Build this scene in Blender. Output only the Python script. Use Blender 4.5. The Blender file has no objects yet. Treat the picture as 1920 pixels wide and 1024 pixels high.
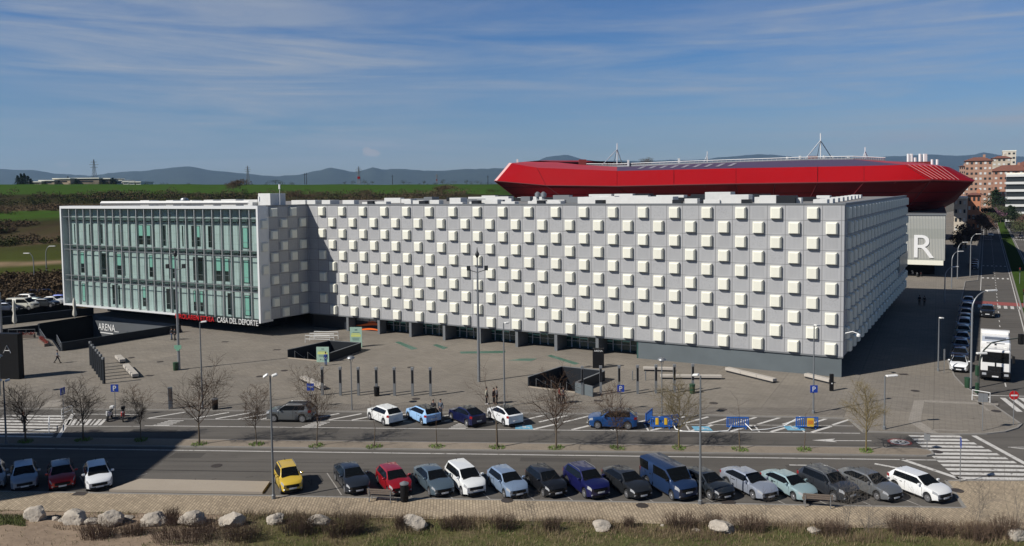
import bpy, bmesh, math, random
from mathutils import Vector, Matrix, noise
from mathutils.geometry import tessellate_polygon
R = math.radians
SC = bpy.context.scene
COL = SC.collection
PI = math.pi

# ------------------------------------------------------------------ camera
EYE = 21.0
FPX, CX, CY = 1493.0, 960.0, 437.0
PITCH, ROLL = math.atan((437 - 355) / 1493.0), 0.0115

def ray(px, py):
    u = (px - CX) / FPX; v = (CY - py) / FPX
    c, n = math.cos(ROLL), math.sin(ROLL)
    u, v = u * c + v * n, -u * n + v * c
    c, n = math.cos(PITCH), math.sin(PITCH)
    return Vector((u, c + v * n, -n + v * c))

def at(px, py, z=0.0):            # the ground point seen there
    d = ray(px, py); t = (z - EYE) / d.z
    return Vector((d.x * t, d.y * t, z))

def far(px, py, y):               # the point seen there at distance y
    d = ray(px, py); t = y / d.y
    return Vector((d.x * t, y, EYE + d.z * t))

def hgt(px, py, p):               # height of something that stands at p
    d = ray(px, py)
    return EYE + d.z * p.y / d.y - p.z

cam = bpy.data.cameras.new('camera'); cam_o = bpy.data.objects.new('camera', cam); COL.objects.link(cam_o)
cam.sensor_fit = 'HORIZONTAL'; cam.sensor_width = 36; cam.lens = FPX / 1920 * 36
cam.shift_y = -75 / 1920.0
cam.clip_start = 0.5; cam.clip_end = 60000
cam_o.matrix_world = Matrix.Translation((0, 0, EYE)) @ Matrix.Rotation(PI / 2 - PITCH, 4, 'X') @ Matrix.Rotation(-ROLL, 4, 'Z')
SC.camera = cam_o

# ------------------------------------------------------------------ mesh builder
class MB:
    def __init__(s):
        s.v = []; s.f = []; s.m = []; s.T = None
    def add(s, vs, fs, m=0):
        b = len(s.v)
        if s.T is not None: vs = [s.T @ Vector(v) for v in vs]
        s.v.extend([tuple(v) for v in vs])
        for f in fs:
            s.f.append(tuple(b + i for i in f)); s.m.append(m)
        return s
    def box(s, x0, x1, y0, y1, z0, z1, m=0):
        vs = [(x0,y0,z0),(x1,y0,z0),(x1,y1,z0),(x0,y1,z0),(x0,y0,z1),(x1,y0,z1),(x1,y1,z1),(x0,y1,z1)]
        return s.add(vs, [(0,3,2,1),(4,5,6,7),(0,1,5,4),(1,2,6,5),(2,3,7,6),(3,0,4,7)], m)
    def bbox(s, x0, x1, y0, y1, z0, z1, b, m=0):   # box with chamfered edges
        bm = bmesh.new(); bmesh.ops.create_cube(bm, size=1)
        for v in bm.verts:
            v.co = Vector((x0 if v.co.x < 0 else x1, y0 if v.co.y < 0 else y1, z0 if v.co.z < 0 else z1))
        bmesh.ops.bevel(bm, geom=bm.edges[:], offset=b, segments=1, affect='EDGES')
        return s.bm(bm, m)
    def bm(s, bm, m=0):
        bm.verts.index_update()
        s.add([v.co.copy() for v in bm.verts], [[v.index for v in f.verts] for f in bm.faces], m)
        bm.free(); return s
    def tube(s, pts, rad, n=8, m=0, cap=True):
        pts = [Vector(p) for p in pts]
        if not hasattr(rad, '__len__'): rad = [rad] * len(pts)
        vs = []; fs = []; k = len(pts); a = None
        for i, p in enumerate(pts):
            t = (pts[min(i+1, k-1)] - pts[max(i-1, 0)]).normalized()
            if a is None or abs(a.dot(t)) > .95:
                a = Vector((1,0,0)) if abs(t.x) < .8 else Vector((0,1,0))
            a = (a - t * a.dot(t)).normalized(); b = t.cross(a)
            for j in range(n):
                w = 2*PI*j/n
                vs.append(p + (a*math.cos(w) + b*math.sin(w)) * rad[i])
        for i in range(k-1):
            for j in range(n):
                j2 = (j+1) % n
                fs.append((i*n+j, i*n+j2, (i+1)*n+j2, (i+1)*n+j))
        if cap and n > 2:
            fs.append(tuple(range(n-1, -1, -1))); fs.append(tuple((k-1)*n + j for j in range(n)))
        return s.add(vs, fs, m)
    def lathe(s, prof, n=16, m=0, c=(0,0,0)):      # (r, z) profile round z
        vs = []; fs = []; k = len(prof)
        for r, z in prof:
            for j in range(n):
                w = 2*PI*j/n; vs.append((c[0]+r*math.cos(w), c[1]+r*math.sin(w), c[2]+z))
        for i in range(k-1):
            for j in range(n):
                j2 = (j+1) % n; fs.append((i*n+j, i*n+j2, (i+1)*n+j2, (i+1)*n+j))
        fs.append(tuple(range(n-1, -1, -1))); fs.append(tuple((k-1)*n+j for j in range(n)))
        return s.add(vs, fs, m)
    def prism(s, poly, z0, z1, m=0):
        n = len(poly); vs = [(p[0],p[1],z0) for p in poly] + [(p[0],p[1],z1) for p in poly]
        if sum(poly[i][0]*poly[(i+1)%n][1]-poly[(i+1)%n][0]*poly[i][1] for i in range(n)) < 0:
            vs = [(p[0],p[1],z0) for p in poly[::-1]] + [(p[0],p[1],z1) for p in poly[::-1]]
        fs = [tuple(range(n-1,-1,-1)), tuple(range(n, 2*n))]
        fs += [(i, (i+1)%n, n+(i+1)%n, n+i) for i in range(n)]
        return s.add(vs, fs, m)
    def sheet(s, poly, z, m=0, holes=()):
        loops = [[Vector((p[0],p[1],0)) for p in l] for l in [poly] + list(holes)]
        tris = tessellate_polygon(loops); vs = [v for l in loops for v in l]; out = []
        for t in tris:
            a, b, c = [vs[i] for i in t]
            out.append(t if (b-a).cross(c-a).z > 0 else (t[0], t[2], t[1]))
        return s.add([(v.x, v.y, z) for v in vs], out, m)
    def line(s, a, b, w, z, m=0, ea=None):         # a painted stripe from a to b
        a = Vector(a[:2]); b = Vector(b[:2]); d = (b-a).normalized(); n = Vector((-d.y, d.x)) * w/2
        return s.add([(p.x,p.y,z) for p in (a-n, b-n, b+n, a+n)], [(0,1,2,3)], m)
    def mesh(s, name, mats, smooth=None):
        me = bpy.data.meshes.new(name); me.from_pydata(s.v, [], s.f)
        for mt in (mats if isinstance(mats, (list, tuple)) else [mats]): me.materials.append(mt)
        if any(s.m): me.polygons.foreach_set('material_index', s.m)
        if smooth is not None:
            me.polygons.foreach_set('use_smooth', [True]*len(me.polygons))
            if smooth < 179: me.set_sharp_from_angle(angle=R(smooth))
        me.update(); return me
    def build(s, name, mats, parent=None, smooth=None, loc=None, rz=None):
        return link(name, s.mesh(name, mats, smooth), parent, loc, rz)

def link(name, me, parent=None, loc=None, rz=None):
    o = bpy.data.objects.new(name, me); COL.objects.link(o)
    if parent: o.parent = parent
    if loc is not None: o.location = loc
    if rz is not None: o.rotation_euler = (0, 0, rz)
    return o

def tag(o, label=None, cat=None, group=None, kind=None):
    if label: o['label'] = label
    if cat: o['category'] = cat
    if group: o['group'] = group
    if kind: o['kind'] = kind
    return o

def thing(name, label, cat, loc=(0,0,0), rz=0.0, group=None):
    o = bpy.data.objects.new(name, None); COL.objects.link(o)
    o.empty_display_size = .3; o.location = loc; o.rotation_euler = (0, 0, rz)
    return tag(o, label, cat, group)

def struct(o): o['kind'] = 'structure'; return o

def dup(o, loc=None, rz=None, label=None, parent=None):
    c = o.copy(); COL.objects.link(c)
    if parent: c.parent = parent
    for ch in list(o.children): dup(ch, parent=c)
    if loc is not None: c.location = loc
    if rz is not None: c.rotation_euler = (0, 0, rz)
    if label: c['label'] = label
    return c

# ------------------------------------------------------------------ materials
def sl(r, g, b):                                   # 8 bit picture colour to linear
    f = lambda c: (c/255/12.92) if c/255 <= .04045 else ((c/255+.055)/1.055)**2.4
    return (f(r), f(g), f(b))

class NT:
    def __init__(s, tree): s.t = tree; s.L = tree.links
    def n(s, typ, **kw):
        nd = s.t.nodes.new(typ)
        for k, v in kw.items():
            if k.startswith('i_'):
                key = k[2:].replace('_', ' ')
                nd.inputs[int(key) if key.isdigit() else key].default_value = v
            else: setattr(nd, k, v)
        return nd
    def link(s, a, b): s.L.new(a, b)
    def math(s, op, a, b=None, c=None):
        nd = s.n('ShaderNodeMath', operation=op)
        for i, x in enumerate((a, b, c)):
            if x is None: continue
            if isinstance(x, (int, float)): nd.inputs[i].default_value = x
            else: s.link(x, nd.inputs[i])
        return nd.outputs[0]
    def mix(s, f, a, b, blend='MIX'):
        nd = s.n('ShaderNodeMix', data_type='RGBA', blend_type=blend)
        for sock, x in ((nd.inputs[0], f), (nd.inputs[6], a), (nd.inputs[7], b)):
            if isinstance(x, (int, float)): sock.default_value = x
            elif isinstance(x, (tuple, list)): sock.default_value = (*x[:3], 1)
            else: s.link(x, sock)
        return nd.outputs[2]
    def ramp(s, f, stops):
        nd = s.n('ShaderNodeValToRGB'); cr = nd.color_ramp
        while len(cr.elements) > 1: cr.elements.remove(cr.elements[-1])
        for i, (p, c) in enumerate(stops):
            e = cr.elements[0] if i == 0 else cr.elements.new(p)
            e.position = p; e.color = (*c, 1) if len(c) == 3 else c
        s.link(f, nd.inputs[0]); return nd.outputs[0]
    def noise(s, vec, scale, detail=4, rough=.55, **kw):
        nd = s.n('ShaderNodeTexNoise', **kw); nd.inputs['Scale'].default_value = scale
        nd.inputs['Detail'].default_value = detail; nd.inputs['Roughness'].default_value = rough
        if vec is not None: s.link(vec, nd.inputs['Vector'])
        return nd.outputs['Fac']
    def bump(s, h, st, dist=.05):
        nd = s.n('ShaderNodeBump'); nd.inputs['Strength'].default_value = st; nd.inputs['Distance'].default_value = dist
        s.link(h, nd.inputs['Height']); return nd.outputs[0]

def mat(name, col, rough=.6, metal=0., var=.0, vscale=2., bump=0., bscale=20., coat=0., spec=.5, build=None):
    m = bpy.data.materials.new(name); m.use_nodes = True
    t = NT(m.node_tree); b = m.node_tree.nodes['Principled BSDF']
    b.inputs['Base Color'].default_value = (*col, 1); b.inputs['Roughness'].default_value = rough
    b.inputs['Metallic'].default_value = metal; b.inputs['Coat Weight'].default_value = coat
    b.inputs['Specular IOR Level'].default_value = spec
    m.diffuse_color = (*col, 1)
    tc = t.n('ShaderNodeTexCoord').outputs['Object']
    if var:
        f = t.noise(tc, vscale, 5, .6)
        c = t.mix(f, tuple(max(0, x*(1-var)) for x in col), tuple(min(1, x*(1+var)) for x in col))
        t.link(c, b.inputs['Base Color'])
    if bump: t.link(t.bump(t.noise(tc, bscale, 4), bump), b.inputs['Normal'])
    if build: build(t, b, tc)
    return m

MT = {}
MT['steel'] = mat('galvanised_steel', (.30,.31,.32), .45, .6, .12, 3)
MT['greymetal'] = mat('grey_painted_metal', (.17,.18,.19), .5, .2, .1, 3)
MT['darkmetal'] = mat('dark_painted_metal', (.025,.028,.03), .5, .1, .2, 4)
MT['black'] = mat('black_plastic', (.012,.012,.013), .5, spec=.15)
MT['rubber'] = mat('tyre_rubber', (.014,.014,.015), .8)
MT['alloy'] = mat('alloy_rim', (.26,.26,.27), .35, .6)
MT['carglass'] = mat('car_window_glass', (.006,.007,.008), .05, 0, spec=.28)
MT['lampglass'] = mat('headlight_lens', (.45,.47,.5), .12, .25, spec=.8)
MT['redlens'] = mat('tail_light_lens', (.25,.01,.012), .15)
MT['plate'] = mat('number_plate_white', (.62,.63,.64), .5)
MT['white'] = mat('white_paint', (.75,.75,.74), .45, var=.06, vscale=2)
MT['lampwhite'] = mat('lamp_cover_white', (.72,.71,.68), .4)
MT['roofwhite'] = mat('roof_unit_white_metal', (.62,.62,.60), .55, 0, .10, 1.5)
MT['roofgrey'] = mat('roof_gravel_grey', (.22,.21,.20), .9, 0, .25, 1.2)
def bld_cream(t, b, tc):
    rn = t.n('ShaderNodeObjectInfo').outputs['Random']; st = t.n('ShaderNodeMapping'); st.inputs['Scale'].default_value = (5, 5, .7); t.link(tc, st.inputs[0])
    k = t.math('ADD', t.math('MULTIPLY', rn, .06), t.math('ADD', .90, t.math('MULTIPLY', t.noise(st.outputs[0], 1, 4, .6), .13)))
    vm = t.n('ShaderNodeVectorMath', operation='SCALE'); vm.inputs[0].default_value = (.78,.765,.655); t.link(k, vm.inputs['Scale']); t.link(vm.outputs[0], b.inputs['Base Color'])
MT['cream'] = mat('cream_panel', (.78,.765,.655), .45, build=bld_cream)
MT['concrete'] = mat('plinth_concrete', (.105,.125,.135), .75, 0, .28, .35, .1, 6)
MT['darkclad'] = mat('dark_grey_cladding', (.022,.025,.030), .5, .1, .15, 1, spec=.15)
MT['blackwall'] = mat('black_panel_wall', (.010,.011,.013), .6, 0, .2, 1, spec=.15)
MT['stone'] = mat('pale_bench_stone', (.42,.385,.34), .85, 0, .15, 3, .15, 25)
MT['wood'] = mat('weathered_wood', (.16,.125,.10), .75, 0, .25, 6)
MT['blue'] = mat('blue_sign', (.012,.05,.32), .45)
MT['red'] = mat('red_sign', (.48,.012,.015), .45)
MT['green'] = mat('green_plastic', (.02,.06,.03), .5)
MT['yellow'] = mat('yellow_plastic', (.70,.44,.03), .5)
MT['barrier'] = mat('blue_plastic', (.015,.10,.38), .45)
def bld_paint(t, b, tc):
    n_ = t.noise(tc, 2.6, 9, .72); k = t.ramp(n_, [(.34, (0,0,0)), (.46, (1,1,1))]); m_ = t.noise(tc, .5, 3, .6)
    c = t.mix(t.math('MULTIPLY', k, t.math('ADD', .72, t.math('MULTIPLY', m_, .4))), (.14,.13,.12), (.60,.58,.55)); t.link(c, b.inputs['Base Color'])
MT['roadpaint'] = mat('road_marking_white', (.60,.58,.55), .8, build=bld_paint, spec=.15)
MT['bayline'] = mat('worn_bay_line', (.33,.31,.285), .9, 0, .3, 1.2, spec=.1)
MT['roadblue'] = mat('road_marking_blue', (.14,.36,.50), .8, 0, .14, 1.5)
MT['roadred'] = mat('road_marking_red', (.28,.07,.06), .85, 0, .2, 1.2)
MT['greenstrip'] = mat('green_floor_strip', (.07,.15,.11), .35, 0, .25, 2)
MT['kerb'] = mat('kerb_stone', (.24,.225,.205), .85, 0, .15, 1.5)
MT['rock'] = mat('pale_limestone', (.40,.355,.30), .95, 0, .38, 3.2, 1.0, 6, spec=.1)
MT['bark'] = mat('tree_bark', (.105,.078,.052), .9, 0, .35, 5)
MT['twig'] = mat('bare_twig', (.080,.052,.036), .9, 0, .3, 3, spec=.1)
MT['moss'] = mat('lichen_bark', (.15,.115,.05), .9, 0, .35, 5)
MT['conifer'] = mat('conifer_needles', (.022,.036,.020), .9, 0, .4, .3, spec=0)
MT['scrubbrown'] = mat('brown_scrub_twigs', (.098,.070,.044), .95, 0, .45, .15, spec=0)
MT['scrubgreen'] = mat('olive_scrub_leaves', (.052,.058,.022), .95, 0, .5, .12, spec=0)
MT['skin'] = mat('skin', (.42,.24,.17), .6)
MT['manhole'] = mat('iron_manhole', (.055,.045,.04), .7, .2, .2, 8)

AX_S = R(-4.2)                                       # street axis
AX_B = R(28.13)                                      # building axis
def ground_mat(name, c1, c2, rough=.9, s1=.5, s2=9, brick=None, rot=0., bump=.1, stain=0, grid=None, streak=0):
    def bld(t, b, tc):
        big = t.noise(tc, s1*.18, 3, .6); mid = t.noise(tc, s1, 5, .65); fine = t.noise(tc, s2, 3, .7)
        f = t.math('ADD', t.math('MULTIPLY', big, .55), t.math('ADD', t.math('MULTIPLY', mid, .3), t.math('MULTIPLY', fine, .3)))
        col = t.mix(t.math('SUBTRACT', t.math('MULTIPLY', f, 1.9), .6), c1, c2)
        h = fine
        if brick:
            w, hh, mort, amt, amt2 = brick
            mp = t.n('ShaderNodeMapping'); mp.inputs['Rotation'].default_value = (0, 0, rot); t.link(tc, mp.inputs[0])
            br = t.n('ShaderNodeTexBrick'); t.link(mp.outputs[0], br.inputs[0])
            br.inputs['Scale'].default_value = 1; br.inputs['Brick Width'].default_value = w; br.inputs['Row Height'].default_value = hh
            br.inputs['Mortar Size'].default_value = mort; br.inputs['Mortar Smooth'].default_value = .3; br.inputs['Bias'].default_value = 0
            br.inputs['Color1'].default_value = (1-amt2,)*3 + (1,); br.inputs['Color2'].default_value = (1+amt2*.6,)*3 + (1,)
            br.inputs['Mortar'].default_value = (1-amt,)*3 + (1,)
            col = t.mix(1., col, br.outputs['Color'], 'MULTIPLY')
        if grid:
            mp = t.n('ShaderNodeMapping'); mp.inputs['Rotation'].default_value = (0, 0, rot); t.link(tc, mp.inputs[0])
            br = t.n('ShaderNodeTexBrick', offset=0); t.link(mp.outputs[0], br.inputs[0]); br.inputs['Scale'].default_value = 1
            br.inputs['Brick Width'].default_value = grid[0]; br.inputs['Row Height'].default_value = grid[1]; br.inputs['Mortar Size'].default_value = .05; br.inputs['Bias'].default_value = 0
            br.inputs['Color1'].default_value = (.94,.94,.94,1); br.inputs['Color2'].default_value = (1.06,1.05,1.03,1); br.inputs['Mortar'].default_value = (grid[2],)*3 + (1,)
            col = t.mix(1., col, br.outputs['Color'], 'MULTIPLY')
        if streak:
            mp = t.n('ShaderNodeMapping'); mp.inputs['Rotation'].default_value = (0, 0, -AX_S); mp.inputs['Scale'].default_value = (.035, 1.1, 1); t.link(tc, mp.inputs[0])
            k = t.ramp(t.noise(mp.outputs[0], 1, 4, .6), [(.32, (1-streak,)*3), (.68, (1+streak,)*3)]); col = t.mix(1., col, k, 'MULTIPLY')
        if stain:
            k = t.ramp(t.noise(tc, .42, 6, .72), [(.30, (1-stain,)*3), (.40, (1,)*3), (.66, (1,)*3), (.74, (1+stain*.5,)*3)]); col = t.mix(1., col, k, 'MULTIPLY')
        t.link(col, b.inputs['Base Color'])
        if bump: t.link(t.bump(h, bump, .02), b.inputs['Normal'])
    return mat(name, c1, rough, build=bld, spec=.12)

MT['plaza'] = ground_mat('plaza_setts', (.178,.159,.136), (.274,.246,.211), .85, .35, 5, (.9,.30,.022,.35,.10), AX_B, .08, stain=.22, grid=(7.2,5.4,.84))
MT['pave2'] = ground_mat('plaza_setts_rough', (.142,.127,.110), (.24,.215,.187), .85, .6, 6, (.5,.25,.03,.4,.16), AX_S, .1, stain=.2)
MT['asphalt'] = ground_mat('asphalt', (.082,.076,.069), (.142,.130,.117), .9, .25, 7, stain=.2, streak=.14)
MT['asphalt2'] = ground_mat('worn_asphalt', (.105,.097,.088), (.175,.160,.142), .9, .4, 8)
MT['median'] = ground_mat('median_gravel_paving', (.14,.118,.095), (.34,.285,.225), .95, .6, 6, stain=.25)
MT['brick'] = ground_mat('brick_paving', (.275,.217,.155), (.51,.415,.295), .9, .5, 4, (.40,.20,.032,.42,.20), R(86), .1, stain=.14)
MT['ramp'] = ground_mat('pale_concrete', (.30,.255,.205), (.40,.345,.28), .9, .4, 5)
MT['soil'] = ground_mat('dry_soil', (.20,.155,.115), (.36,.29,.225), .95, .7, 6)
MT['strip'] = ground_mat('pale_paving_strip', (.24,.215,.19), (.34,.31,.27), .9, .8, 6, (.4,.4,.02,.25,.08), AX_B, .05)

# ------------------------------------------------------------------ sky and sun
SUN_AZ, SUN_EL = 242.6, 39.2
w = bpy.data.worlds.new('World'); SC.world = w; w.use_nodes = True
t = NT(w.node_tree); bg = w.node_tree.nodes['Background']
sky = t.n('ShaderNodeTexSky', sky_type='NISHITA', sun_disc=False, sun_elevation=R(SUN_EL), sun_rotation=R(SUN_AZ),
          altitude=450, air_density=1.0, dust_density=.3, ozone_density=3.0)
g = t.n('ShaderNodeTexCoord').outputs['Generated']
sp = t.n('ShaderNodeSeparateXYZ'); t.link(g, sp.inputs[0])
hs = t.n('ShaderNodeHueSaturation'); hs.inputs['Saturation'].default_value = 1.0; 
gain = t.ramp(sp.outputs[2], [(.0,(1.0,1.06,1.20)), (.07,(.90,1.08,1.32)), (.16,(.60,1.02,1.48)), (.34,(.40,.90,1.56)), (.55,(.42,.50,.58))])
t.link(t.mix(1., sky.outputs[0], gain, 'MULTIPLY'), hs.inputs['Color'])
mp = t.n('ShaderNodeMapping'); t.link(g, mp.inputs[0]); mp.inputs['Rotation'].default_value = (R(1.5), R(-3), 0); mp.inputs['Scale'].default_value = (1.3, 1.3, 19)
n1 = t.n('ShaderNodeTexNoise'); t.link(mp.outputs[0], n1.inputs['Vector'])
n1.inputs['Scale'].default_value = 1.25; n1.inputs['Detail'].default_value = 12; n1.inputs['Roughness'].default_value = .63; n1.inputs['Distortion'].default_value = .9
mp2 = t.n('ShaderNodeMapping'); t.link(g, mp2.inputs[0]); mp2.inputs['Scale'].default_value = (1.2, 1.2, 4.5); mp2.inputs['Location'].default_value = (2.1, .7, .3)
n2 = t.noise(mp2.outputs[0], 1.3, 4, .5)
cl = t.math('MULTIPLY', t.ramp(n1.outputs['Fac'], [(.42, (0,0,0)), (.55, (.4,)*3), (.68, (1,1,1))]), t.ramp(n2, [(.30, (.12,)*3), (.62, (1,1,1))]))
fine = t.n('ShaderNodeMapping'); fine.inputs['Scale'].default_value = (5, 5, 42); fine.inputs['Rotation'].default_value = (0, R(4), 0); t.link(g, fine.inputs[0])
fn_ = t.ramp(t.noise(fine.outputs[0], 1.6, 8, .62, ), [(.46,(0,0,0)),(.75,(1,1,1))])
cl = t.math('ADD', cl, t.math('MULTIPLY', fn_, t.math('ADD', .10, t.math('MULTIPLY', n2, .28))))
band = t.ramp(sp.outputs[2], [(.0, (.35,)*3), (.05, (.8,)*3), (.13, (1,)*3), (.24, (.55,)*3), (.36, (.22,)*3), (.55, (0,)*3)])
cl = t.math('MULTIPLY', t.math('MULTIPLY', cl, band), 1.0)
skyc = t.mix(cl, hs.outputs[0], (7.4, 7.9, 8.7))
def puff(px, py, wx, wz, amt):                       # a small far cumulus
    global skyc
    d = ray(px, py).normalized()
    nn = t.noise(g, 90, 5, .6)
    dx = t.math('DIVIDE', t.math('SUBTRACT', sp.outputs[0], d.x), wx); dz = t.math('DIVIDE', t.math('SUBTRACT', sp.outputs[2], d.z), wz)
    r2 = t.math('ADD', t.math('MULTIPLY', dx, dx), t.math('MULTIPLY', dz, dz))
    f = t.math('SUBTRACT', t.math('ADD', .55, t.math('MULTIPLY', nn, 1.1)), r2)
    f = t.ramp(f, [(.25,(0,0,0)), (.75,(1,1,1))])
    f = t.math('MULTIPLY', t.math('MULTIPLY', f, t.math('GREATER_THAN', sp.outputs[1], 0.)), amt)
    skyc = t.mix(f, skyc, (8.6, 8.3, 8.2))
puff(698, 287, .013, .0055, .85); puff(688, 282, .006, .005, .8); puff(118, 308, .008, .004, .25)
t.link(skyc, bg.inputs[0]); bg.inputs[1].default_value = .05
sun = bpy.data.lights.new('sun', 'SUN'); sun.energy = 5.0; sun.angle = R(.53); sun.color = (1, .955, .88)
so = bpy.data.objects.new('sun', sun); COL.objects.link(so)
sd = Vector((math.sin(R(SUN_AZ))*math.cos(R(SUN_EL)), math.cos(R(SUN_AZ))*math.cos(R(SUN_EL)), math.sin(R(SUN_EL))))
so.rotation_euler = sd.to_track_quat('Z', 'Y').to_euler(); so.location = (-60, -30, 80)
vs = SC.view_settings; vs.view_transform = 'Standard'; vs.look = 'None'; vs.gamma = 1; vs.exposure = .10
SC.render.engine = 'CYCLES'
cy = SC.cycles; cy.use_denoising = True; cy.max_bounces = 6; cy.diffuse_bounces = 2; cy.glossy_bounces = 3
cy.transparent_max_bounces = 12; cy.transmission_bounces = 4; cy.volume_bounces = 0; cy.sample_clamp_indirect = 4; cy.caustics_reflective = False; cy.caustics_refractive = False
# ------------------------------------------------------------------ arena
rnd = random.Random(5)
PZ = .1                                              # plaza level above the road
ZB, ZT = 2.38, 18.93
pC, pK, pW, pL, pF = Vector((35.83,85.69)), Vector((-31.11,121.49)), Vector((-36.45,114.19)), Vector((-76.61,135.64)), Vector((71.85,145.0))
dEX = (pK-pC).normalized(); dIN = Vector((-dEX.y, dEX.x)) * -1     # along the facade, into the building
if dIN.y < 0: dIN = -dIN
pLB = pL + Vector((.47,.883))*62; pFB = pF

def fcol(name, base, style):
    def bld(t, b, tc):
        sp = t.n('ShaderNodeSeparateXYZ'); t.link(tc, sp.inputs[0]); x, z = sp.outputs[0], sp.outputs[2]
        cw, c0, ch, r0 = style
        u = t.math('DIVIDE', t.math('SUBTRACT', x, c0), cw); v = t.math('DIVIDE', t.math('SUBTRACT', z, r0), ch)
        iu, iv = t.math('FLOOR', u), t.math('FLOOR', v); fu, fv = t.math('FRACT', u), t.math('FRACT', v)
        cb = t.n('ShaderNodeCombineXYZ'); t.link(iu, cb.inputs[0]); t.link(iv, cb.inputs[1])
        wn = t.n('ShaderNodeTexWhiteNoise', noise_dimensions='2D'); t.link(cb.outputs[0], wn.inputs['Vector'])
        def edge(f, wd):
            return t.math('MAXIMUM', t.math('LESS_THAN', f, wd), t.math('GREATER_THAN', f, 1-wd))
        joint = t.math('MAXIMUM', edge(fu, .018), edge(fv, .02))
        inner = t.math('MULTIPLY', t.math('MULTIPLY', t.math('GREATER_THAN', fu, .15), t.math('LESS_THAN', fu, .85)),
                       t.math('MULTIPLY', t.math('GREATER_THAN', fv, .12), t.math('LESS_THAN', fv, .88)))
        rib = t.math('MULTIPLY', t.math('GREATER_THAN', t.math('FRACT', t.math('MULTIPLY', x, 7.2)), .5), t.math('GREATER_THAN', t.math('FRACT', t.math('MULTIPLY', z, 9)), .25))
        vor = t.n('ShaderNodeTexVoronoi'); vor.inputs['Scale'].default_value = 6.5; t.link(tc, vor.inputs['Vector'])
        dots = t.math('LESS_THAN', vor.outputs['Distance'], .34)
        style_r = t.math('LESS_THAN', wn.outputs['Value'], .48)
        pat = t.math('MULTIPLY', inner, t.math('ADD', t.math('MULTIPLY', rib, style_r), t.math('MULTIPLY', dots, t.math('SUBTRACT', 1., style_r))))
        wn2 = t.n('ShaderNodeTexWhiteNoise', noise_dimensions='3D'); t.link(cb.outputs[0], wn2.inputs['Vector'])
        tone = t.math('ADD', .965, t.math('MULTIPLY', wn2.outputs['Value'], .07))
        smp = t.n('ShaderNodeMapping'); smp.inputs['Scale'].default_value = (2.2, 2.2, .22); t.link(tc, smp.inputs[0])
        dirt = t.math('ADD', .88, t.math('ADD', t.math('MULTIPLY', t.noise(tc, .5, 5, .6), .12), t.math('MULTIPLY', t.noise(smp.outputs[0], 1., 4, .6), .12)))
        k = t.math('MULTIPLY', t.math('MULTIPLY', tone, dirt), t.math('SUBTRACT', 1., t.math('ADD', t.math('MULTIPLY', pat, .17), t.math('MULTIPLY', joint, .5))))
        vm = t.n('ShaderNodeVectorMath', operation='SCALE'); vm.inputs[0].default_value = base; t.link(k, vm.inputs['Scale'])
        t.link(vm.outputs[0], b.inputs['Base Color'])
    return mat(name, base, .55, build=bld)

arena = thing('arena_building', 'long grey panelled sports arena with cream box windows and a glass office wing', 'building')
CH = (ZT - ZB - .06) / 10.0
sub = lambda a: (a[0], a[1], 0)

def cushion(m):
    vs_ = []
    for w_, h_, lo, y in ((.60,.64,-.64,0),(.60,.64,-.64,.26),(.585,.625,-.64,.29),(.45,.50,-.62,.44),(.43,.48,-.60,.45)): vs_ += [(-w_,y,lo),(w_,y,lo),(w_,y,h_),(-w_,y,h_)]
    m.add(vs_, [(4*k+i, 4*k+4+i, 4*k+4+(i+1)%4, 4*k+(i+1)%4) for k in range(4) for i in range(4)] + [(19,18,17,16)]); return m
boxm = cushion(MB()); boxm_me = boxm.mesh('box_window', MT['cream'])
rest = MB()
count = 0
def panel_wall(name, a, b, cw, c0, parity, boxes, maxpart=0, base=(.372,.374,.382), z0=ZB, z1=ZT, skip=None):
    global count
    d = b - a; Ln = d.length; rz = math.atan2(d.y, d.x)
    m = MB(); m.box(0, Ln, -.35, 0, z0, z1)
    o = m.build(name, fcol(name + '_panels', base, (cw, c0, CH, ZB)), arena, loc=(a.x, a.y, 0), rz=rz)
    M = Matrix.Translation((a.x, a.y, 0)) @ Matrix.Rotation(rz, 4, 'Z')
    n = int((Ln - c0) / cw + .01)
    for k in range(-1 if c0 > 1.5 else 0, n):
        for r in range(10):
            if (k + r + parity) % 2: continue
            x = c0 + cw*(k+.5); z = ZT - .06 - CH*(r+.5)
            if x < .8 or x > Ln - .7 or (skip and skip(x, z)): continue
            if boxes and count < maxpart:
                bo = link('box_window', boxm_me, arena, loc=M @ Vector((x, 0, z)), rz=rz); count += 1
            elif boxes:
                rest.T = M @ Matrix.Translation((x, 0, z))
                cushion(rest)
    return M, Ln

Mm, Lm = panel_wall('front_facade', pC, pK, 1.94, 2.23, 0, True, 100)
Mw, Lw = panel_wall('wing_facade', pK, pW, 1.745, .30, 1, True)
Mr, Lr = panel_wall('side_facade', pF, pC, 1.59, .3, 0, True, skip=lambda x, z: 1.5 < x < 16 and 5.6 < z < 9.4)
rest.T = None
tag(rest.build('box_window', MT['cream'], arena), kind='stuff')
# window strip and wall lamp on the side facade
m = MB(); m.T = Mr; m.box(1.8, 15.6, 0, .5, 6.4, 9.1); m.build('glazed_strip', mat('painted_reflection_glass', (.42,.43,.40), .25, .1, .15, .5), arena)  # pale base colour paints the reflection in this glazing
m = MB(); m.T = Mr; m.tube([(Lr-.3,0,4.9),(Lr-.3,.9,5.2),(Lr-.3,1.5,5.0)], .05, 6); m.lathe([(.0,-.35),(.2,-.3),(.22,-.12),(.1,0)], 10, 0, (Lr-.3,1.5,5.0))
m.build('wall_lamp', MT['white'], arena)
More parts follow.
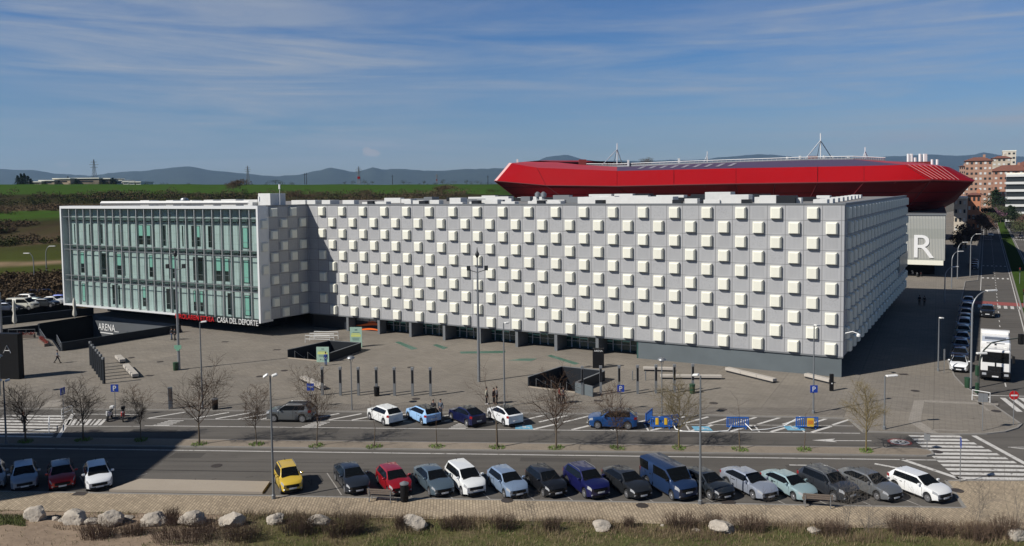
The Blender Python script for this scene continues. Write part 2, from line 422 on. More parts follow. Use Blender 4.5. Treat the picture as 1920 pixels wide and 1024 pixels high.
# plinth, parapets, soffit, roof
m = MB(); m.T = Mm; m.box(.15, 23.3, -.6, -.12, 0, ZB-.03); m.build('plinth', MT['concrete'], arena)
m = MB(); m.T = Mm; m.box(-.1, Lm+.3, -.5, .06, ZT, ZT+.16)
m.T = Mw; m.box(-.3, Lw-.2, -.5, .06, ZT, ZT+.16); m.T = Mr; m.box(-.2, Lr+.05, -.5, .06, ZT, ZT+.155)
m.T = Mm; m.box(-.02, Lm, -.45, .05, ZB-.14, ZB)
m.build('coping', MT['greymetal'], arena)
m = MB()
eW = (pL-pW).normalized(); foot = [pC + Vector((-.1,.2)), pK + dIN*.2, pW + eW*.3 + dIN*1.25, pL - eW*.3 + dIN*1.25, pLB, pF + Vector((-.3,.3))]
roofpoly = [(p.x, p.y) for p in foot]
m.prism(roofpoly, ZB+.02, ZT-.06)
m.build('core', MT['blackwall'], arena)
m = MB(); m.sheet(roofpoly, ZT-.03); roof = m.build('roof', MT['roofgrey'], arena)

# ground floor behind the columns
def Mf(x, y, z): return Mm @ Vector((x, y, z))
glassdark = mat('dark_entrance_glass', (.04,.085,.08), .06, 0, .3, .4)
m = MB(); m.T = Mm
m.box(23.3, 63.2, -3.4, -3.2, 0, ZB); m.box(23.3, 23.5, -3.2, -.12, 0, ZB)
gl = m.build('entrance_glazing', glassdark, arena)
x = 24.2; k = 0
while x < 62.5:                                       # mullions and door leaves
    m = MB(); m.T = Mm; m.box(x, x+.10, -3.2, -3.1, 0, ZB); m.box(x, x+1.15, -3.2, -3.13, .95, 1.0); m.box(x, x+1.15, -3.2, -3.13, ZB-.2, ZB-.02)
    m.build('mullion', MT['white'], arena)
    if k % 5 in (1, 2, 3):
        m = MB(); m.T = Mm; m.box(x+.1, x+1.13, -3.19, -3.15, 1.25 + .1*(k % 3), 1.45 + .1*(k % 3))
        m.build('glass_band', mat('teal_glass_band', (.30,.62,.54), .3) if 'teal_glass_band' not in bpy.data.materials else bpy.data.materials['teal_glass_band'], arena)
    elif k % 5 == 4:
        m = MB(); m.T = Mm; m.box(x+.1, x+1.1, -3.18, -3.14, 0.12, 2.05); m.build('door', MT['black'], arena)
    x += 1.16; k += 1
for i in range(8):                                    # column fins
    s = 28.69 + i*5.72
    if i == 6: s = 62.91
    if i == 7: s = 68.7
    m = MB(); m.T = Mm; m.box(s-.2, s+.2, -3.0 if i < 6 else -1.6, -.02, 0, ZB-.14); m.build('column', MT['greymetal'], arena)
m = MB(); m.T = Mm; m.box(63.2, 68.5, -1.9, -1.7, 0, ZB)
mural = m.build('mural_wall', MT['darkclad'], arena)
for i in range(4):
    m = MB(); m.T = Mm; m.box(63.4+i*1.25, 64.55+i*1.25, -1.7, -1.66, 1.5, 2.05); m.build('wall_panel', MT['steel'], mural)
orange = mat('orange_mural_paint', (.75,.13,.012), .6)
for (zz, th, xx0, xx1, amp) in ((.95,.36,63.3,68.4,.22), (.25,.26,64.2,68.3,.14), (1.45,.16,64.6,66.2,.06)):
    m = MB(); m.T = Mm; n = 16; vs_ = []; fs_ = []
    for i in range(n+1):
        u = i/n; x = xx0+(xx1-xx0)*u; zc_ = zz+amp*math.sin(u*4.2+.4); h = th*(.35+.65*math.sin(PI*min(1,u*.9+.12)))
        vs_ += [(x,-1.65,zc_-h/2),(x,-1.65,zc_+h/2)]
        if i: fs_.append((2*i-2, 2*i, 2*i+1, 2*i-1))
    m.add(vs_, fs_); m.build('painted_wave', orange, mural)
m = MB(); m.T = Mm; m.box(68.9, 76.2, -1.2, -.9, 0, ZB); m.build('ground_wall', mat('dark_blue_panel', (.012,.016,.024), .4, 0, .2, .6), arena)
m = MB(); m.T = Mw; m.box(0, 3.2, -6, -5.7, 0, ZB); m.build('ground_wall', MT['blackwall'], arena)

# ---- glass wing
Md_ = pL - pW; Lg = Md_.length; rg = math.atan2(Md_.y, Md_.x)
Mg = Matrix.Translation((pW.x, pW.y, 0)) @ Matrix.Rotation(rg, 4, 'Z')
def sx_(px):
    d = ray(px, 600); d2 = Vector((d.x, d.y)); e = (pL-pW).normalized(); den = e.x*-d2.y + d2.x*e.y
    return ((0-pW.x)*-d2.y + d2.x*(0-pW.y)) / den
SXL = sx_(333)
fr = mat('white_frame_metal', (.66,.67,.67), .4, 0, .05, 1)
m = MB(); m.T = Mg
m.box(-.26, .08, -2.2, .25, 2.1, ZT+.1); m.box(Lg-.12, Lg+.22, -2.2, .25, 2.1, ZT+.1)
m.box(.08, Lg-.12, -2.2, .25, ZT-.32, ZT+.1); m.box(SXL, Lg-.12, -2.2, .25, 2.14, 2.42)
m.build('glass_wing_frame', fr, arena)
m = MB(); m.T = Mg; m.box(.22, SXL, -2.2, .10, 2.12, 2.40); m.build('lower_beam', MT['darkclad'], arena)
def bld_gp(t, b, tc):
    sp = t.n('ShaderNodeSeparateXYZ'); t.link(tc, sp.inputs[0])
    u = t.math('FRACT', t.math('DIVIDE', sp.outputs[0], .955)); v = t.math('FRACT', t.math('DIVIDE', t.math('SUBTRACT', sp.outputs[2], 2.42), 1.36))
    j = t.math('MAXIMUM', t.math('LESS_THAN', u, .03), t.math('LESS_THAN', v, .022))
    cb = t.n('ShaderNodeCombineXYZ'); t.link(t.math('FLOOR', t.math('DIVIDE', sp.outputs[0], .955)), cb.inputs[0]); t.link(t.math('FLOOR', t.math('DIVIDE', sp.outputs[2], 1.36)), cb.inputs[1])
    wn = t.n('ShaderNodeTexWhiteNoise', noise_dimensions='2D'); t.link(cb.outputs[0], wn.inputs['Vector'])
    k = t.math('SUBTRACT', t.math('ADD', .92, t.math('MULTIPLY', wn.outputs['Value'], .14)), t.math('MULTIPLY', j, .42))
    vm = t.n('ShaderNodeVectorMath', operation='SCALE'); vm.inputs[0].default_value = (.40,.465,.455); t.link(k, vm.inputs['Scale']); t.link(vm.outputs[0], b.inputs['Base Color'])
gpanel = mat('pale_green_wall_panel', (.40,.465,.455), .4, build=bld_gp)
gshade = mat('service_band_green', (.075,.115,.11), .5, 0, .3, 1.5)
m = MB()
INN = -1.05
floors = [(12.55, 16.35), (7.35, 11.75), (2.42, 6.5)]
m.box(.2, Lg-.2, INN-.15, INN, 2.42, ZT-.42)
inner = m.build('wing_wall', gpanel, arena, loc=(pW.x, pW.y, 0), rz=rg)
m = MB(); m.T = Mg
for z0, z1 in ((16.5,17.1),(11.85,12.45),(6.6,7.25)):
    m.box(.25, Lg-.3, INN, INN+.5, z0+.12, z0+.2); m.box(.25, Lg-.3, INN, INN+.06, z0, z1)
m.build('service_band', gshade, arena)
m = MB(); m.T = Mg
for z0 in (17.2, 12.5, 11.7, 7.3, 6.45): m.box(.22, Lg-.25, -.06, .03, z0-.04, z0+.05)
m.build('transom', MT['steel'], arena)
mull_me = MB(); mull_me.box(-.055, .055, -.32, .1, 2.42, ZT-.42); mull_me = mull_me.mesh('mullion_fin', mat('light_grey_fin', (.42,.43,.43), .4, .2, .06, 1))
for i in range(23):
    x = Lg - (2.0 + 1.905*i)
    o = link('mullion_fin', mull_me, arena, loc=Mg @ Vector((x,0,0)), rz=rg)
m = MB()                                             # brackets and thin rods between skin and wall
for i in range(23):  # paler than the other ramp walls, painting the sun on this one
    x = Lg - (2.0 + 1.905*i)
    for z0 in (16.95, 12.2, 7.0):
        m.T = Mg; m.box(x-.03, x+.03, INN, 0, z0-.03, z0+.04); m.box(x-.7, x-.62, INN+.06, INN+.55, z0-.45, z0-.3); m.box(x+.2, x+.75, INN+.45, INN+.5, z0-.3, z0-.24)
    m.tube([(x-.62, INN+.32, 2.5), (x-.62, INN+.32, ZT-.5)], .05, 4)
m.build('bracket', MT['greymetal'], arena)
glassm = bpy.data.materials.new('clear_green_glass'); glassm.use_nodes = True
t = NT(glassm.node_tree); t.t.nodes.remove(t.t.nodes['Principled BSDF'])
tr = t.n('ShaderNodeBsdfTransparent'); tr.inputs[0].default_value = (.88,.945,.93,1)
gs = t.n('ShaderNodeBsdfGlossy'); gs.inputs['Roughness'].default_value = .02
fn = t.n('ShaderNodeFresnel'); gb = t.n('ShaderNodeNewGeometry').outputs['Backfacing']; t.link(t.math('SUBTRACT', 1.45, t.math('MULTIPLY', gb, 1.45-1/1.45)), fn.inputs[0])
mx = t.n('ShaderNodeMixShader'); t.link(t.math('MULTIPLY', fn.outputs[0], .8), mx.inputs[0]); t.link(tr.outputs[0], mx.inputs[1]); t.link(gs.outputs[0], mx.inputs[2])
t.link(mx.outputs[0], t.t.nodes['Material Output'].inputs[0])
m = MB(); m.T = Mg; m.add([(.22,.0,2.42),(Lg-.25,.0,2.42),(Lg-.25,.0,ZT-.42),(.22,.0,ZT-.42)], [(3,2,1,0)])
m.build('glass_skin', glassm, arena)
# window openings in the inner wall: (floor, picture x of its middle, width, kind)
win = [(0,191,.8,'d'),(0,142,.22,'t'),(0,170,.22,'t'),(0,225,.22,'t'),(0,266,1.0,'b'),(0,280,1.0,'b'),(0,309,.75,'d'),(0,344,.22,'t'),(0,364,.6,'d'),(0,373,.8,'b'),(0,396,.75,'d'),(0,463,1.3,'c'),
       (1,147,.5,'d'),(1,155,.85,'b'),(1,195,1.1,'d'),(1,224,1.1,'b'),(1,233,.3,'d'),(1,284,.9,'b'),(1,318,.3,'t'),(1,325,.6,'b'),(1,365,.6,'d'),(1,376,1.0,'d'),(1,399,.3,'t'),(1,411,1.3,'b'),(1,425,.8,'b'),(1,463,1.3,'c'),
       (2,148,.45,'d'),(2,155,.7,'c'),(2,175,.22,'t'),(2,212,.8,'d'),(2,221,.4,'d'),(2,242,.22,'t'),(2,270,1.1,'b'),(2,314,.9,'d'),(2,326,.7,'d'),(2,366,1.1,'b'),(2,376,.6,'b'),(2,428,.6,'t'),(2,452,.35,'d'),(2,464,1.4,'c')]
wdark = mat('dark_office_glass', (.008,.016,.017), .08, 0, .4, .6)
wteal = mat('teal_window_blind', (.22,.44,.37), .35, 0, .08, .7)
def s_on_wing(px, z):
    d = ray(px, 480); d2 = Vector((d.x, d.y)); a = pW + Vector((-.47,-.883))*INN; e = (pL-pW).normalized()
    den = e.x*-d2.y + d2.x*e.y
    return ((0-a.x)*-d2.y + d2.x*(0-a.y)) / den
for fl, px, wd, kd in win:
    z1 = (15.95, 11.15, 5.95)[fl] - (.0 if kd != 'c' else .15); z0 = (12.75, 7.6, 2.75)[fl] + (0 if kd != 'b' else .1)
    s = max(.9, min(Lg-.9, s_on_wing(px, 0)))
    m = MB(); m.T = Mg; x0, x1 = s-wd/2, s+wd/2
    m.box(x0, x1, INN, INN+.03, z0, z1); wo = m.build('office_window', wdark, arena)
    if kd in 'bc':
        m = MB(); m.T = Mg; zz = z0 + (z1-z0)*(.45 if kd == 'b' else .04); m.box(x0+.05, x1-.05, INN+.03, INN+.06, zz, z1-.05); m.build('blind', wteal, wo)
    if wd > .5:
        m = MB(); m.T = Mg
        m.box(x0-.05, x0, INN, INN+.09, z0, z1); m.box(x1, x1+.05, INN, INN+.09, z0, z1); m.box(x0-.05, x1+.05, INN, INN+.09, z1, z1+.05)
        m.box(x0, x1, INN+.03, INN+.08, z0+.85, z0+.9); m.build('window_frame', MT['steel'], wo)
# letters along the lower edge
def letters(name, txt, m_, parent, M, h, wtot, th=.06):
    cu = bpy.data.curves.new('txt', 'FONT'); cu.body = txt; cu.size = 1; cu.extrude = .5; cu.align_x = 'LEFT'
    ob = bpy.data.objects.new('txt', cu); COL.objects.link(ob); dg = bpy.context.evaluated_depsgraph_get()
    me = bpy.data.meshes.new_from_object(ob.evaluated_get(dg)); bpy.data.objects.remove(ob); bpy.data.curves.remove(cu)
    xs = [v.co.x for v in me.vertices]; ys = [v.co.y for v in me.vertices]
    sx = wtot/(max(xs)-min(xs)); sy = h/(max(ys)-min(ys)); x0 = min(xs); y0 = min(ys)
    for v in me.vertices: v.co = M @ Vector(((v.co.x-x0)*sx, v.co.z*th*2, (v.co.y-y0)*sy))
    me.materials.clear(); me.materials.append(m_); me.name = name
    return link(name, me, parent)
# text reads left to right for the viewer, i.e. against the wall's own axis
Mt = lambda M, x, z, y=.32: M @ Matrix.Translation((x, y, z)) @ Matrix.Rotation(PI, 4, 'Z')
def sx_(px):
    d = ray(px, 600); d2 = Vector((d.x, d.y)); e = (pL-pW).normalized(); den = e.x*-d2.y + d2.x*e.y
    return ((0-pW.x)*-d2.y + d2.x*(0-pW.y)) / den
letters('sign_letters', 'KIROLAREN ETXEA', MT['red'], arena, Mt(Mg, sx_(333), 1.72), .72, sx_(333)-sx_(405))
letters('sign_letters', 'CASA DEL DEPORTE', MT['roofwhite'], arena, Mt(Mg, sx_(411), 1.72), .78, sx_(411)-sx_(487))
m = MB(); m.T = Mg; m.box(.2, sx_(333), .1, .2, 1.75, 2.1); m.build('letter_rail', MT['darkmetal'], arena)
m = MB(); m.T = Mg; m.box(6, Lg-1, -9, -7, 0, 2.1); m.build('ground_wall', MT['blackwall'], arena)

# ---- roof units: white boxes; dark ones stand in for gaps and shaded sides
def rbox(s, tt, w_, d_, h, name='roof_unit', mt='roofwhite', z=ZT-.03, rot=0):
    m = MB(); m.T = Mm @ Matrix.Translation((s, -tt, z)) @ Matrix.Rotation(rot, 4, 'Z')
    m.bbox(-w_/2, w_/2, -d_/2, d_/2, 0, h, .03)
    return m.build(name, MT[mt], roof)
for i in range(9): rbox(2.9, 4.5 + i*5.6, 1.5, 2.2, .55)
for i in range(22):
    s = 6 + i*3.05 + rnd.uniform(-.6,.6)
    if i % 3 == 1: rbox(s+1.6, 3.0, 1.1, 1.0, .6, mt='darkclad')  # dark box painting the shade between the white units
    if not 19 < s < 34.5: rbox(s, 3.4+rnd.uniform(0,1.5), rnd.uniform(1.2,2.6), 1.2, rnd.uniform(.35,.75))
for i in range(48):
    s = rnd.uniform(5, 74); tt = rnd.choice((8, 12, 17, 22, 28, 34, 41, 48))+rnd.uniform(-1,1)
    rbox(s, tt, rnd.uniform(1.5,5), rnd.uniform(1,2.4), rnd.uniform(.4,1.05), mt=rnd.choice(['roofwhite']*3+['greymetal','darkclad','darkclad']))
for i in range(14):                                  # long ducts, dark ones standing in for shaded sides
    rbox(rnd.uniform(10,70), rnd.uniform(8,40), rnd.uniform(4,9), .7, rnd.uniform(.4,.7), 'roof_duct', rnd.choice(['greymetal','darkclad','roofwhite']))
rbox(27, 6.5, 13, 2.4, .95, 'roof_duct'); rbox(12.5, 4.5, 3.4, 2.2, 1.15, mt='roofwhite'); rbox(15.5, 9, 3.2, 2.5, 1.45)
rbox(8.6, 4.2, 1.9, 2, 1.05); rbox(6.6, 4.2, 2.1, 2, 1.0, mt='darkclad')
# wing roof: plant box, tank, fan cowl
def wbox(x, tt, w_, d_, h, name='roof_unit', mt='roofwhite'):
    m = MB(); m.T = Mg @ Matrix.Translation((x, -tt, ZT-.03)); m.bbox(-w_/2, w_/2, -d_/2, d_/2, 0, h, .03); return m.build(name, MT[mt], roof)
wbox(3.6, 6.5, 2.5, 3.2, 1.9); wbox(5.6, 5, 1, 2, .6); wbox(7.8, 7, 3, 1.6, .95); wbox(13.5, 8, 3.3, 2, 1.0); wbox(18, 8, 2.2, 2, .95)
wbox(23.5, 8.5, 2.2, 2, .9); wbox(28.5, 9, 1.8, 2, .9); wbox(35.5, 9.5, 2.3, 2, .9)
for s_, t_ in ((Lm-1.5,3.5),(Lm+1.2,3.2),(Lm+3.6,3.6),(Lm+5.6,4.4)): rbox(s_, t_, 1.7, 2.2, .75)
m = MB(); m.T = Mg; m.tube([(Lg-4.2,-4.2,ZT+.02),(Lg-4.6,-4.2,ZT+.5),(6,-4.2,ZT+.5),(5,-4.2,ZT+.02)], [.02,.32,.32,.02], 4); 
m.build('roof_screen', MT['roofwhite'], roof)
m = MB(); m.T = Mg; m.lathe([(.5,0),(.5,.5),(.7,.55),(.75,.8),(.55,1.2),(.2,1.3)], 12, 0, (23.6,-7,ZT)); m.build('fan_cowl', MT['steel'], roof, 40)
for x, tt, h in ((1.5,6,3.2),(2.2,2.5,1.4)):
    m = MB(); m.T = Mg; m.tube([(x,-tt,ZT),(x,-tt,ZT+h)], .04, 5); m.box(x-.1,x+.1,-tt-.1,-tt+.1,ZT+h-.7,ZT+h); m.build('roof_mast', MT['white'], roof)
for s, tt in ((50.5,30),(51.6,30)):
    m = MB(); m.T = Mm; m.lathe([(.25,0),(.25,.7),(.5,.75),(.5,1.3),(.15,1.6)], 10, 0, (s,-tt,ZT)); m.build('fan_cowl', MT['steel'], roof, 40)
# ------------------------------------------------------------------ setting
O_S = at(900, 805); E1 = Vector((.9973,-.0732,0)); E2 = Vector((.0732,.9973,0))
def S(u, v, z=0): p = O_S + E1*u + E2*v; return Vector((p.x, p.y, z))
def su(px, py, z=0): return (at(px, py, z) - O_S).dot(E1)
AV = R(30.75); D1 = Vector((math.sin(AV), math.cos(AV), 0)); D2 = Vector((D1.y, -D1.x, 0))
A0 = at(1836, 540); A0 = A0 - D1*A0.dot(D1)          # left kerb line of the avenue
def A(al, lat, z=0): p = A0 + D1*al + D2*lat; return Vector((p.x, p.y, z))

# terrain: one sheet to the horizon, rising to the fields on the left
HB = [(0,0),(163,0),(186,5.0),(216,5.7),(262,7.2),(300,10),(330,12.8),(352,14.2),(400,16.2),(480,20),(600,26.6),(700,29.2),(760,29.6),(1000,25),(1500,8),(3000,0),(60000,0)]
def ht(az, d):
    for (a, b), (c, e) in zip(HB, HB[1:]):
        if a <= d <= c:
            f = (d-a)/(c-a); z = b + (e-b)*f; break
    s = min(1, max(0, (4-az)/5)); s = s*s*(3-2*s)
    return z*s*(.87 + .13*min(1, max(0, (-az)/30))) 
m = MB(); ds = [4, 20, 35, 50, 80, 120, 147.5, 155.5, 158, 163, 168, 174, 180, 186, 195, 205, 216, 230, 245, 262, 280, 300, 315, 330, 342, 352, 375, 400, 440, 480, 540, 600, 650, 700, 730, 760, 850, 1000, 1250, 1500, 2200, 3000, 5000, 8000, 14000, 26000, 45000]
azs = [-180 + 10*i for i in range(13)] + [-58 + i for i in range(0, 117)] + [60 + 10*i for i in range(13)]
for az in azs:
    for d in ds:
        z = ht(az, d)
        if 165 < d < 800 and z > 1: z += noise.noise(Vector((math.sin(R(az))*d*.03, math.cos(R(az))*d*.03, 0)))*.9
        m.v.append((math.sin(R(az))*d, math.cos(R(az))*d, z - .3 - (8 if 79 < d < 157 else 0)))
n = len(ds)
for i in range(len(azs)-1):
    for j in range(n-1):
        m.f.append((i*n+j, i*n+j+1, (i+1)*n+j+1, (i+1)*n+j)); m.m.append(0)
def bld(t, b, tc):
    sp = t.n('ShaderNodeSeparateXYZ'); t.link(tc, sp.inputs[0])
    cb = t.n('ShaderNodeCombineXYZ'); t.link(sp.outputs[0], cb.inputs[0]); t.link(sp.outputs[1], cb.inputs[1])
    ln = t.n('ShaderNodeVectorMath', operation='LENGTH'); t.link(cb.outputs[0], ln.inputs[0])
    wob = t.noise(tc, .012, 3, .6); mid = t.noise(tc, .09, 5, .65); fine = t.noise(tc, 1.1, 4, .7)
    d = t.math('ADD', ln.outputs['Value'], t.math('MULTIPLY', t.math('SUBTRACT', wob, .5), 42))
    gr, gr2, br, dk, pa = (.060,.072,.020), (.046,.092,.018), (.092,.066,.042), (.036,.031,.018), (.26,.185,.12)
    c = t.ramp(t.math('DIVIDE', d, 800), [(.0,gr),(.20,br),(.233,br),(.243,gr),(.264,gr),(.268,pa),(.273,pa),(.278,gr),(.325,(.05,.052,.02)),(.335,br),(.40,dk),(.415,gr2),(.455,gr2),(.465,br),(.50,br),(.53,dk),(.62,dk),(.64,gr2),(.70,(.044,.092,.018)),(.95,(.038,.086,.015)),(1.,(.028,.06,.012))])
    mr = t.n('ShaderNodeMapRange'); mr.inputs['From Min'].default_value = .03; mr.inputs['From Max'].default_value = .10; t.link(t.math('DIVIDE', sp.outputs[0], t.math('MAXIMUM', sp.outputs[1], 1.)), mr.inputs['Value'])
    rows = t.n('ShaderNodeTexWave', wave_type='BANDS'); rows.inputs['Scale'].default_value = .035; rows.inputs['Distortion'].default_value = 6; rows.inputs['Detail'].default_value = 3; t.link(tc, rows.inputs['Vector'])
    c = t.mix(t.math('MULTIPLY', rows.outputs['Fac'], .30), c, (.055,.060,.022))
    c = t.mix(mr.outputs[0], c, (.12,.112,.10))
    f = t.math('ADD', .55, t.math('ADD', t.math('MULTIPLY', mid, .5), t.math('MULTIPLY', fine, .4)))
    vm = t.n('ShaderNodeVectorMath', operation='SCALE'); t.link(c, vm.inputs[0]); t.link(f, vm.inputs['Scale'])
    t.link(vm.outputs[0], b.inputs['Base Color'])
MT['fields'] = mat('fields_and_scrub', (.04,.05,.02), .95, build=bld, spec=0)
struct(m.build('terrain', MT['fields'], smooth=180))

# mountains: solid ridges far off
def ridge(name, prof, dist, depth, col, seed):
    m = MB(); N = 140; xs = [p[0] for p in prof]
    rows = [(0, 0), (.25, .18), (.45, .42), (.62, .66), (.8, .9), (1, 1), (1.35, .75), (1.8, 0)]
    for i in range(N+1):
        px = xs[0] + (xs[-1]-xs[0])*i/N
        for (a, b), (c, e) in zip(prof, prof[1:]):
            if a <= px <= c: py = b + (e-b)*(px-a)/(c-a); break
        top = far(px, py, dist); top.z += 9*noise.noise(Vector((px*.05, seed, 0))) + 5*noise.noise(Vector((px*.15, seed, 3)))
        dr = Vector((top.x, top.y, 0)).normalized()
        for r, h in rows:
            jit = noise.noise(Vector((px*.022, r*3, seed)))
            p = Vector((top.x, top.y, 0)) + dr*depth*(r-1+.12*jit*(0 < r < 1.8))
            m.v.append((p.x, p.y, -2 + (top.z+2)*max(0, min(1, h + .16*jit*(0 < r < 1)))))
    k = len(rows)
    for i in range(N):
        for j in range(k-1): m.f.append((i*k+j, (i+1)*k+j, (i+1)*k+j+1, i*k+j+1)); m.m.append(0)
    return struct(m.build(name, mat(name + '_slopes', col, .95, 0, .5, .004, spec=0), smooth=180))
ridge('mountain_ridge', [(-120,322),(0,318),(60,319),(100,325),(170,330),(230,322),(280,319),(330,314),(355,312),(372,316),(430,323),(480,328),(520,331),(560,328),(600,319),(622,315),(640,318),(665,322),(682,318),(700,314),(722,318),(760,316),(800,321),(842,319),(872,317),(930,316),(1000,320),(1100,330)], 11000, 3000, (.042,.052,.040), 1.3)
ridge('mountain_ridge', [(900,345),(960,330),(1000,306),(1020,296),(1040,292),(1062,291),(1085,297),(1120,302),(1200,302),(1260,300),(1330,298),(1375,293),(1420,289),(1450,290),(1510,297),(1560,294),(1610,296),(1680,293),(1740,290),(1800,292),(1828,290),(1842,285),(1855,287),(1880,292),(1960,296),(2060,300)], 13000, 3500, (.036,.048,.045), 4.1)

# roads and pavements
m = MB(); m.sheet([S(-160,-15.95), S(44,-15.95), S(75,-15.95), A(140,60), A(140,18), A(900,18), A(900,-.4), A(160,-3), S(36,6), S(-160,6)], 0)
struct(m.build('road', MT['asphalt']))
ST = [S(-160,4.83), S(su(1300,783),4.83), at(1590,786.5), at(1618,811), at(1720,814), at(1790,816.5), at(1850,815), at(1885,811), at(1908,804), at(1916,797), at(1903,788), at(1870,765), at(1836,744), at(1806,723), at(1791,707), A(106,-2.6), A(196,-2.6), A(200,-.3), A(900,-.3)]
pit_mid = [at(*q, PZ) for q in ((541,671.5),(615.5,678.5),(675.5,657.5),(618,653.5))]
pit_right = [at(*q, PZ) for q in ((992,725.5),(1079,736),(1132,713.5),(1054,705))]
pit_left = [at(*q, PZ) for q in ((115.5,658.2),(338,622.5),(330,608.5),(174,591.5),(74,607),(72,628),(101,638))]
plaza_poly = [(p.x, p.y) for p in ST] + [(300, 560), (40, 400), (-60, 215), (-101, 186), (-128, 150), (-190, 120)]
holes = [[(p.x, p.y) for p in h] for h in (pit_mid, pit_right, pit_left)]
m = MB(); m.sheet(plaza_poly, PZ, 0, holes); struct(m.build('plaza', MT['plaza']))
m = MB()
for i in range(len(ST)-1):                           # kerb stones round the plaza
    a, b = ST[i], ST[i+1]; d = (b-a).normalized(); nn = Vector((d.y, -d.x, 0))
    m.prism([(p.x, p.y) for p in (a - nn*.16, a + nn*.03, b + nn*.03, b - nn*.16)], -.05, PZ + .012)
struct(m.build('kerb', MT['kerb']))
m = MB(); m.sheet([(p.x, p.y) for p in (S(-80,5.0), S(su(1590,786),5.0), S(su(1590,770),7.4), S(-80,7.4))], PZ+.004); struct(m.build('pavement', MT['pave2']))
# median strip
um = su(1752, 851)
mp_ = [S(-150,-5.85)] + [S(um-.9,-5.85), S(um-.2,-5.5), S(um,-4.9), S(um-.2,-4.3), S(um-.9,-3.97)] + [S(-150,-3.97)]
m = MB(); m.prism([(p.x, p.y) for p in mp_], -.05, .115); struct(m.build('median_kerb', MT['kerb']))
mi_ = [S(-150,-5.7), S(um-.95,-5.7), S(um-.3,-5.3), S(um-.2,-4.9), S(um-.3,-4.5), S(um-.95,-4.12), S(-150,-4.12)]
m = MB(); m.sheet([(p.x, p.y) for p in mi_], .12); struct(m.build('median', MT['median']))
# near pavement and the rough ground in front
br = [S(-70,-15.95), S(su(1795,944),-15.95), at(1772,903), at(1960,903), at(1990,960), S(46,-19.5), S(-70,-19.1)]
m = MB(); m.sheet([(p.x, p.y) for p in br], .1); struct(m.build('pavement', MT['brick']))
m = MB()
for a, b in zip(br[:3], br[1:4]):
    d = (b-a).normalized(); nn = Vector((-d.y, d.x, 0)) * -1
    m.prism([(p.x, p.y) for p in (a+nn*.16, a-nn*.03, b-nn*.03, b+nn*.16)], -.05, .112)
struct(m.build('kerb', MT['kerb']))
m = MB()                                             # lumpy verge
NX, NY = 120, 18
for i in range(NX+1):
    for j in range(NY+1):
        u = -60 + 115*i/NX; v = -19.0 - 17*j/NY; p = S(u, v)
        z = .06 + .35*min(1, j/6)*(.5+noise.noise(Vector((u*.25, v*.25, 0)))) + .12*noise.noise(Vector((u, v, 2)))*min(1, j/2)
        m.v.append((p.x, p.y, z))
for i in range(NX):
    for j in range(NY):
        a = i*(NY+1)+j; m.f.append((a, a+1, a+NY+2, a+NY+1)); m.m.append(0)
def bld(t, b, tc):
    n1 = t.noise(tc, .22, 5, .65); n2 = t.noise(tc, 2.2, 5, .7); sp = t.n('ShaderNodeSeparateXYZ'); t.link(tc, sp.inputs[0])
    left = t.math('SUBTRACT', -17., sp.outputs[0]); lf = t.n('ShaderNodeClamp'); t.link(t.math('ADD', t.math('MULTIPLY', left, .25), t.math('MULTIPLY', n1, .8)), lf.inputs[0])
    c = t.ramp(n1, [(.36,(.15,.12,.07)),(.48,(.11,.10,.045)),(.62,(.075,.09,.028))])
    c = t.mix(lf.outputs[0], c, (.27,.205,.15))
    vm = t.n('ShaderNodeVectorMath', operation='SCALE'); t.link(c, vm.inputs[0]); t.link(t.math('ADD', .55, t.math('MULTIPLY', n2, .9)), vm.inputs['Scale'])
    t.link(vm.outputs[0], b.inputs['Base Color']); t.link(t.bump(n2, .5, .08), b.inputs['Normal'])
MT['verge'] = mat('verge_soil_and_grass', (.06,.055,.03), .95, build=bld, spec=.05)
struct(m.build('verge', MT['verge'], smooth=180))
ramp_px = ((262,901.5),(506,906.5),(492,926.5),(205,922))
m = MB(); m.prism([(p.x, p.y) for p in (at(*q) for q in ramp_px)], -.02, .16); struct(m.build('loading_slab', MT['ramp']))
# avenue grass median
m = MB(); m.sheet([(p.x,p.y) for p in (A(128,6.4), A(158,6.4), A(158,9.6), A(128,9.4))], .13); m.sheet([(p.x,p.y) for p in (A(165,6.4), A(900,6.6), A(900,9.8), A(165,9.6))], .13)
g_ = m.build('grass', mat('mown_grass', (.045,.076,.018), .95, 0, .4, .5, spec=0), smooth=None); struct(g_)
m = MB()
for l0 in (6.15, 9.6): m.prism([(p.x,p.y) for p in (A(126,l0), A(900,l0), A(900,l0+.25), A(126,l0+.25))], -.05, .128)
struct(m.build('kerb', MT['kerb']))
# ---- painted markings
m = MB(); Z = .004
def ln(a, b, w=.12): m.line(a, b, w, Z)
ln(S(su(270,799),0), S(su(1612,812),0), .13); ln(S(-70,-6.55), S(um+.2,-6.55), .15)
ln(S(su(270,788),2.2), S(su(985,792),2.2), .09); ln(S(su(1240,796),2.1), S(su(1600,799),2.1), .09)
u = su(268, 790)
while u < su(1590, 790):
    if not (su(300,790) < u < su(330,790)): ln(S(u,2.35), S(u+2.5,4.5), .26)
    u += 2.15
u = su(1000, 800)
while u < su(1570, 800):
    ln(S(u,.15), S(u+2.2,1.95), .3); u += 3.4
for px in (1150,1215,1292,1420,1503): ln(S(su(px,805),.1), S(su(px-6,797),2.1), .16)
for px0 in (283, 566, 843):                          # small striped squares beside the lane
    u0 = su(px0, 800)
    for k in range(5): ln(S(u0+.15*k, .2+.36*k), S(u0+1.5+.15*k, .2+.36*k), .16)
u0 = su(1523,826); a = at(1523,826)                  # arrow
ln(at(1560,826.2), at(1634,826.6), .14)
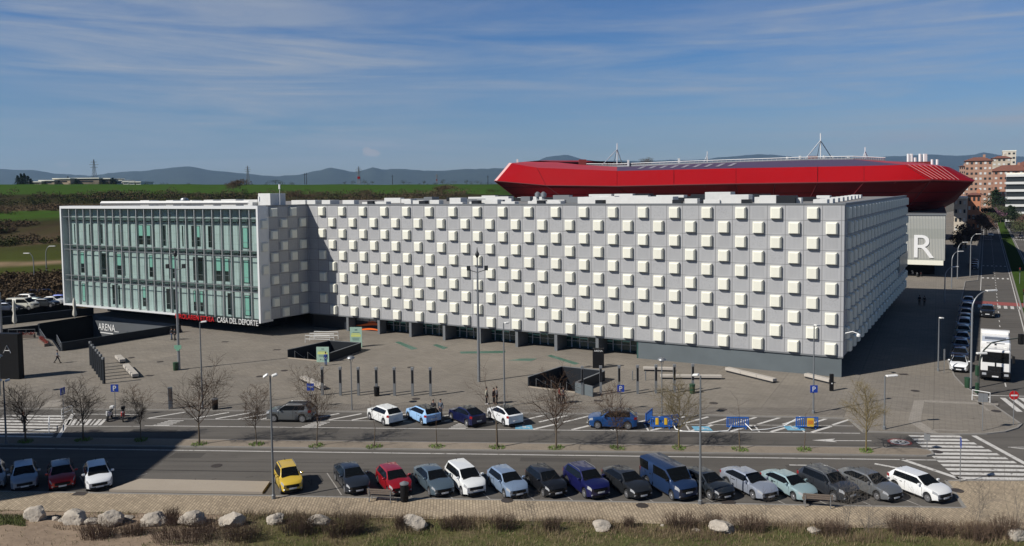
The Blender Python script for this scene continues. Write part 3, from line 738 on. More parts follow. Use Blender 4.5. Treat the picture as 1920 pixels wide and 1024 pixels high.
m.add([(p.x,p.y,Z) for p in (at(1522,825.6), at(1566,822.6), at(1560,826), at(1570,829.2))], [(0,3,2,1)])
zl0, zl1 = Vector((33.1,65.8)), Vector((31.5,55.3))   # crossing on the right
for k in range(12):
    f = (k+.25)/12; l = zl0 + (zl1-zl0)*f; w_ = 4.1 + 2.6*f
    ln(Vector((l.x, l.y, 0)), Vector((l.x, l.y, 0)) + E1*w_, .5)
ln(Vector((38.4,65.5,0)), Vector((38.3,58.4,0)), .42); ln(at(1690,861), at(1812,902), .42)
ln(at(1895,839), at(1960,846), .14); ln(at(1890,838.5), at(1950,838.5), .1)
zr0, zr1 = Vector((-39.2,67.0)), Vector((-42.3,75.2)) # crossing on the left
for k in range(9):
    r = zr0 + (zr1-zr0)*((k+.2)/9); e = Vector((r.x-.5, r.y, 0)); ln(e - E1*6.2, e, .46)
ln(at(108,822), at(137,775.5), .35)
ln(at(1480,872), at(1552,873), .16); ln(at(1640,869.5), at(1690,879), .3)
for k in range(9): ln(at(330+k*20,902.2+k*.42), at(340+k*20,902.4+k*.42), .22)
for k in range(9): ln(at(118+k*8.5,797.5), at(124+k*9.2,786), .30 if k % 3 else .12)
ln(at(110,799.5), at(262,799.5), .1); ln(at(140,776.5), at(262,777.5), .14)
struct(m.build('road_marking', MT['roadpaint']))
m = MB()
for al in range(96, 420, 5): ln(A(al,2.95), A(al+1.9,2.9), .12)
ln(A(100,5.85), A(700,5.85), .14); ln(A(180,.25), A(700,.3), .12); ln(A(120,10.2), A(700,10.3), .13)
for k in range(7): ln(A(156.6,.2+k*.96), A(160.2,.2+k*.96), .5)
for al in (365, 350, 470, 545, 432):
    for k in range(12): ln(A(al,.4+k*.55 if k < 6 else 10.2+(k-6)*.6), A(al+3,.4+k*.55 if k < 6 else 10.2+(k-6)*.6), .35)
for al in (236, 205):
    for k in range(6): ln(A(al,.6+k*.95), A(al+2.5,.6+k*.95), .4)
for k in range(5): ln(at(1880+k*17, 746), at(1912+k*26, 772+k*5), .5)
ln(at(1858,741.5), at(1960,744), .16)
struct(m.build('road_marking', MT['roadpaint']))
m = MB(); m.sheet([(p.x,p.y) for p in (A(160.6,-2.4), A(160.6,10), A(165,10), A(165,-2.4))], .003); struct(m.build('cycle_crossing', MT['roadred']))
m = MB()
for px, py in ((983,801),(1317,803.5),(1490,803)):
    c = at(px, py); m.add([(p.x,p.y,.006) for p in (c-E1*.75-E2*.62, c+E1*.8-E2*.62, c+E1*.62+E2*.62, c-E1*.85+E2*.62)], [(0,1,2,3)])
struct(m.build('disabled_bay_marking', MT['roadblue']))
m = MB()
def ring(c, r0, r1, z, n=20, sx=1, a0=0, a1=2*PI):
    vs_ = []; fs_ = []
    for i in range(n+1):
        w_ = a0+(a1-a0)*i/n; e = E1*math.cos(w_)*sx + E2*math.sin(w_)
        p, q = c+e*r0, c+e*r1; vs_ += [(p.x,p.y,z),(q.x,q.y,z)]
        if i: fs_.append((2*i-2,2*i-1,2*i+1,2*i))
    m.add(vs_, fs_)
for px, py in ((983,801),(1317,803.5),(1490,803)):   # wheelchair mark
    c = at(px, py); ring(c - E1*.2, .27, .36, .010, 16, 1, -2.6, 1.2)
    m.line(c-E1*.15+E2*.5, c-E1*.1-E2*.02, .1, .0105); m.line(c-E1*.1, c+E1*.35, .1, .011); m.line(c+E1*.35, c+E1*.5-E2*.35, .1, .0115); ring(c-E1*.15+E2*.6, 0, .1, .0118, 8)
cR = at(1687, 829); ring(cR, 0, .68, .008, 24, 1.1); 
struct(m.build('road_marking', MT['roadpaint']))
m = MB(); ring(cR, .68, .86, .008, 24, 1.1); struct(m.build('speed_limit_marking', MT['roadred']))
letters('speed_number', '30', MT['black'], None, Matrix.Translation(cR - E1*.5 - E2*.27 + Vector((0,0,.016))) @ Matrix.Rotation(AX_S, 4, 'Z') @ Matrix.Rotation(-PI/2, 4, 'X'), .54, 1.0, .002)
struct(bpy.data.objects['speed_number'])
m = MB()
for px, py in ((613.3,887.2),(735,890),(806,893),(872,895),(950,897),(1020,900),(1092,903),(1165,905),(1275,908),(1395,908),(1472,910),(1550,912),(1640,914)):
    a = at(px, py); ln(a, a + Vector((.42,-.907,0))*4.75, .08)
ln(at(150,893), at(168,925), .1); ln(at(256,893), at(276,888), .1)
struct(m.build('bay_marking', MT['bayline']))
m = MB(); ln(S(-30,-11.1), S(44,-11.35), .09); ln(S(-70,-3.2), S(um-2,-3.25), .05); ln(S(-24,-9.1), S(-8,-9.0), .05)
for k in range(26): u = rnd.uniform(-30, 30); v = rnd.uniform(-15,-12.2); ln(S(u,v), S(u+rnd.uniform(-.8,.8),v+rnd.uniform(.2,1.2)), .04)
struct(m.build('asphalt_seam', mat('bitumen_seam', (.035,.032,.030), .7, 0, .3, 2, spec=.1)))
m = MB()
for u, v, a, b in ((-24,-8.4,2.6,1.3),(-9,-12.4,1.8,2.2),(4,-8.1,5.5,.9),(17,-1.6,3.2,1.1),(-14,-1.4,1.6,1.6),(24,-9.5,2.2,1.4),(-31,-1.9,4.2,.8),(9,-13.6,1.2,1.6)): m.sheet([(p.x,p.y) for p in (S(u,v), S(u+a,v+.05), S(u+a-.05,v+b), S(u+.04,v+b))], .0025)
struct(m.build('asphalt_patch', ground_mat('patched_asphalt', (.062,.058,.053), (.100,.092,.084), .9, .6, 8)))
# paler strips set into the corner pavement, thin green slabs in the plaza
m = MB()
for q in ([(1714,750.5),(1733,751),(1726,790),(1703,789)], [(1733,750),(1872,756.5),(1872,760.5),(1734,754)], [(1703,790),(1726,790.5),(1760,813),(1737,813)], [(1748,805),(1815,807),(1815,808.5),(1746,806.5)], [(1817,741),(1822,741),(1857,771),(1851,771)], [(85,752),(124,748),(112,762),(70,765)]):
    m.sheet([(p.x,p.y) for p in (at(*r, PZ) for r in q)], PZ+.005)
struct(m.build('paving_strip', MT['strip']))
for q, lb in (([(740,641.5),(749,640.5),(783,653.5),(772,656)], 'dark green strip set in the plaza, left one by the arena doors'),
          ([(811,647),(819,645.5),(840,652),(831,655)], 'short green strip set in the plaza in front of the third column'),
          ([(862,659.5),(948,658),(946,662),(864,663)], 'long thin green strip lying across the plaza beside the tall mast'),
          ([(953,676),(978,672.5),(1007,672.5),(996,677)], 'pale bluish green strip in the plaza left of the black totem'),
          ([(1026,667.5),(1033,665.5),(1086,681.5),(1078,684)], 'long green strip slanting behind the right stairwell')):
    m = MB(); m.prism([(p.x,p.y) for p in (at(*r, PZ) for r in q)], PZ-.02, PZ+.012)
    tag(m.build('floor_strip', MT['greenstrip']), lb, 'floor glass', 'green strips in the plaza')
mh = MB(); mh.lathe([(.42,0),(.42,.012),(.36,.016)], 14); mh_r = mh.mesh('manhole_cover', MT['manhole'])
mh = MB(); mh.box(-.45,.45,-.3,.3,0,.014); mh_s = mh.mesh('manhole_cover', MT['manhole'])
spots = [(422,641,'on the plaza right of the tall left mast'),(246,671,'on the plaza above the short white bench'),(300,678.5,'on the plaza between the left benches and the left mast'),(280,704.5,'on the plaza by the end of the long left bench'),(533,695,'on the plaza left of the middle stairwell, larger'),(487,706,'on the plaza behind the street lamp with two heads'),(519,656,'just left of the middle stairwell'),(770,689,'behind the middle row of posts'),(780,748,'at the kerb behind the pale blue car'),(1122,751.5,'on the pavement below the right stairwell'),(1338,756,'on the pavement right of the right-hand posts'),(1355,768,'on the pavement at the right, nearest the hatched bays'),(1694,702,'near the corner pavement lamp'),(1716,733,'on the corner pavement between lamp and pale strip'),(1868,771,'near the no-entry sign'),(175,806,'on the asphalt before the left young tree'),(406,871,'on the asphalt of the near lane'),(1757,845,'on the crossing by the end of the median'),(150,926,'on the brick pavement below the white hatchback'),(951,938.5,'on the brick pavement below the pale blue hatchback'),(1204,948,'on the brick pavement below the dark van'),(1365,942,'on the brick pavement right of the near lamp post'),(1795,920,'on the brick pavement beside the last white hatchback')]
for i, (px, py, lb) in enumerate(spots):
    road_ = 800 < py < 900 and px < 1780; p = at(px, py, .1); p.z = .004 if road_ else .104
    tag(link('manhole_cover', mh_r if i % 3 else mh_s, None, p, AX_S), 'rusty iron cover let in ' + lb, 'manhole cover', 'manhole covers in the paving')

# haze round everything below the sky
m = MB(); m.box(-16000, 16000, -2500, 17500, -8, 950)
hz = bpy.data.materials.new('haze'); hz.use_nodes = True; t = NT(hz.node_tree); t.t.nodes.remove(t.t.nodes['Principled BSDF'])
pv = t.n('ShaderNodeVolumePrincipled'); pv.inputs['Color'].default_value = (.42,.66,1.0,1); pv.inputs['Density'].default_value = 4.5e-5; pv.inputs['Anisotropy'].default_value = .1
t.link(pv.outputs[0], t.t.nodes['Material Output'].inputs['Volume'])
HAZE = tag(m.build('haze', hz), kind='stuff')
# ------------------------------------------------------------------ stadium
stad = thing('stadium', 'big red faceted football stadium rising behind the grey arena', 'stadium')
redm = mat('red_stadium_panel', (.27,.0045,.008), .55, 0, .08, .12, spec=.06)
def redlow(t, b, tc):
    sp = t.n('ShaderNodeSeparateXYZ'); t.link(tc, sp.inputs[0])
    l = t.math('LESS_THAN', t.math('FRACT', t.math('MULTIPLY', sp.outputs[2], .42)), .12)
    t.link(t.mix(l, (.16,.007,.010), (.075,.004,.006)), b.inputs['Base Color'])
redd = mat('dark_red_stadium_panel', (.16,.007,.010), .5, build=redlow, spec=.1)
rooft = mat('purple_roof_sheet', (.085,.045,.085), .5, 0, .12, .1)
redr = mat('light_red_roof_sheet', (.42,.045,.05), .5, 0, .1, .1, spec=.15)
back = lambda p, k, dz=0: p + D1*k + Vector((0,0,dz))
Rr = [far(927.5,340,262), far(1024,348.5,252), far(1157,350,238), far(1380,345.5,217), far(1620,342,190), far(1745,338.5,175), far(1824,341,178)]
Tt = [far(956,306,267), far(1007,314.5,257), far(1157,320.6,243), far(1380,315.5,222), far(1620,311.2,195), far(1697,309,182), far(1768,312,185)]
Ii = [far(1010,301,296), far(1085,308.5,288), far(1157,313,277), far(1380,304,256), far(1503,300.3,245), far(1600,299,238), far(1700,304,238)]
Rr += [back(Rr[6], 42, .5), back(Rr[5], 150, 1), back(Rr[2], 165, 3), back(Rr[0], 90, 2)]
Tt += [back(Tt[6], 38, .5), back(Tt[5], 138, 1), back(Tt[2], 150, 3), back(Tt[0], 85, 1.5)]
Ii += [back(Ii[6], 45, 1), back(Ii[5], 70, 1), back(Ii[2], 80, 2), back(Ii[0], 40, 1)]
cen = sum((Vector((p.x,p.y,0)) for p in Rr), Vector()) / len(Rr)
Bb = []
for p in Rr:
    d = cen - Vector((p.x,p.y,0)); d.normalize(); q = Vector((p.x,p.y,0)) + d*20; Bb.append(Vector((q.x,q.y,8)))
Bb[5] = far(1690,403,193); Bb[6] = far(1752,397,216); Bb[7] = far(1790,379,288)
def band(name, a, b, mt, idx, parent=stad, th=None):
    m = MB(); n = len(a)
    us = sorted(set(idx) | {(i+1) % n for i in idx}); ix = {u: k for k, u in enumerate(us)}; q = len(us)
    m.add([a[u] for u in us]+[b[u] for u in us], [(ix[i], ix[(i+1) % n], q+ix[(i+1) % n], q+ix[i]) for i in idx])
    return m.build(name, mt, parent, 180)
ALL = range(11)
up_ = band('wall_band', Rr, Tt, redm, ALL)
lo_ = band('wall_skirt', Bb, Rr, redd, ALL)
m = MB(); 
for p_, q_, w_ in ((Rr, Rr, .35), ):
    for i in range(6): m.tube([p_[i]+Vector((0,0,.05)), p_[i+1]+Vector((0,0,.05))], .22, 4)
m.build('rim_edge', mat('dark_red_edge', (.10,.006,.008), .6), stad)
band('roof', Tt, Ii, rooft, [2,3,4]); band('roof', Tt, Ii, redr, [0,1,5,6,7,8,9,10])
m = MB()                                             # panel seams
for i in range(6):
    n = max(2, int((Rr[i+1]-Rr[i]).length/9))
    for k in range(n):
        f = k/n; a = Rr[i].lerp(Rr[i+1], f); b = Tt[i].lerp(Tt[i+1], f); c = Bb[i].lerp(Bb[i+1], f)
        if k % 2 == 0: m.tube([a+Vector((-.02,-.05,0)), b+Vector((-.02,-.05,0))], .07, 3)
        m.tube([a, c], .16, 3)
m.build('panel_seam', mat('seam_dark_red', (.09,.005,.007), .6), stad)
m = MB()                                             # pale stripes by the right corner
for k in range(7):
    f = .05 + k*.14; a = Tt[5].lerp(Tt[6], f); b = Rr[5].lerp(Rr[6], f*.72)+Vector((0,0,.3)); o_ = Vector((.1,-.25,.1))
    m.tube([a+o_, b+o_], .08, 3)
m.build('painted_stripe', mat('pale_red_stripe', (.50,.22,.22), .5), stad)
nn_ = (Rr[1]-Rr[0]).cross(Tt[0]-Rr[0]).normalized(); nn_ = nn_ if nn_.y < 0 else -nn_; dd_ = (Rr[1]-Rr[0]).normalized()
m = MB(); m.add([Rr[0]+nn_*.12-dd_*.2, Tt[0]+nn_*.12-dd_*.2, Tt[0]+nn_*.12+dd_*.9, Rr[0]+nn_*.12+dd_*.8], [(0,1,2,3)])  # pale strip paints the sunlit end face of the left tip
m.build('lit_end_strip', mat('painted_sunlit_edge', (.75,.45,.43), .4), stad)
m = MB()                                             # inner roof edge: grey gutter, white rail
gut = [far(1100,311,290), far(1157,311.5,278), far(1260,307.5,267), far(1380,303.5,257), far(1500,299.5,246), far(1600,297.8,239), far(1660,300.5,238)]
for i in range(6):
    a, b = gut[i], gut[i+1]; u = Vector((0,0,1.0)); m.add([a-u*1.2, b-u*1.2, b+u*.3, a+u*.3], [(0,1,2,3)])
m.build('gutter', MT['steel'], stad)
m = MB()
for i in range(6):
    a, b = gut[i]+Vector((0,0,.7)), gut[i+1]+Vector((0,0,.7)); m.tube([a,b], .14, 4); n = 14
    for k in range(n): p = a.lerp(b, k/n); m.tube([p, p-Vector((0,0,.8))], .07, 3)
m.build('rail', MT['white'], stad)
logo = MB()                                          # long pale lettering shapes on the roof, seen almost edge on
for k in range(9):
    f0 = .16 + k*.085; a = Tt[2].lerp(Tt[3], f0*1.1); b = Ii[2].lerp(Ii[3], f0*1.1+.02); nn = (Tt[3]-Tt[2]).normalized()
    p = a.lerp(b, .25)+Vector((0,0,.15)); q = a.lerp(b, .75)+Vector((0,0,.15))
    logo.add([p, p+nn*1.2, q+nn*3.0, q+nn*1.6], [(0,1,2,3)])
logo.build('roof_lettering', mat('faded_roof_print', (.30,.27,.31), .6), stad)
def mast(px, ybase, ytop, yfork, y, wl, wr):
    b = far(px, ybase, y); tp = far(px, ytop, y); f = far(px, yfork, y); m = MB()
    m.tube([b, tp], .18, 5); m.tube([f, far(px-wl, ybase, y-6)], .14, 4); m.tube([f, far(px+wr, ybase, y+6)], .14, 4); m.tube([f, far(px-wl*.25, ybase, y+25)], .1, 4)
    m.build('roof_mast', MT['white'], stad)
mast(1157, 309, 269, 280, 286, 27, 10); mast(1538.5, 298, 250, 263.5, 262, 28, 22); mast(1326, 304.5, 284, 290, 390, 6, 1); mast(1622, 303, 276, 284, 330, 7, 9)
m = MB()
for px in (1703,1709,1715.5,1725,1733,1736): b = far(px, 306, 250); m.tube([b, far(px, 288.5+(px==1715.5)*7, 250)], .45, 6)
for px in (1747.5, 1757): b = far(px, 309, 235); m.tube([b, far(px, 299, 235)], .35, 6)
m.build('antenna', MT['white'], stad)
m = MB()
p = far(1716, 307, 250); m.box(p.x-6, p.x+5, p.y-1, p.y+3, p.z-2, p.z+.6); p = far(1524, 302, 258); m.box(p.x-1.2, p.x+1.2, p.y-1, p.y+1, p.z-1, p.z+1.6); p = far(1092, 306, 292); m.box(p.x-1.3, p.x+1.3, p.y-1, p.y+1, p.z-1, p.z+1.3)
m.build('roof_frame', mat('rust_red_frame', (.22,.03,.025), .6), stad)
m = MB()
for px, y in ((970,303.5),(1178,305),(1273,302),(1500,297),(1476,299),(1545,296.5),(1590,297.5),(1560,297)):
    p = far(px, y, 275); m.box(p.x-.3,p.x+.3,p.y-.3,p.y+.3,p.z-1.2,p.z+.9)
m.build('roof_light', MT['white'], stad)
m = MB(); m.prism([(p.x, p.y) for p in (b.lerp(Vector((cen.x,cen.y,0)), .25) for b in Bb)], 0, 8.2); m.build('base', MT['blackwall'], stad)

# ------------------------------------------------------------------ ribbed hall with the letter R
hall = thing('ribbed_hall', 'boxy grey hall of upright ribs with a giant white letter R below the red stadium', 'building')
h0 = at(1771, 523); hy = h0.y; dL = (pK-pC).normalized()
zt_ = hgt(1771.5, 404, h0); zb_ = hgt(1771.5, 489, h0)
rzh = math.atan2(dL.y, dL.x); Mh = Matrix.Translation((h0.x, h0.y, 0)) @ Matrix.Rotation(rzh, 4, 'Z')
def ribs(t, b, tc):
    sp = t.n('ShaderNodeSeparateXYZ'); t.link(tc, sp.inputs[0])
    z = t.math('FLOOR', t.math('MULTIPLY', sp.outputs[2], .45)); wn = t.n('ShaderNodeTexWhiteNoise', noise_dimensions='1D'); t.link(z, wn.inputs['W'])
    t.link(t.mix(wn.outputs['Value'], (.36,.37,.33), (.46,.46,.42)), b.inputs['Base Color'])
ribm = mat('ribbed_grey_polycarbonate', (.36,.36,.33), .5, build=ribs)
m = MB(); m.T = Mh; m.box(0, 30, -100, 0, zb_, zt_); hw = m.build('wall', ribm, hall)
m = MB(); m.T = Mh
for i in range(100): m.box(.05+i*.3, .11+i*.3, 0, .05, zb_, zt_)
m.build('rib', MT['steel'], hall)
m = MB(); m.T = Mh; m.box(-.04, 0, -100, .02, zb_, zt_+.1); m.build('side_wall', MT['darkclad'], hall)
m = MB(); m.T = Mh; m.box(-.2, 30, -100, .2, zt_, zt_+.35); m.build('roof', MT['greymetal'], hall)
m = MB(); m.T = Mh; m.box(.3, 30, -3, .1, zb_-1.05, zb_); m.build('beam', MT['cream'], hall)
m = MB(); m.T = Mh; m.box(2, 30, -90, -8, 0, zb_-1); m.build('core', MT['blackwall'], hall)
sR = lambda px: (lambda d: ((0-h0.x)*-d.y + d.x*(0-h0.y)) / (dL.x*-d.y + d.x*dL.y))(ray(px, 450))
letters('letter', 'R', MT['white'], hall, Mh @ Matrix.Translation((sR(1714), .16, hgt(1714,485,h0))) @ Matrix.Rotation(PI, 4, 'Z'), hgt(1714,442,h0)-hgt(1714,485,h0), sR(1714)-sR(1752), .03)

# ------------------------------------------------------------------ distant town on the right
def wmat(name, wall, win_, cw, ch, fw=.35, fh=.45):
    return mat(name, wall, .85, 0, .12, .3)
tile = mat('red_roof_tile', (.19,.075,.05), .85, 0, .25, .5)
win_dark = mat('far_window_glass', (.03,.035,.04), .15); win_white = mat('white_blind', (.55,.55,.53), .5)
def block(name, label, px0, px1, ytop, dist, depth, wallc, rows, cols, roof_=True, rot=.0, winw=.5, stripes=False):
    rr = random.Random(int(px0*7)); a = far(px0, 420, dist); b = far(px1, 420, dist); top = far(px0, ytop, dist).z
    o = thing(name, label, 'building', ((a.x+b.x)/2, dist, 0), -AV)
    W = (b.x-a.x)/2*.86; mw = mat(name + '_wall', wallc, .85, 0, .14, .25); m = MB(); m.box(-W, W, 0, depth, 0, top); m.build('wall', mw, o)
    hfl = 3.1 if rows == 0 else top/rows
    nfl = rows or int(top/3.1)
    for r in range(nfl):
        for c in range(cols):
            if stripes: continue
            xx = -W + 2*W*(c+.5)/cols; zz = hfl*(r+.35); ww = W/cols*winw*2
            m = MB(); m.box(xx-ww/2, xx+ww/2, -.12, 0, zz, zz+hfl*.42); m.build('window', win_white if rr.random() < .55 else win_dark, o)
    if stripes:
        for r in range(nfl):
            m = MB(); m.box(-W-.3, W*.1, -.9, .2, hfl*(r+.68), hfl*(r+1)); m.box(W*.45, W+.3, -.9, .2, hfl*(r+.68), hfl*(r+1)); m.build('balcony', MT['roofwhite'], o)
            m = MB(); m.box(-W, W, -.1, 0, hfl*r+.1, hfl*(r+.6)); m.build('window', win_dark, o)
    else:
        nd = max(2, int(depth/4))
        for r in range(nfl):
            m = MB()
            for c in range(nd): yy = depth*(c+.5)/nd; m.box(-W-.12, -W, yy-.8, yy+.8, hfl*(r+.35), hfl*(r+.8))
            m.build('window', win_dark, o)
    if roof_:
        m = MB(); e = .8; rh = min(W, depth/2)*.35
        m.add([(-W-e,-e,top),(W+e,-e,top),(W+e,depth+e,top),(-W-e,depth+e,top),(-W*.4,depth*.5,top+rh),(W*.4,depth*.5,top+rh)], [(0,1,5,4),(1,2,5),(2,3,4,5),(3,0,4),(3,2,1,0)])
        rf = m.build('roof', tile, o); m = MB(); m.box(W*.3,W*.3+1.2,depth*.5-.6,depth*.5+.6,top+rh*.6,top+rh+1.4); m.build('chimney', mw, rf)
    else:
        m = MB(); m.box(-W-.2, W+.2, -.2, depth+.2, top, top+.7); m.build('roof', MT['cream'], o)
    return o
block('apartment_tower', 'tall brown brick tower with rows of white windows behind the right stadium tip', 1807, 1858, 302, 430, 20, (.34,.20,.14), 12, 6)
block('apartment_building', 'cream block with setback top storeys behind the brick tower', 1858, 1893, 297, 500, 22, (.42,.36,.28), 14, 4)
block('apartment_building', 'pale tallest block at the crest of the town skyline', 1877, 1902, 284, 560, 20, (.55,.50,.42), 0, 3, False)
block('apartment_building', 'long red roofed brick block beside the brick tower', 1852, 1935, 321, 455, 20, (.34,.18,.125), 10, 9)
block('apartment_building', 'orange brick house row with rooftop terraces at the right edge of the skyline', 1900, 1960, 311, 520, 20, (.38,.19,.12), 12, 6)
block('office_building', 'modern block with white horizontal balcony bands at the right edge', 1886, 1960, 327, 385, 18, (.10,.10,.105), 7, 4, False, stripes=True)
block('brick_house', 'orange brick house with a tiled roof below the stadium tip', 1813, 1838, 366, 300, 26, (.42,.18,.10), 5, 3)
block('apartment_building', 'cream flat roofed block tucked between stadium and orange brick house', 1788, 1812, 373, 290, 22, (.48,.42,.34), 5, 3, False)
block('apartment_building', 'small distant brick tower left of the tall brick tower', 1797, 1808, 312, 520, 14, (.34,.21,.16), 12, 3)

# ------------------------------------------------------------------ left horizon: works, houses, pylons
def shed(label, px0, px1, ytop, ybot, dist, col):
    a, b = far(px0, ybot, dist), far(px1, ybot, dist); top = far(px0, ytop, dist).z
    o = thing('factory_building', label, 'building', ((a.x+b.x)/2, dist, a.z)); W = (b.x-a.x)/2; H = max(1.5, top-a.z)
    m = MB(); m.box(-W, W, 0, 25, -3, H); m.build('wall', mat('works_wall', col, .8, 0, .12, .1), o)
    m = MB(); m.box(-W-.5, W+.5, -.8, 25.5, H, H+.8); m.build('roof', MT['cream'], o)
    m = MB(); m.box(-W*.85, W*.6, -.15, 0, H*.35, H*.6); m.build('window_band', win_dark, o)
    return o
shed('long low sandy factory hall on the left horizon', 100, 132, 336, 345, 690, (.42,.32,.22)); shed('taller sandy factory block with a flat cream roof on the horizon', 130, 186, 335.5, 345, 700, (.20,.16,.12))
shed('small sandy annex at the left end of the horizon factory', 55, 78, 342, 346, 680, (.48,.38,.28)); shed('sandy middle shed of the horizon factory', 74, 102, 339.5, 346, 684, (.34,.26,.19)); shed('dark tall hall at the right end of the horizon factory', 182, 207, 336, 345, 705, (.05,.045,.04))
wh_ = (.70,.69,.66)
for i, (a, b, y) in enumerate(((219,229,339),(231,241,341.5),(243,252,342),(255,264,342))):
    shed(('tallest white house right of the horizon factory', 'second white house from the left in the row on the horizon', 'third white house in the row on the horizon', 'rightmost white house in the row on the horizon')[i], a, b, y, 346, 715, wh_)
def pylon(px, ytop, ybot, dist, label, lattice=True, pole=False):
    b = far(px, ybot, dist); top = far(px, ytop, dist).z; H = top-b.z
    o = thing('power_pylon' if not pole else 'power_pole', label, 'pylon' if not pole else 'pole', (b.x, b.y, b.z-1)); m = MB(); r = .16
    if pole:
        m.tube([(0,0,0),(0,0,H+1)], [.35,.22], 6); m.build('pole', MT['darkmetal'], o)
        m = MB(); m.tube([(-1.2,0,H*.95),(1.2,0,H*.95)], .12, 4); m.build('cross_arm', MT['darkmetal'], o); return o
    w0 = H*.09
    for sx in (-1,1):
        for sy in (-1,1): m.tube([(sx*w0,sy*w0,0),(sx*w0*.35,sy*w0*.35,H*.72),(sx*.15,sy*.15,H)], r, 4)
    for k in range(9):
        z0, z1 = H*k/9, H*(k+1)/9; f0, f1 = w0*(1-.9*k/9), w0*(1-.9*(k+1)/9)
        for sy in (-1,1): m.tube([(-f0,sy*f0,z0),(f1,sy*f1,z1)], r*.7, 3); m.tube([(f0,sy*f0,z0),(-f1,sy*f1,z1)], r*.7, 3)
    m.build('lattice', MT['steel'] if px > 300 else MT['greymetal'], o)
    m = MB()
    for z_, w_ in ((.70,.24),(.80,.30),(.90,.2)): m.tube([(-H*w_*.6,0,H*z_),(H*w_*.6,0,H*z_)], r*1.2, 4)
    m.build('cross_arm', MT['steel'] if px > 300 else MT['greymetal'], o)
    if px > 600:
        m = MB(); m.box(-w0*.8,w0*.8,-w0*.8,w0*.8,H*.28,H*.42); m.build('red_band', redm, o)
    return o
pylon(177.5, 297, 346, 760, 'thin grey lattice pylon behind the horizon factory'); pylon(465, 309, 344, 770, 'white lattice pylon on the crest left of centre'); pylon(673, 310, 343, 780, 'red and white lattice pylon with crossarms on the crest')
pylon(819, 324, 342, 760, 'slender pale lattice pylon nearest the red stadium')
for i, (px, yt) in enumerate(((571.5,325),(575,324),(736,328),(915,329))):
    pylon(px, yt, 344, 740, ('left pole of a dark pair standing on the green crest', 'right pole of a dark pair standing on the green crest', 'single dark pole on the crest right of the red and white pylon', 'dark pole on the crest just left of the stadium')[i], pole=True)

# ------------------------------------------------------------------ far vegetation
def leafball(m, c, rx, rz, n, sz, r_, flat=.0):
    for _ in range(n):
        while True:
            p = Vector((r_.uniform(-1,1), r_.uniform(-1,1), r_.uniform(-1,1)))
            if p.length < 1: break
        k = (noise.noise(p*1.7 + c*.37)+1)*.5
        p = Vector((p.x*rx, p.y*rx, p.z*rz))*(.6+.6*k); q = c+p; a = Vector((r_.gauss(0,1), r_.gauss(0,1), r_.gauss(0,1))).normalized(); b = a.orthogonal().normalized()
        s_ = sz*r_.uniform(.5,1.3); m.add([q+a*s_, q-a*s_*.5+b*s_*.8, q-a*s_*.5-b*s_*.8], [(0,1,2)])
def gz(x, y):
    az = math.degrees(math.atan2(x, y)); return ht(az, math.hypot(x, y)) - .3
rv = random.Random(11)
def scrub(name, az0, az1, d0, d1, n, size, mt, per=26, skip=0):
    per = int(per*3.2)
    m = MB()
    for _ in range(n):
        az = rv.uniform(az0, az1); d = rv.uniform(d0, d1); x, y = math.sin(R(az))*d, math.cos(R(az))*d
        nz = noise.noise(Vector((x*.022, y*.03, 4)))+.5*noise.noise(Vector((x*.07, y*.09, 8)))
        if nz < skip: continue
        s_ = size*rv.uniform(.35,1.1)*(1+.9*max(0,nz)); leafball(m, Vector((x, y, gz(x,y)+s_*.45)), s_*1.3, s_*.8, per, .12+s_*.07, rv)
    o = m.build(name, mt); o['kind'] = 'stuff'; return o
scrub('bank_scrub', -34, -26, 166, 186, 620, .9, MT['scrubbrown'], 22, -.2)
scrub('bank_scrub', -34, -26, 262, 300, 300, 1.9, MT['scrubgreen'], 26, -.02)
scrub('bank_scrub', -34, -26, 268, 318, 300, 1.7, MT['scrubbrown'], 26, -.1)
scrub('hedge_scrub', -34, -16, 352, 384, 420, 1.8, MT['scrubbrown'], 24, -.1)
scrub('hedge_scrub', -34, -9, 410, 480, 560, 2.5, MT['scrubgreen'], 26, -.04)
scrub('hedge_scrub', -34, -3, 430, 520, 560, 2.5, MT['scrubbrown'], 26, -.04)
scrub('hedge_scrub', -15, 0, 395, 430, 160, 2.4, MT['scrubbrown'], 24, .05)
scrub('crest_scrub', -33, 0, 722, 750, 120, 1.8, MT['scrubgreen'], 18, .1)
def far_tree(px, ytop, ybot, dist, w_, mt, label, name='tree', shape='round', n=260):
    b = far(px, ybot, dist); H = far(px, ytop, dist).z-b.z; o = thing(name, label, 'tree', (b.x,b.y,b.z-.4)); m = MB()
    m.tube([(0,0,0),(0,0,H*.75)], [H*.035,H*.01], 5); m.build('trunk', MT['bark'], o); m = MB()
    if shape == 'cone':
        for k in range(12):
            z_ = H*(.12+.85*k/12); leafball(m, Vector((rv.uniform(-.1,.1)*w_,rv.uniform(-.1,.1)*w_,z_)), w_*(1-.88*k/12)*rv.uniform(.85,1.15), H*.06, n//4, min(.6,H*.04), rv)
    else:
        for k in range(14):
            c = Vector((rv.uniform(-.55,.55)*w_, rv.uniform(-.55,.55)*w_, H*rv.uniform(.3,.85))); leafball(m, c, w_*.5, H*.2, n//5, min(.5,H*.04), rv)
    m.build('crown', mt, o); return o
for i, (px, yt, w_) in enumerate(((34,327,4),(40,323.5,3.4),(46,323,3.6),(53,328,4.4),(58.5,333,3.2))):
    far_tree(px, yt, 347, 660, w_, MT['conifer'], ('leftmost dark conifer of the clump on the left horizon', 'second tall conifer from the left in the horizon clump', 'tallest middle conifer of the horizon clump', 'broad conifer right of the tallest one in the horizon clump', 'shortest conifer at the right end of the horizon clump')[i], 'conifer', 'cone')
far_tree(211, 332, 346, 690, 4, MT['conifer'], 'dark conifer between factory and white houses', 'conifer', 'cone')
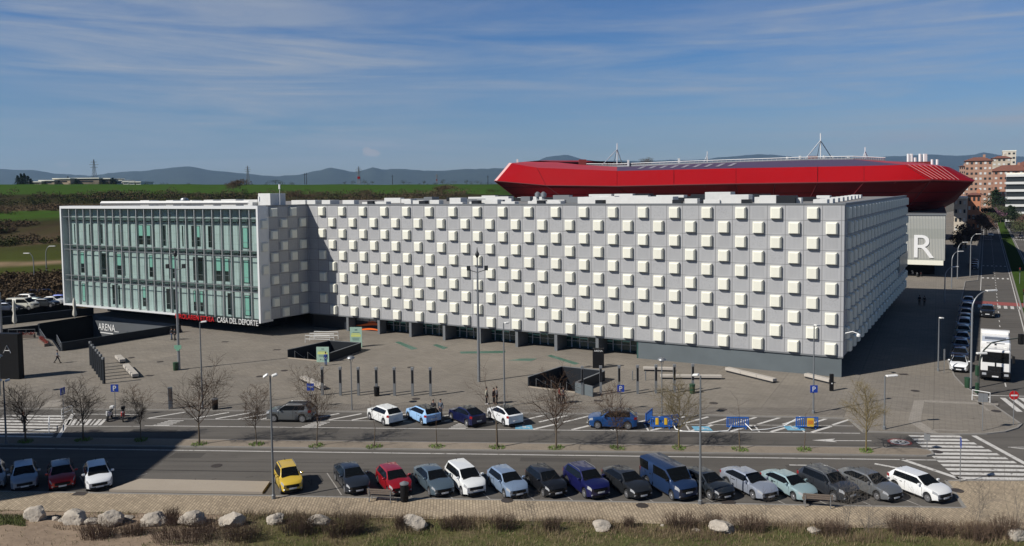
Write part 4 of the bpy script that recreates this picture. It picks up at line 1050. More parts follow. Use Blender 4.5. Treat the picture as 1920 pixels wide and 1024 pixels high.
far_tree(142, 334, 346, 688, 2.5, MT['conifer'], 'small conifer in front of the horizon factory', 'conifer', 'cone'); far_tree(128, 329.5, 346, 720, 2, MT['conifer'], 'thin conifer top behind the horizon factory', 'conifer', 'cone')
far_tree(450, 333, 354, 480, 8, MT['scrubbrown'], 'large bare round tree on the field above the glass wing', n=700); far_tree(437, 341, 356, 470, 6, MT['scrubbrown'], 'lower bare tree left of the large round one', n=400)
far_tree(517, 336, 344, 720, 7, MT['scrubgreen'], 'small dark round tree alone on the green crest'); far_tree(556, 354, 376, 380, 7, MT['scrubbrown'], 'wide brown bare tree above the concave corner of the arena', n=600); far_tree(585, 360, 374, 385, 4, MT['scrubbrown'], 'small brown tree right of the wide bare one')
CREST = ['tiny dark tree on the crest just left of the red and white pylon','small dark tree on the crest touching the left side of the red and white pylon','dark tree on the crest touching the right side of the red and white pylon','dark tree on the crest a little right of the red and white pylon','low dark tree on the crest behind the single dark pole, left one','low dark tree on the crest behind the single dark pole, right one','dark crest tree midway between the single pole and the slender pale pylon','dark crest tree right beside the slender pale pylon','dark crest tree above the big brown leafless tree','dark crest tree right of the big brown leafless tree','second last dark crest tree before the red stadium','last dark crest tree before the red stadium']
for i, px in enumerate((647,660,684,698,757,766,795,830,850,875,884,896)):
    far_tree(px, 339-(i*37 % 5), 345.5-.2*i/3, 735, 2.6+(i % 3), MT['scrubgreen'], CREST[i], n=90)
far_tree(838, 344, 364, 420, 9, MT['scrubbrown'], 'big brown leafless tree left of the stadium', n=700); far_tree(690, 352, 366, 430, 5, MT['scrubbrown'], 'brown bush like tree in the middle of the green field', n=300); far_tree(925, 352, 364, 400, 5, MT['scrubgreen'], 'dark green tree tight beside the stadium skirt', n=300)
far_tree(1211, 293, 309, 420, 5, MT['scrubbrown'], 'brown treetop showing over the stadium roof', n=300)
far_tree(1866, 352, 385, 330, 6.5, MT['conifer'], 'wide cedar in front of the brick blocks', 'conifer', 'cone', 700); far_tree(1895, 382, 412, 350, 5, MT['conifer'], 'dense dark conifer standing at the end of the avenue', 'conifer', 'cone', 700)
pink = mat('pink_blossom', (.16,.085,.12), .9, 0, .4, .4, spec=0); rusty = mat('rust_brown_crown', (.085,.045,.032), .9, 0, .4, .4); olive = mat('olive_crown', (.050,.060,.022), .9, 0, .5, .3)
far_tree(1862, 384, 412, 320, 5.5, pink, 'pink blossoming tree beside the far avenue', n=600)
for i, (px, yt, yb, d, w_, mt) in enumerate(((1846,387,410,310,4,olive),(1880,380,406,370,6,olive),(1912,372,400,400,8,olive),(1838,400,430,285,4,rusty),(1916,398,425,360,5,rusty),(1811,415,463,238,3.2,rusty),(1822,425,455,252,3.0,rusty),(1802,430,470,228,2.8,rusty),(1830,395,420,330,4,olive),(1852,394,420,300,4.5,olive),(1906,392,422,365,6,olive),(1920,406,436,330,5,rusty),(1876,398,417,345,4,olive),(1868,394,424,335,7,olive),(1849,404,440,292,5,rusty),(1913,408,438,322,6,olive))):
    far_tree(px, yt, yb, d, w_, mt, ('olive tree left of the pink blossom', 'olive tree right of the pink blossom behind the avenue', 'broad olive treetop below the white banded block', 'rust brown tree near the orange brick house', 'rust brown tree at the right edge by the far avenue', 'reddish bare tree close to the ribbed hall, middle one', 'reddish bare tree farthest along the ribbed hall', 'reddish bare tree nearest the ribbed hall', 'olive tree half hidden behind the orange brick house','olive tree just below the pink blossom','olive tree right of the dense dark conifer','rust brown tree lowest at the right border','small olive tree between pink blossom and dark conifer','wide olive tree closing the far end of the avenue','rust brown tree over the far left kerb of the avenue','olive tree over the far right carriageway')[i], n=700)
# ------------------------------------------------------------------ vehicles
_paint = {}
def paint(col, metal=.25, rough=.38):
    k = (col, metal)
    if k not in _paint: _paint[k] = mat('car_paint', col, rough, metal, .02, 1, coat=.8)
    return _paint[k]
tyre_b = MB(); 
def wheel_meshes(r):
    m = MB(); m.lathe([(r*.62,-.1),(r*.9,-.105),(r*.985,-.07),(r,0),(r*.985,.07),(r*.9,.105),(r*.62,.1)], 22)
    rot = Matrix.Rotation(PI/2, 4, 'X'); m.v = [tuple(rot @ Vector(v)) for v in m.v]
    ty = m.mesh('wheel', MT['rubber'], 40)
    m = MB(); m.lathe([(r*.60,.085),(r*.66,.112),(r*.70,.112)], 20, 0)
    for k in range(5):
        w = 2*PI*k/5; a = Vector((math.cos(w),math.sin(w),0)); b = Vector((-a.y,a.x,0))
        m.add([a*.05+b*.05+Vector((0,0,.105)), a*.05-b*.05+Vector((0,0,.105)), a*r*.64-b*.035+Vector((0,0,.118)), a*r*.64+b*.035+Vector((0,0,.118))], [(0,1,2,3)])
        m.add([a*.05+b*.05+Vector((0,0,.09)), a*r*.64+b*.05+Vector((0,0,.09)), a*r*.64-b*.05+Vector((0,0,.09)), a*.05-b*.05+Vector((0,0,.09))], [(0,1,2,3)])
    m.lathe([(.001,.09),(.075,.112),(.06,.125)], 10)
    m.v = [tuple(rot @ Vector((v[0],v[1],-v[2]))) for v in m.v]
    m2 = [tuple(v) for v in m.v]
    ri = m.mesh('rim', MT['alloy'])
    return ty, ri
WH = {}
KINDS = {  # L, W, H, sill, wheel r, nose z, cowl z, tail belt z, x of: cowl, roof front, roof rear, rear glass foot; front/rear axle, deck z, roof half width
 'hatch': dict(L=4.1,W=1.79,H=1.46,r=.32,zn=.80,zc=.98,zt=1.02,xc=.98,xf=.28,xq=-1.45,xt=-1.93,fa=1.28,ra=-1.28,rw=.60),
 'small_suv': dict(L=3.65,W=1.62,H=1.62,r=.32,zn=.88,zc=1.02,zt=1.04,xc=.80,xf=.28,xq=-1.5,xt=-1.74,fa=1.15,ra=-1.15,rw=.62),
 'sedan': dict(L=4.65,W=1.82,H=1.45,r=.33,zn=.77,zc=.98,zt=1.0,xc=1.05,xf=.30,xq=-1.0,xt=-1.75,fa=1.42,ra=-1.35,rw=.58,zd=1.05),
 'suv': dict(L=4.45,W=1.86,H=1.63,r=.36,zn=.97,zc=1.10,zt=1.14,xc=1.02,xf=.40,xq=-1.55,xt=-2.1,fa=1.36,ra=-1.34,rw=.62),
 'coupe_suv': dict(L=4.7,W=1.9,H=1.60,r=.37,zn=.93,zc=1.06,zt=1.16,xc=1.1,xf=.35,xq=-.9,xt=-2.15,fa=1.45,ra=-1.43,rw=.60),
 'mpv': dict(L=4.5,W=1.80,H=1.62,r=.33,zn=.90,zc=1.08,zt=1.06,xc=1.22,xf=.45,xq=-1.75,xt=-2.12,fa=1.42,ra=-1.33,rw=.63),
 'van': dict(L=5.1,W=1.95,H=1.97,r=.34,zn=1.05,zc=1.22,zt=1.18,xc=1.65,xf=.95,xq=-2.38,xt=-2.5,fa=1.75,ra=-1.35,rw=.82),
}
def car(label, cat, kind, col, pos, head, group='parked cars', metal=.25, name=None, roofc=None, rails=False, scale=1.0, rimdark=False, glassroof=False, group2=None):
    K = KINDS[kind]; L, W, H, r = K['L'], K['W'], K['H'], K['r']; hl = L/2; hw_ = W/2
    root = thing(name or {'van':'parked_van'}.get(kind, 'parked_car'), label, cat, pos, head, group)
    root.scale = (scale,)*3
    pm = paint(col, metal)
    xc, xf, xq, xt = K['xc'], K['xf'], K['xq'], K['xt']; zn, zc, zt, rw = K['zn'], K['zc'], K['zt'], K['rw']*W/2*1.18; zd = K.get('zd', 0)
    sill = .20; ra_ = r+.06
    xs = set([-hl, -hl+.07, -hl+.28, hl, hl-.09, hl-.34, xc, (xc+xf)/2, xf, xf-.32, xq, xt, (xq+xt)/2, xc-.32*(xc-xf)])
    bp = (xf+xq)/2+.12; xs |= {bp-.06, bp+.06, (xf+bp)/2, (xq+bp)/2, (xc+hl)/2}
    if kind in ('mpv','van','suv'): xs |= {xq+.35, xq+.27}
    for a in (K['fa'], K['ra']):
        for k in (-1,-.86,-.5,0,.5,.86,1): xs.add(a+ra_*k)
        xs |= {a-ra_-.01, a+ra_+.01}
    xs = sorted(x for x in xs if -hl <= x <= hl); st = []
    for x in xs:
        if not st or x-st[-1] > .008: st.append(x)
    lerp = lambda a, b, f: a+(b-a)*f
    def pl(x):
        e = hl-x if x > 0 else x+hl
        lim = .55 if x > 0 else .4
        return 1 if e > lim else lerp(.80 if x > 0 else .86, 1, math.sin(PI/2*e/lim))
    rings = []; tags = []
    for x in st:
        w = hw_*pl(x)
        zb = sill + (.06 if abs(x) > hl-.3 else 0)
        for a in (K['fa'], K['ra']):
            if abs(x-a) <= ra_+.002: zb = max(zb, .0+math.sqrt(max(0, ra_**2-(x-a)**2))+r*.98)
        if x >= xc:                                      # bonnet
            f = (x-xc)/(hl-xc); zs = lerp(zc, zn, f**1.9); e = hl-x; zs -= .11*max(0, 1-e/.12)
            top = zs+.05*(1-f)+.02; p6 = (w*.90, zs+.012); p7 = (w*.62, lerp(zs, top, .6)); p8 = (0, top)
        elif x >= xf:
            f = (xc-x)/(xc-xf); zs = lerp(zc, zt, .12*f); tp = lerp(zc+.07, H-.03, f); 
            p6 = (lerp(w*.90, rw, f), lerp(zc+.012, H-.14, f)); p7 = (lerp(w*.80, rw*.90, f), lerp(zc+.03, H-.05, f)); p8 = (0, tp)
        elif x >= xq:
            f = (xf-x)/(xf-xq); zs = lerp(zc, zt, .12+.88*f); a = math.sin(PI*min(1, .12+f*.8))*.03
            p6 = (rw, H-.14+a*.5); p7 = (rw*.90, H-.05+a*.6); p8 = (0, H-.03+a)
        elif x >= xt:
            f = (xq-x)/(xq-xt); zs = zt; zl = zd if zd else zt+.04
            p6 = (lerp(rw, w*.88, f), lerp(H-.14, zl-.03, f)); p7 = (lerp(rw*.90, w*.78, f), lerp(H-.06, zl, f)); p8 = (0, lerp(H-.03, zl+.03, f))
        else:
            zs = zt-.02*(xt-x); e = x+hl; zl = (zd if zd else zt+.02) - (.0 if e > .08 else .05)
            p6 = (w*.88, zl-.03); p7 = (w*.75, zl); p8 = (0, zl+.02)
        hgt_ = zs-zb
        rings.append([(w*.80, zb), (w*.975, zb+min(.05, hgt_*.1)), (w*1.0, zb+hgt_*.36), (w*.985, zb+hgt_*.74), (w*.955, zs), p6, p7, p8])
        tags.append(x)
    # full ring, left (+y) then right (-y): 8 per side, last one shared
    V = []; NR = 15
    for x, rg_ in zip(st, rings):
        dx = 0
        e = hl-abs(x); bw = (.19 if x > 0 else .12)*max(0, 1-e/.95); sgn = 1 if x > 0 else -1
        V += [(x-sgn*bw*(y/hw_)**2, y, z) for y, z in rg_] + [(x-sgn*bw*(y/hw_)**2, -y, z) for y, z in rg_[-2::-1]]
    parts = {k: MB() for k in ('body','windscreen','rear_window','sw0','sw1','hl0','hl1','tl0','tl1','roof_panel')}
    for p_ in parts.values(): p_.v = list(V)
    for i in range(len(st)-1):
        x0, x1 = st[i], st[i+1]; xm = (x0+x1)/2
        for j in range(NR):
            j2 = (j+1) % NR
            q = (i*NR+j, i*NR+j2, (i+1)*NR+j2, (i+1)*NR+j)
            side = 0 if j < 7 else 1
            lv = j if j < 7 else 13-j                    # 0..6 segment level; underside j==14
            key = 'body'
            if j == 14: key = 'body'
            elif lv == 6:
                if xf <= xm < xc: key = 'windscreen'
                elif xt < xm < xq and kind != 'van': key = 'rear_window'
                elif xq <= xm < xf and (roofc or glassroof): key = 'roof_panel'
            elif lv == 4:
                lo = xq-.62*(xq-xt) if kind in ('sedan','coupe_suv') else xq+.03
                if lo < xm < xc-.30*(xc-xf): key = 'sw%d' % side
                if kind == 'van' and bp-.5 < xm < bp+.06: key = 'body'
            elif lv == 3:
                if xm > hl-.36 and xm < hl: key = 'hl%d' % side
                elif xm < -hl+.29: key = 'tl%d' % side
            elif lv == 5 and roofc and xq <= xm < xf: key = 'roof_panel'
            parts[key].f.append(q); parts[key].m.append(0)
    B_ = parts['body']
    for i, flip in ((0, False), (len(st)-1, True)):      # close nose and tail level by level
        for k in range(7):
            a, b = i*NR+k, i*NR+k+1; c, d = i*NR+14-k, i*NR+13-k
            q = (a, b, d, c) if k < 6 else (a, b, c)
            B_.f.append(q[::-1] if not flip else q); B_.m.append(0)
    def clean(mb):
        used = sorted({i for f in mb.f for i in f}); mp_ = {u: k for k, u in enumerate(used)}
        mb.v = [mb.v[u] for u in used]; mb.f = [tuple(mp_[i] for i in f) for f in mb.f]; return mb
    mats = {'body': pm, 'windscreen': MT['carglass'], 'rear_window': MT['carglass'], 'sw0': MT['carglass'], 'sw1': MT['carglass'], 'hl0': MT['lampglass'], 'hl1': MT['lampglass'], 'tl0': MT['redlens'], 'tl1': MT['redlens'], 'roof_panel': paint(roofc, .1) if roofc else MT['carglass']}
    nm = {'sw0':'side_window','sw1':'side_window','hl0':'headlight','hl1':'headlight','tl0':'tail_light','tl1':'tail_light'}
    body = None
    for k, mb in parts.items():
        if not mb.f: continue
        o = clean(mb).build(nm.get(k, k), mats[k], root, 50)
        bm = bmesh.new(); bm.from_mesh(o.data); bmesh.ops.recalc_face_normals(bm, faces=bm.faces)
        seen = set()
        for f0 in bm.faces:                              # turn every island outwards
            if f0.index in seen: continue
            isl = []; stk = [f0]; seen.add(f0.index)
            while stk:
                f = stk.pop(); isl.append(f)
                for e_ in f.edges:
                    for f2 in e_.link_faces:
                        if f2.index not in seen: seen.add(f2.index); stk.append(f2)
            n_ = sum(f.normal.dot(Vector((f.calc_center_median().x*.3, f.calc_center_median().y, f.calc_center_median().z-.7)))*f.calc_area() for f in isl)
            if n_ < 0: bmesh.ops.reverse_faces(bm, faces=isl)
        bm.to_mesh(o.data); bm.free()
        o.data.set_sharp_from_angle(angle=R(50))
        if k == 'body': body = o
    fx = hl; zg = zn
    def bow(m, hwid, z0, z1, off, rear=False, n=6):
        kk = .12 if rear else .19; vs_ = []; fs_ = []
        for i in range(n+1):
            y = -hwid+2*hwid*i/n; x = fx-kk*(y/hw_)**2+off; xb = x-.09
            if rear: x, xb = -x, -xb
            vs_ += [(x,y,z0),(x,y,z1),(xb,y,z1),(xb,y,z0)]
            if i:
                a_, b_ = 4*(i-1), 4*i
                for q in range(4): fs_.append((a_+q, b_+q, b_+(q+1)%4, a_+(q+1)%4))
        fs_ += [(3,2,1,0), (4*n,4*n+1,4*n+2,4*n+3)]
        return m.add(vs_, fs_)
    bow(MB(), W*.28, zg-.33, zg-.16, .014).build('grille', MT['black'], root)
    bow(MB(), W*.36, .23, .37, .010).build('bumper_intake', MT['black'], root)
    bow(MB(), .26, zg-.43, zg-.32, .026, n=2).build('number_plate', MT['plate'], root)
    bow(MB(), .26, .58, .69, .022, True, 2).build('number_plate', MT['plate'], root)
    bow(MB(), W*.42, .22, .40, .012, True).build('rear_bumper', MT['black'], root)
    m = MB(); m.add([(xc+.10,-hw_*.74,zc+.035),(xc+.10,hw_*.74,zc+.035),(xc-.03,hw_*.76,zc+.075),(xc-.03,-hw_*.76,zc+.075)],[(0,1,2,3)]); [m.tube([(xc+.05,-.1+k,zc+.075),(xc-.18,-.55+k,zc+.075+(H-zc-.1)*.18/(xc-xf)+.03)],.012,4) for k in (0,.62)]; m.build('wiper', MT['black'], root)
    for s in (1, -1):
        bow_x = fx-.19*.55; m = MB(); m.bbox(bow_x-.06,bow_x+.012,*sorted((s*hw_*.66,s*hw_*.80)),.38,.47,.015); m.build('fog_light', MT['lampglass'], root)
        m = MB(); y = hw_*.99; x = xc-.22*(xc-xf)-.12; m.bbox(x-.07, x+.07, *sorted((s*(y-.03), s*(y+.19))), zc+.02, zc+.16, .03); m.build('mirror', pm if kind != 'van' else MT['black'], root)
    m = MB()
    for s in (1,-1):                                     # door lines and handles
        for x in (bp, xc-.12, xq+.12):
            m.box(x-.006, x+.006, *sorted((s*hw_*.962, s*(hw_*.998+.003))), .36, zc-.06)
        for x in (bp-.28, xq+.30 if kind != 'van' else bp-.9): m.box(x-.08, x+.08, *sorted((s*hw_*.97, s*(hw_*.99+.022))), zc-.19, zc-.155)
        m.box(K['ra']+ra_+.03, K['fa']-ra_-.03, *sorted((s*hw_*.93, s*(hw_*.985+.008))), .20, .275)
    m.build('door_trim', MT['black'], root)
    if kind not in ('van',):
        m = MB(); m.tube([(xq+.12,0,H-.03),(xq-.03,0,H+.09)], [.025,.012], 5); m.build('roof_antenna', MT['black'], root)
    if rails:
        m = MB()
        for s in (1,-1): m.tube([(xf-.15, s*rw*.93, H-.07),(xf-.3, s*rw*.94, H+.015),(xq+.25, s*rw*.94, H+.015),(xq+.08, s*rw*.93, H-.07)], .02, 5)
        m.build('roof_rail', MT['steel'], root)
    if r not in WH: WH[r] = wheel_meshes(r)
    ty, ri = WH[r]
    for x in (K['fa'], K['ra']):
        for s in (1,-1):
            wo = link('wheel', ty, root, (x, s*(hw_-.115), r)); 
            if s < 0: wo.rotation_euler = (0,0,0)
            rm = link('rim', ri, wo, None); rm.rotation_euler = (0,0,0) if s > 0 else (0,0,PI)
    return root

BAY = R(154.7)                                           # compass heading of the angled bays
def hd(az): return PI/2 - R(az)                          # compass heading -> z rotation of a car built along +x
GF = 'cars parked nose out along the near kerb'
def front_car(px, py, az, label, kind, col, **kw):
    p = at(px, py+3.5, 0); sc = kw.get('scale', 1.03)*.935; kw['scale'] = sc
    az = (155.5 if px > 400 else 147.5) + (int(px) % 5 - 2)*.7; d = Vector((math.sin(R(az)), math.cos(R(az)), 0))
    c = p - d*(KINDS[kind]['L']/2*sc); c.z = 0
    return car(label, kw.pop('cat', 'car'), kind, col, c, hd(az), kw.pop('group', GF), **kw)
B0 = 147.
front_car(-14, 919, 150, 'silver car cut off by the left border of the view, in shade', 'hatch', (.35,.36,.38))
front_car(47, 919, 166, 'pale silver blue hatchback standing in full shade at the left', 'hatch', (.30,.35,.42), metal=.4)
front_car(118, 918, 163, 'bright red hatchback with a dark roof, half in shade between two pale cars', 'hatch', (.42,.01,.012), roofc=(.02,.02,.025), rails=True)
front_car(188, 919, 167, 'white hatchback with dark bonnet corners, rightmost of the shaded group', 'hatch', (.74,.75,.76), metal=0)
front_car(550, 925, 160, 'small boxy yellow off-roader parked alone by the two headed lamp', 'small_suv', (.62,.42,.045), metal=0, rails=True)
front_car(675, 926, 150, 'dark slate grey saloon, first of the long row after the yellow car', 'sedan', (.035,.042,.055), metal=.5)
front_car(755, 929, 147, 'crimson hatchback behind the litter bin and bench', 'hatch', (.30,.008,.015), metal=.2)
front_car(835, 931, 146, 'steel blue grey saloon beside the white people carrier', 'sedan', (.13,.18,.22), metal=.5)
front_car(895, 930, 150, 'tall white people carrier in the middle of the near row', 'mpv', (.74,.75,.74), metal=0)
front_car(975, 934, 149, 'pale ice blue hatchback right of the white people carrier', 'hatch', (.27,.36,.50), metal=.4)
front_car(1048, 932, 145, 'black hatchback between the ice blue car and the navy crossover', 'hatch', (.010,.011,.014), metal=.2)
front_car(1128, 935, 144, 'deep navy blue crossover with rails, in front of the median trees', 'suv', (.010,.012,.085), metal=.3, rails=True)
front_car(1208, 936, 141, 'dark graphite saloon left of the tall navy van', 'sedan', (.030,.033,.038), metal=.5)
front_car(1293, 938, 140, 'tall navy blue passenger van, biggest vehicle of the near row', 'van', (.018,.040,.105), metal=.3, cat='van')
front_car(1365, 938, 137, 'dark blue grey estate half hidden by the near lamp post', 'sedan', (.025,.032,.042), metal=.4)
front_car(1447, 938, 134, 'bright silver saloon just right of the near lamp post', 'sedan', (.40,.44,.52), metal=.5)
front_car(1522, 940, 133, 'pale aqua three door hatchback behind the right wooden bench', 'sedan', (.33,.45,.47), metal=.3, scale=.97)
front_car(1600, 941, 132, 'charcoal crossover with black roof behind the bare saplings', 'suv', (.040,.045,.055), metal=.4, rails=True)
front_car(1682, 940, 130, 'mid grey saloon second from the right end of the near row', 'sedan', (.20,.21,.22), metal=.5)
front_car(1775, 942, 128, 'white hatchback at the right end of the near row', 'hatch', (.76,.76,.75), metal=0, scale=1.06)
GA = 'cars parked in the bays beside the plaza'
def far_car(px, py, az, label, kind, col, **kw):         # px,py: ground under the middle of the car
    p = at(px, py+5, 0); return car(label, kw.pop('cat','car'), kind, col, p, hd(az), kw.pop('group', GA), scale=kw.pop('scale', 1.03)*.945, **kw)
far_car(547, 782, -85, 'metallic dark grey crossover with black roof, leftmost beside the plaza', 'suv', (.16,.17,.175), metal=.6, roofc=(.012,.012,.014), rails=True, scale=1.05)
far_car(721, 784.5, -40, 'white crossover with roof aerial in the angled bays', 'suv', (.74,.75,.74), metal=0, scale=.98)
far_car(793, 783.5, -36, 'sky blue hatchback with black rear window in the angled bays', 'hatch', (.30,.50,.78), metal=0, glassroof=True, scale=1.06)
far_car(875, 786, -35.5, 'dark navy coupe crossover in the angled bays beside the plaza', 'coupe_suv', (.008,.012,.06), metal=.3, glassroof=True, scale=.97)
far_car(946, 785, -30, 'white electric crossover with dark glass roof beside the blue wheelchair mark', 'coupe_suv', (.76,.77,.78), metal=0, glassroof=True, scale=.97)
far_car(1149, 795, -83, 'vivid blue crossover with black roof standing lengthwise before the barriers', 'suv', (.012,.075,.25), metal=.35, roofc=(.012,.012,.014), scale=1.03)
# along the avenue
GV = 'cars parked in a line along the avenue kerb'
az_ = 30.75
def av_car(al, lat, label, kind, col, back_=True, **kw):
    return car(label, kw.pop('cat','car'), kind, col, A(al, lat), hd(az_+180), kw.pop('group', GV), scale=kw.pop('scale', 1.02), **kw)
av_car(103.0, -1.45, 'white electric saloon with black glass roof, sunlit at the head of the avenue line', 'sedan', (.78,.79,.80), metal=0, glassroof=True, name='parked_car')
cols_ = [((.02,.02,.03),'sedan','black saloon in shade right behind the sunlit white car'),((.03,.04,.08),'hatch','dark blue hatchback third in the avenue line, in shade'),((.04,.06,.12),'sedan','navy saloon fourth in the shaded avenue line'),((.10,.16,.14),'hatch','greenish grey hatchback fifth in the shaded avenue line'),((.36,.42,.50),'mpv','pale silver people carrier catching light in the shaded avenue line'),((.16,.19,.24),'hatch','grey blue hatchback behind the silver people carrier on the avenue'),((.05,.07,.12),'sedan','dark saloon eighth in the shaded avenue line'),((.06,.09,.16),'suv','dark blue crossover ninth in the shaded avenue line'),((.16,.25,.40),'hatch','mid blue hatchback at the far end of the shaded avenue line')]
for i, (c_, k_, l_) in enumerate(cols_): av_car(108.6 + i*5.75 + (i > 7)*4, -1.5, l_, k_, c_)
av_car(146.5, 1.35, 'black crossover driving towards us on the avenue lane', 'suv', (.012,.013,.016), name='moving_car', group='cars driving on the avenue', scale=1.1)
GW = 'tiny cars far down the avenue'
for al, la, c_, k_, l_ in ((372,2.8,(.75,.75,.75),'hatch','small white car on the far avenue beyond the stadium shadow'),(360,12.5,(.05,.04,.04),'hatch','small dark car in the far right carriageway'),(430,13.2,(.06,.05,.05),'hatch','tiny dark car at the far right end of the avenue'),(560,1.6,(.45,.03,.04),'hatch','tiny red car at the far end of the avenue'),
                           (372,-1.4,(.10,.12,.15),'hatch','dark parked car by the far left kerb'),(388,-1.4,(.45,.47,.5),'mpv','pale parked car by the far left kerb'),(396,-1.4,(.5,.5,.5),'hatch','light grey parked car second by the far left kerb'),(410,-1.4,(.2,.22,.25),'suv','grey parked car last by the far left kerb'),(455,3.0,(.03,.04,.06),'suv','dark car in the shade band of the far avenue'),
                           (226,-1.3,(.06,.08,.11),'hatch','nearest of the dim cars in the stadium shadow'),(232.5,-1.3,(.08,.11,.16),'sedan','middle dim car in the stadium shadow'),(239,-1.3,(.05,.07,.10),'hatch','farthest dim car in the stadium shadow')):
    av_car(al, la, l_, k_, c_, group=GW)
# left car park behind the sunken terrace
GL = 'cars in the car park at the left'
def lot(px, py, az, label, kind, col, z=1.2, **kw):
    p = at(px, py, z); return car(label, kw.pop('cat','car'), kind, col, p, hd(az), GL, scale=1.02, **kw)
lot(46, 567.5, -80, 'white crossover with a roof box of light, left car park, back row', 'suv', (.72,.73,.72), metal=0); lot(84, 561, 75, 'navy van at the back of the left car park', 'van', (.015,.02,.05), cat='van')
lot(43, 580, 95, 'cream van with dark side windows at the front of the left car park', 'van', (.62,.60,.50), cat='van', metal=0); lot(72, 573, 100, 'grey green hatchback beside the cream van', 'hatch', (.22,.27,.26)); lot(101, 570.5, 95, 'white saloon in the left car park by the glass wing', 'sedan', (.70,.71,.70), metal=0)
lot(119, 567, 95, 'blue car half hidden behind the corner of the glass wing', 'hatch', (.03,.06,.28)); lot(16, 583, 95, 'dark saloon at the front left of the car park', 'sedan', (.03,.04,.07)); lot(2, 579, 95, 'dark car at the left border in the car park', 'hatch', (.05,.06,.09)); lot(88, 575, 95, 'black hatchback between grey green and white cars', 'hatch', (.03,.035,.04))

# ---- refuse truck
tr_p = A(102.6, 2.0); truck = thing('refuse_truck', 'white refuse collection truck waiting on the avenue behind the stop line', 'truck', tr_p, hd(az_+180)); truck.scale = (1.12,)*3
wp = paint((.74,.73,.71), 0, .45)
m = MB(); m.bbox(2.35, 4.3, -1.2, 1.2, .95, 3.05, .10); cab = m.build('cab', wp, truck)
m = MB(); m.bbox(2.5, 4.38, -1.23, 1.23, .38, 1.0, .06); m.build('bumper', MT['black'], truck)
m = MB(); m.box(4.29, 4.325, -1.08, 1.08, 1.85, 2.85); m.build('windscreen', MT['carglass'], truck)
for s in (1,-1):
    m = MB(); m.box(2.9, 4.0, *sorted((s*1.19, s*1.215)), 1.85, 2.75); m.build('side_window', MT['carglass'], truck)
    m = MB(); m.bbox(4.2, 4.35, *sorted((s*1.32, s*1.55)), 1.9, 2.6, .03); m.tube([(4.1, s*1.18, 2.7),(4.27, s*1.4, 2.6)], .03, 5); m.build('mirror', MT['black'], truck)
    m = MB(); m.bbox(4.36, 4.42, *sorted((s*.72, s*1.08)), .62, .84, .02); m.build('headlight', MT['lampglass'], truck)
m = MB(); m.box(4.3, 4.35, -.62, .62, 1.05, 1.5); m.box(4.3, 4.34, -.06, .06, 1.5, 1.85); m.build('grille', MT['black'], truck)
m = MB(); m.box(4.38, 4.40, -.26, .26, .48, .6); m.build('number_plate', MT['plate'], truck)
m = MB(); m.bbox(-3.4, 2.2, -1.25, 1.25, 1.15, 3.45, .12); m.build('hopper_body', wp, truck)
m = MB(); m.add([(-3.4,-1.27,1.0),(-5.0,-1.27,1.3),(-5.0,-1.27,3.1),(-4.2,-1.27,3.7),(-3.4,-1.27,3.75),(-3.4,1.27,1.0),(-5.0,1.27,1.3),(-5.0,1.27,3.1),(-4.2,1.27,3.7),(-3.4,1.27,3.75)], [(0,1,2,3,4),(9,8,7,6,5),(0,5,6,1),(1,6,7,2),(2,7,8,3),(3,8,9,4),(4,9,5,0)]); m.build('tailgate', wp, truck)
m = MB(); m.box(2.19, 2.215, -.75, .75, 3.30, 3.38); m.build('roof_slot', MT['greymetal'], truck); m = MB(); m.bbox(-3.2, -2.9, -1.2, 1.2, 3.4, 3.75, .04); m.build('roof_frame', wp, truck); m = MB(); m.box(-.6, .9, -.9, .9, 3.452, 3.47); m.build('roof_hatch', MT['steel'], truck)
m = MB(); m.box(2.2, 2.23, -.09, .09, 3.15, 3.3); m.build('emblem', MT['black'], truck)
m = MB(); m.box(-4.8, 4.2, -.5, .5, .55, 1.14); m.build('chassis', MT['black'], truck)
ty5, ri5 = wheel_meshes(.5)
for x in (3.3, -1.4, -2.6):
    for s in (1,-1):
        w_ = link('wheel', ty5, truck, (x, s*1.08, .5)); w_.scale = (1,1.5,1); r_ = link('rim', ri5, w_); r_.rotation_euler = (0,0,0) if s > 0 else (0,0,PI)
for s in (1,-1):
    m = MB(); m.bbox(2.9, 3.1, *sorted((s*.7, s*1.0)), 3.05, 3.2, .03); m.build('beacon', MT['lampwhite'], truck)

# ---- motorcycles
def motorbike(label, pos, head, col, scooter):
    o = thing('motor_scooter' if scooter else 'motorcycle', label, 'motorcycle', pos, head, 'parked motorcycles'); pm = paint(col, .1)
    for x in (.62,-.62):
        m = MB(); r = .27 if scooter else .31; m.lathe([(r*.6,-.05),(r*.95,-.05),(r,0),(r*.95,.05),(r*.6,.05)], 16); rt = Matrix.Rotation(PI/2,4,'X'); m.v = [tuple(rt @ Vector(v)) for v in m.v]
        w_ = m.build('wheel', MT['rubber'], o, 40, loc=(x,0,r)); m = MB(); m.tube([(0,-.055,0),(0,.055,0)], r*.6, 10); m.build('rim', MT['alloy'], w_)
    m = MB(); m.bbox(-.35,.3,-.13,.13,.35,.72,.08); m.bbox(.38,.55,-.17,.17,.45,.95,.07); m.build('body', pm, o)
    m = MB(); m.bbox(-.75,.1,-.14,.14,.72,.82,.04); m.build('seat', MT['black'], o)
    m = MB(); m.tube([(.64,.0,.3),(.46,0,1.02)], .035, 6); m.tube([(.40,-.33,1.08),(.48,0,1.02),(.40,.33,1.08)], .02, 5); m.build('handlebar', MT['darkmetal'], o)
    m = MB(); m.bbox(.5,.6,-.08,.08,.82,.95,.03); m.build('headlight', MT['lampglass'], o)
    m = MB(); m.bbox(-.95,-.6,-.18,.18,.84,1.12,.05); m.build('top_box', MT['lampwhite'] if scooter else MT['black'], o)
    return o
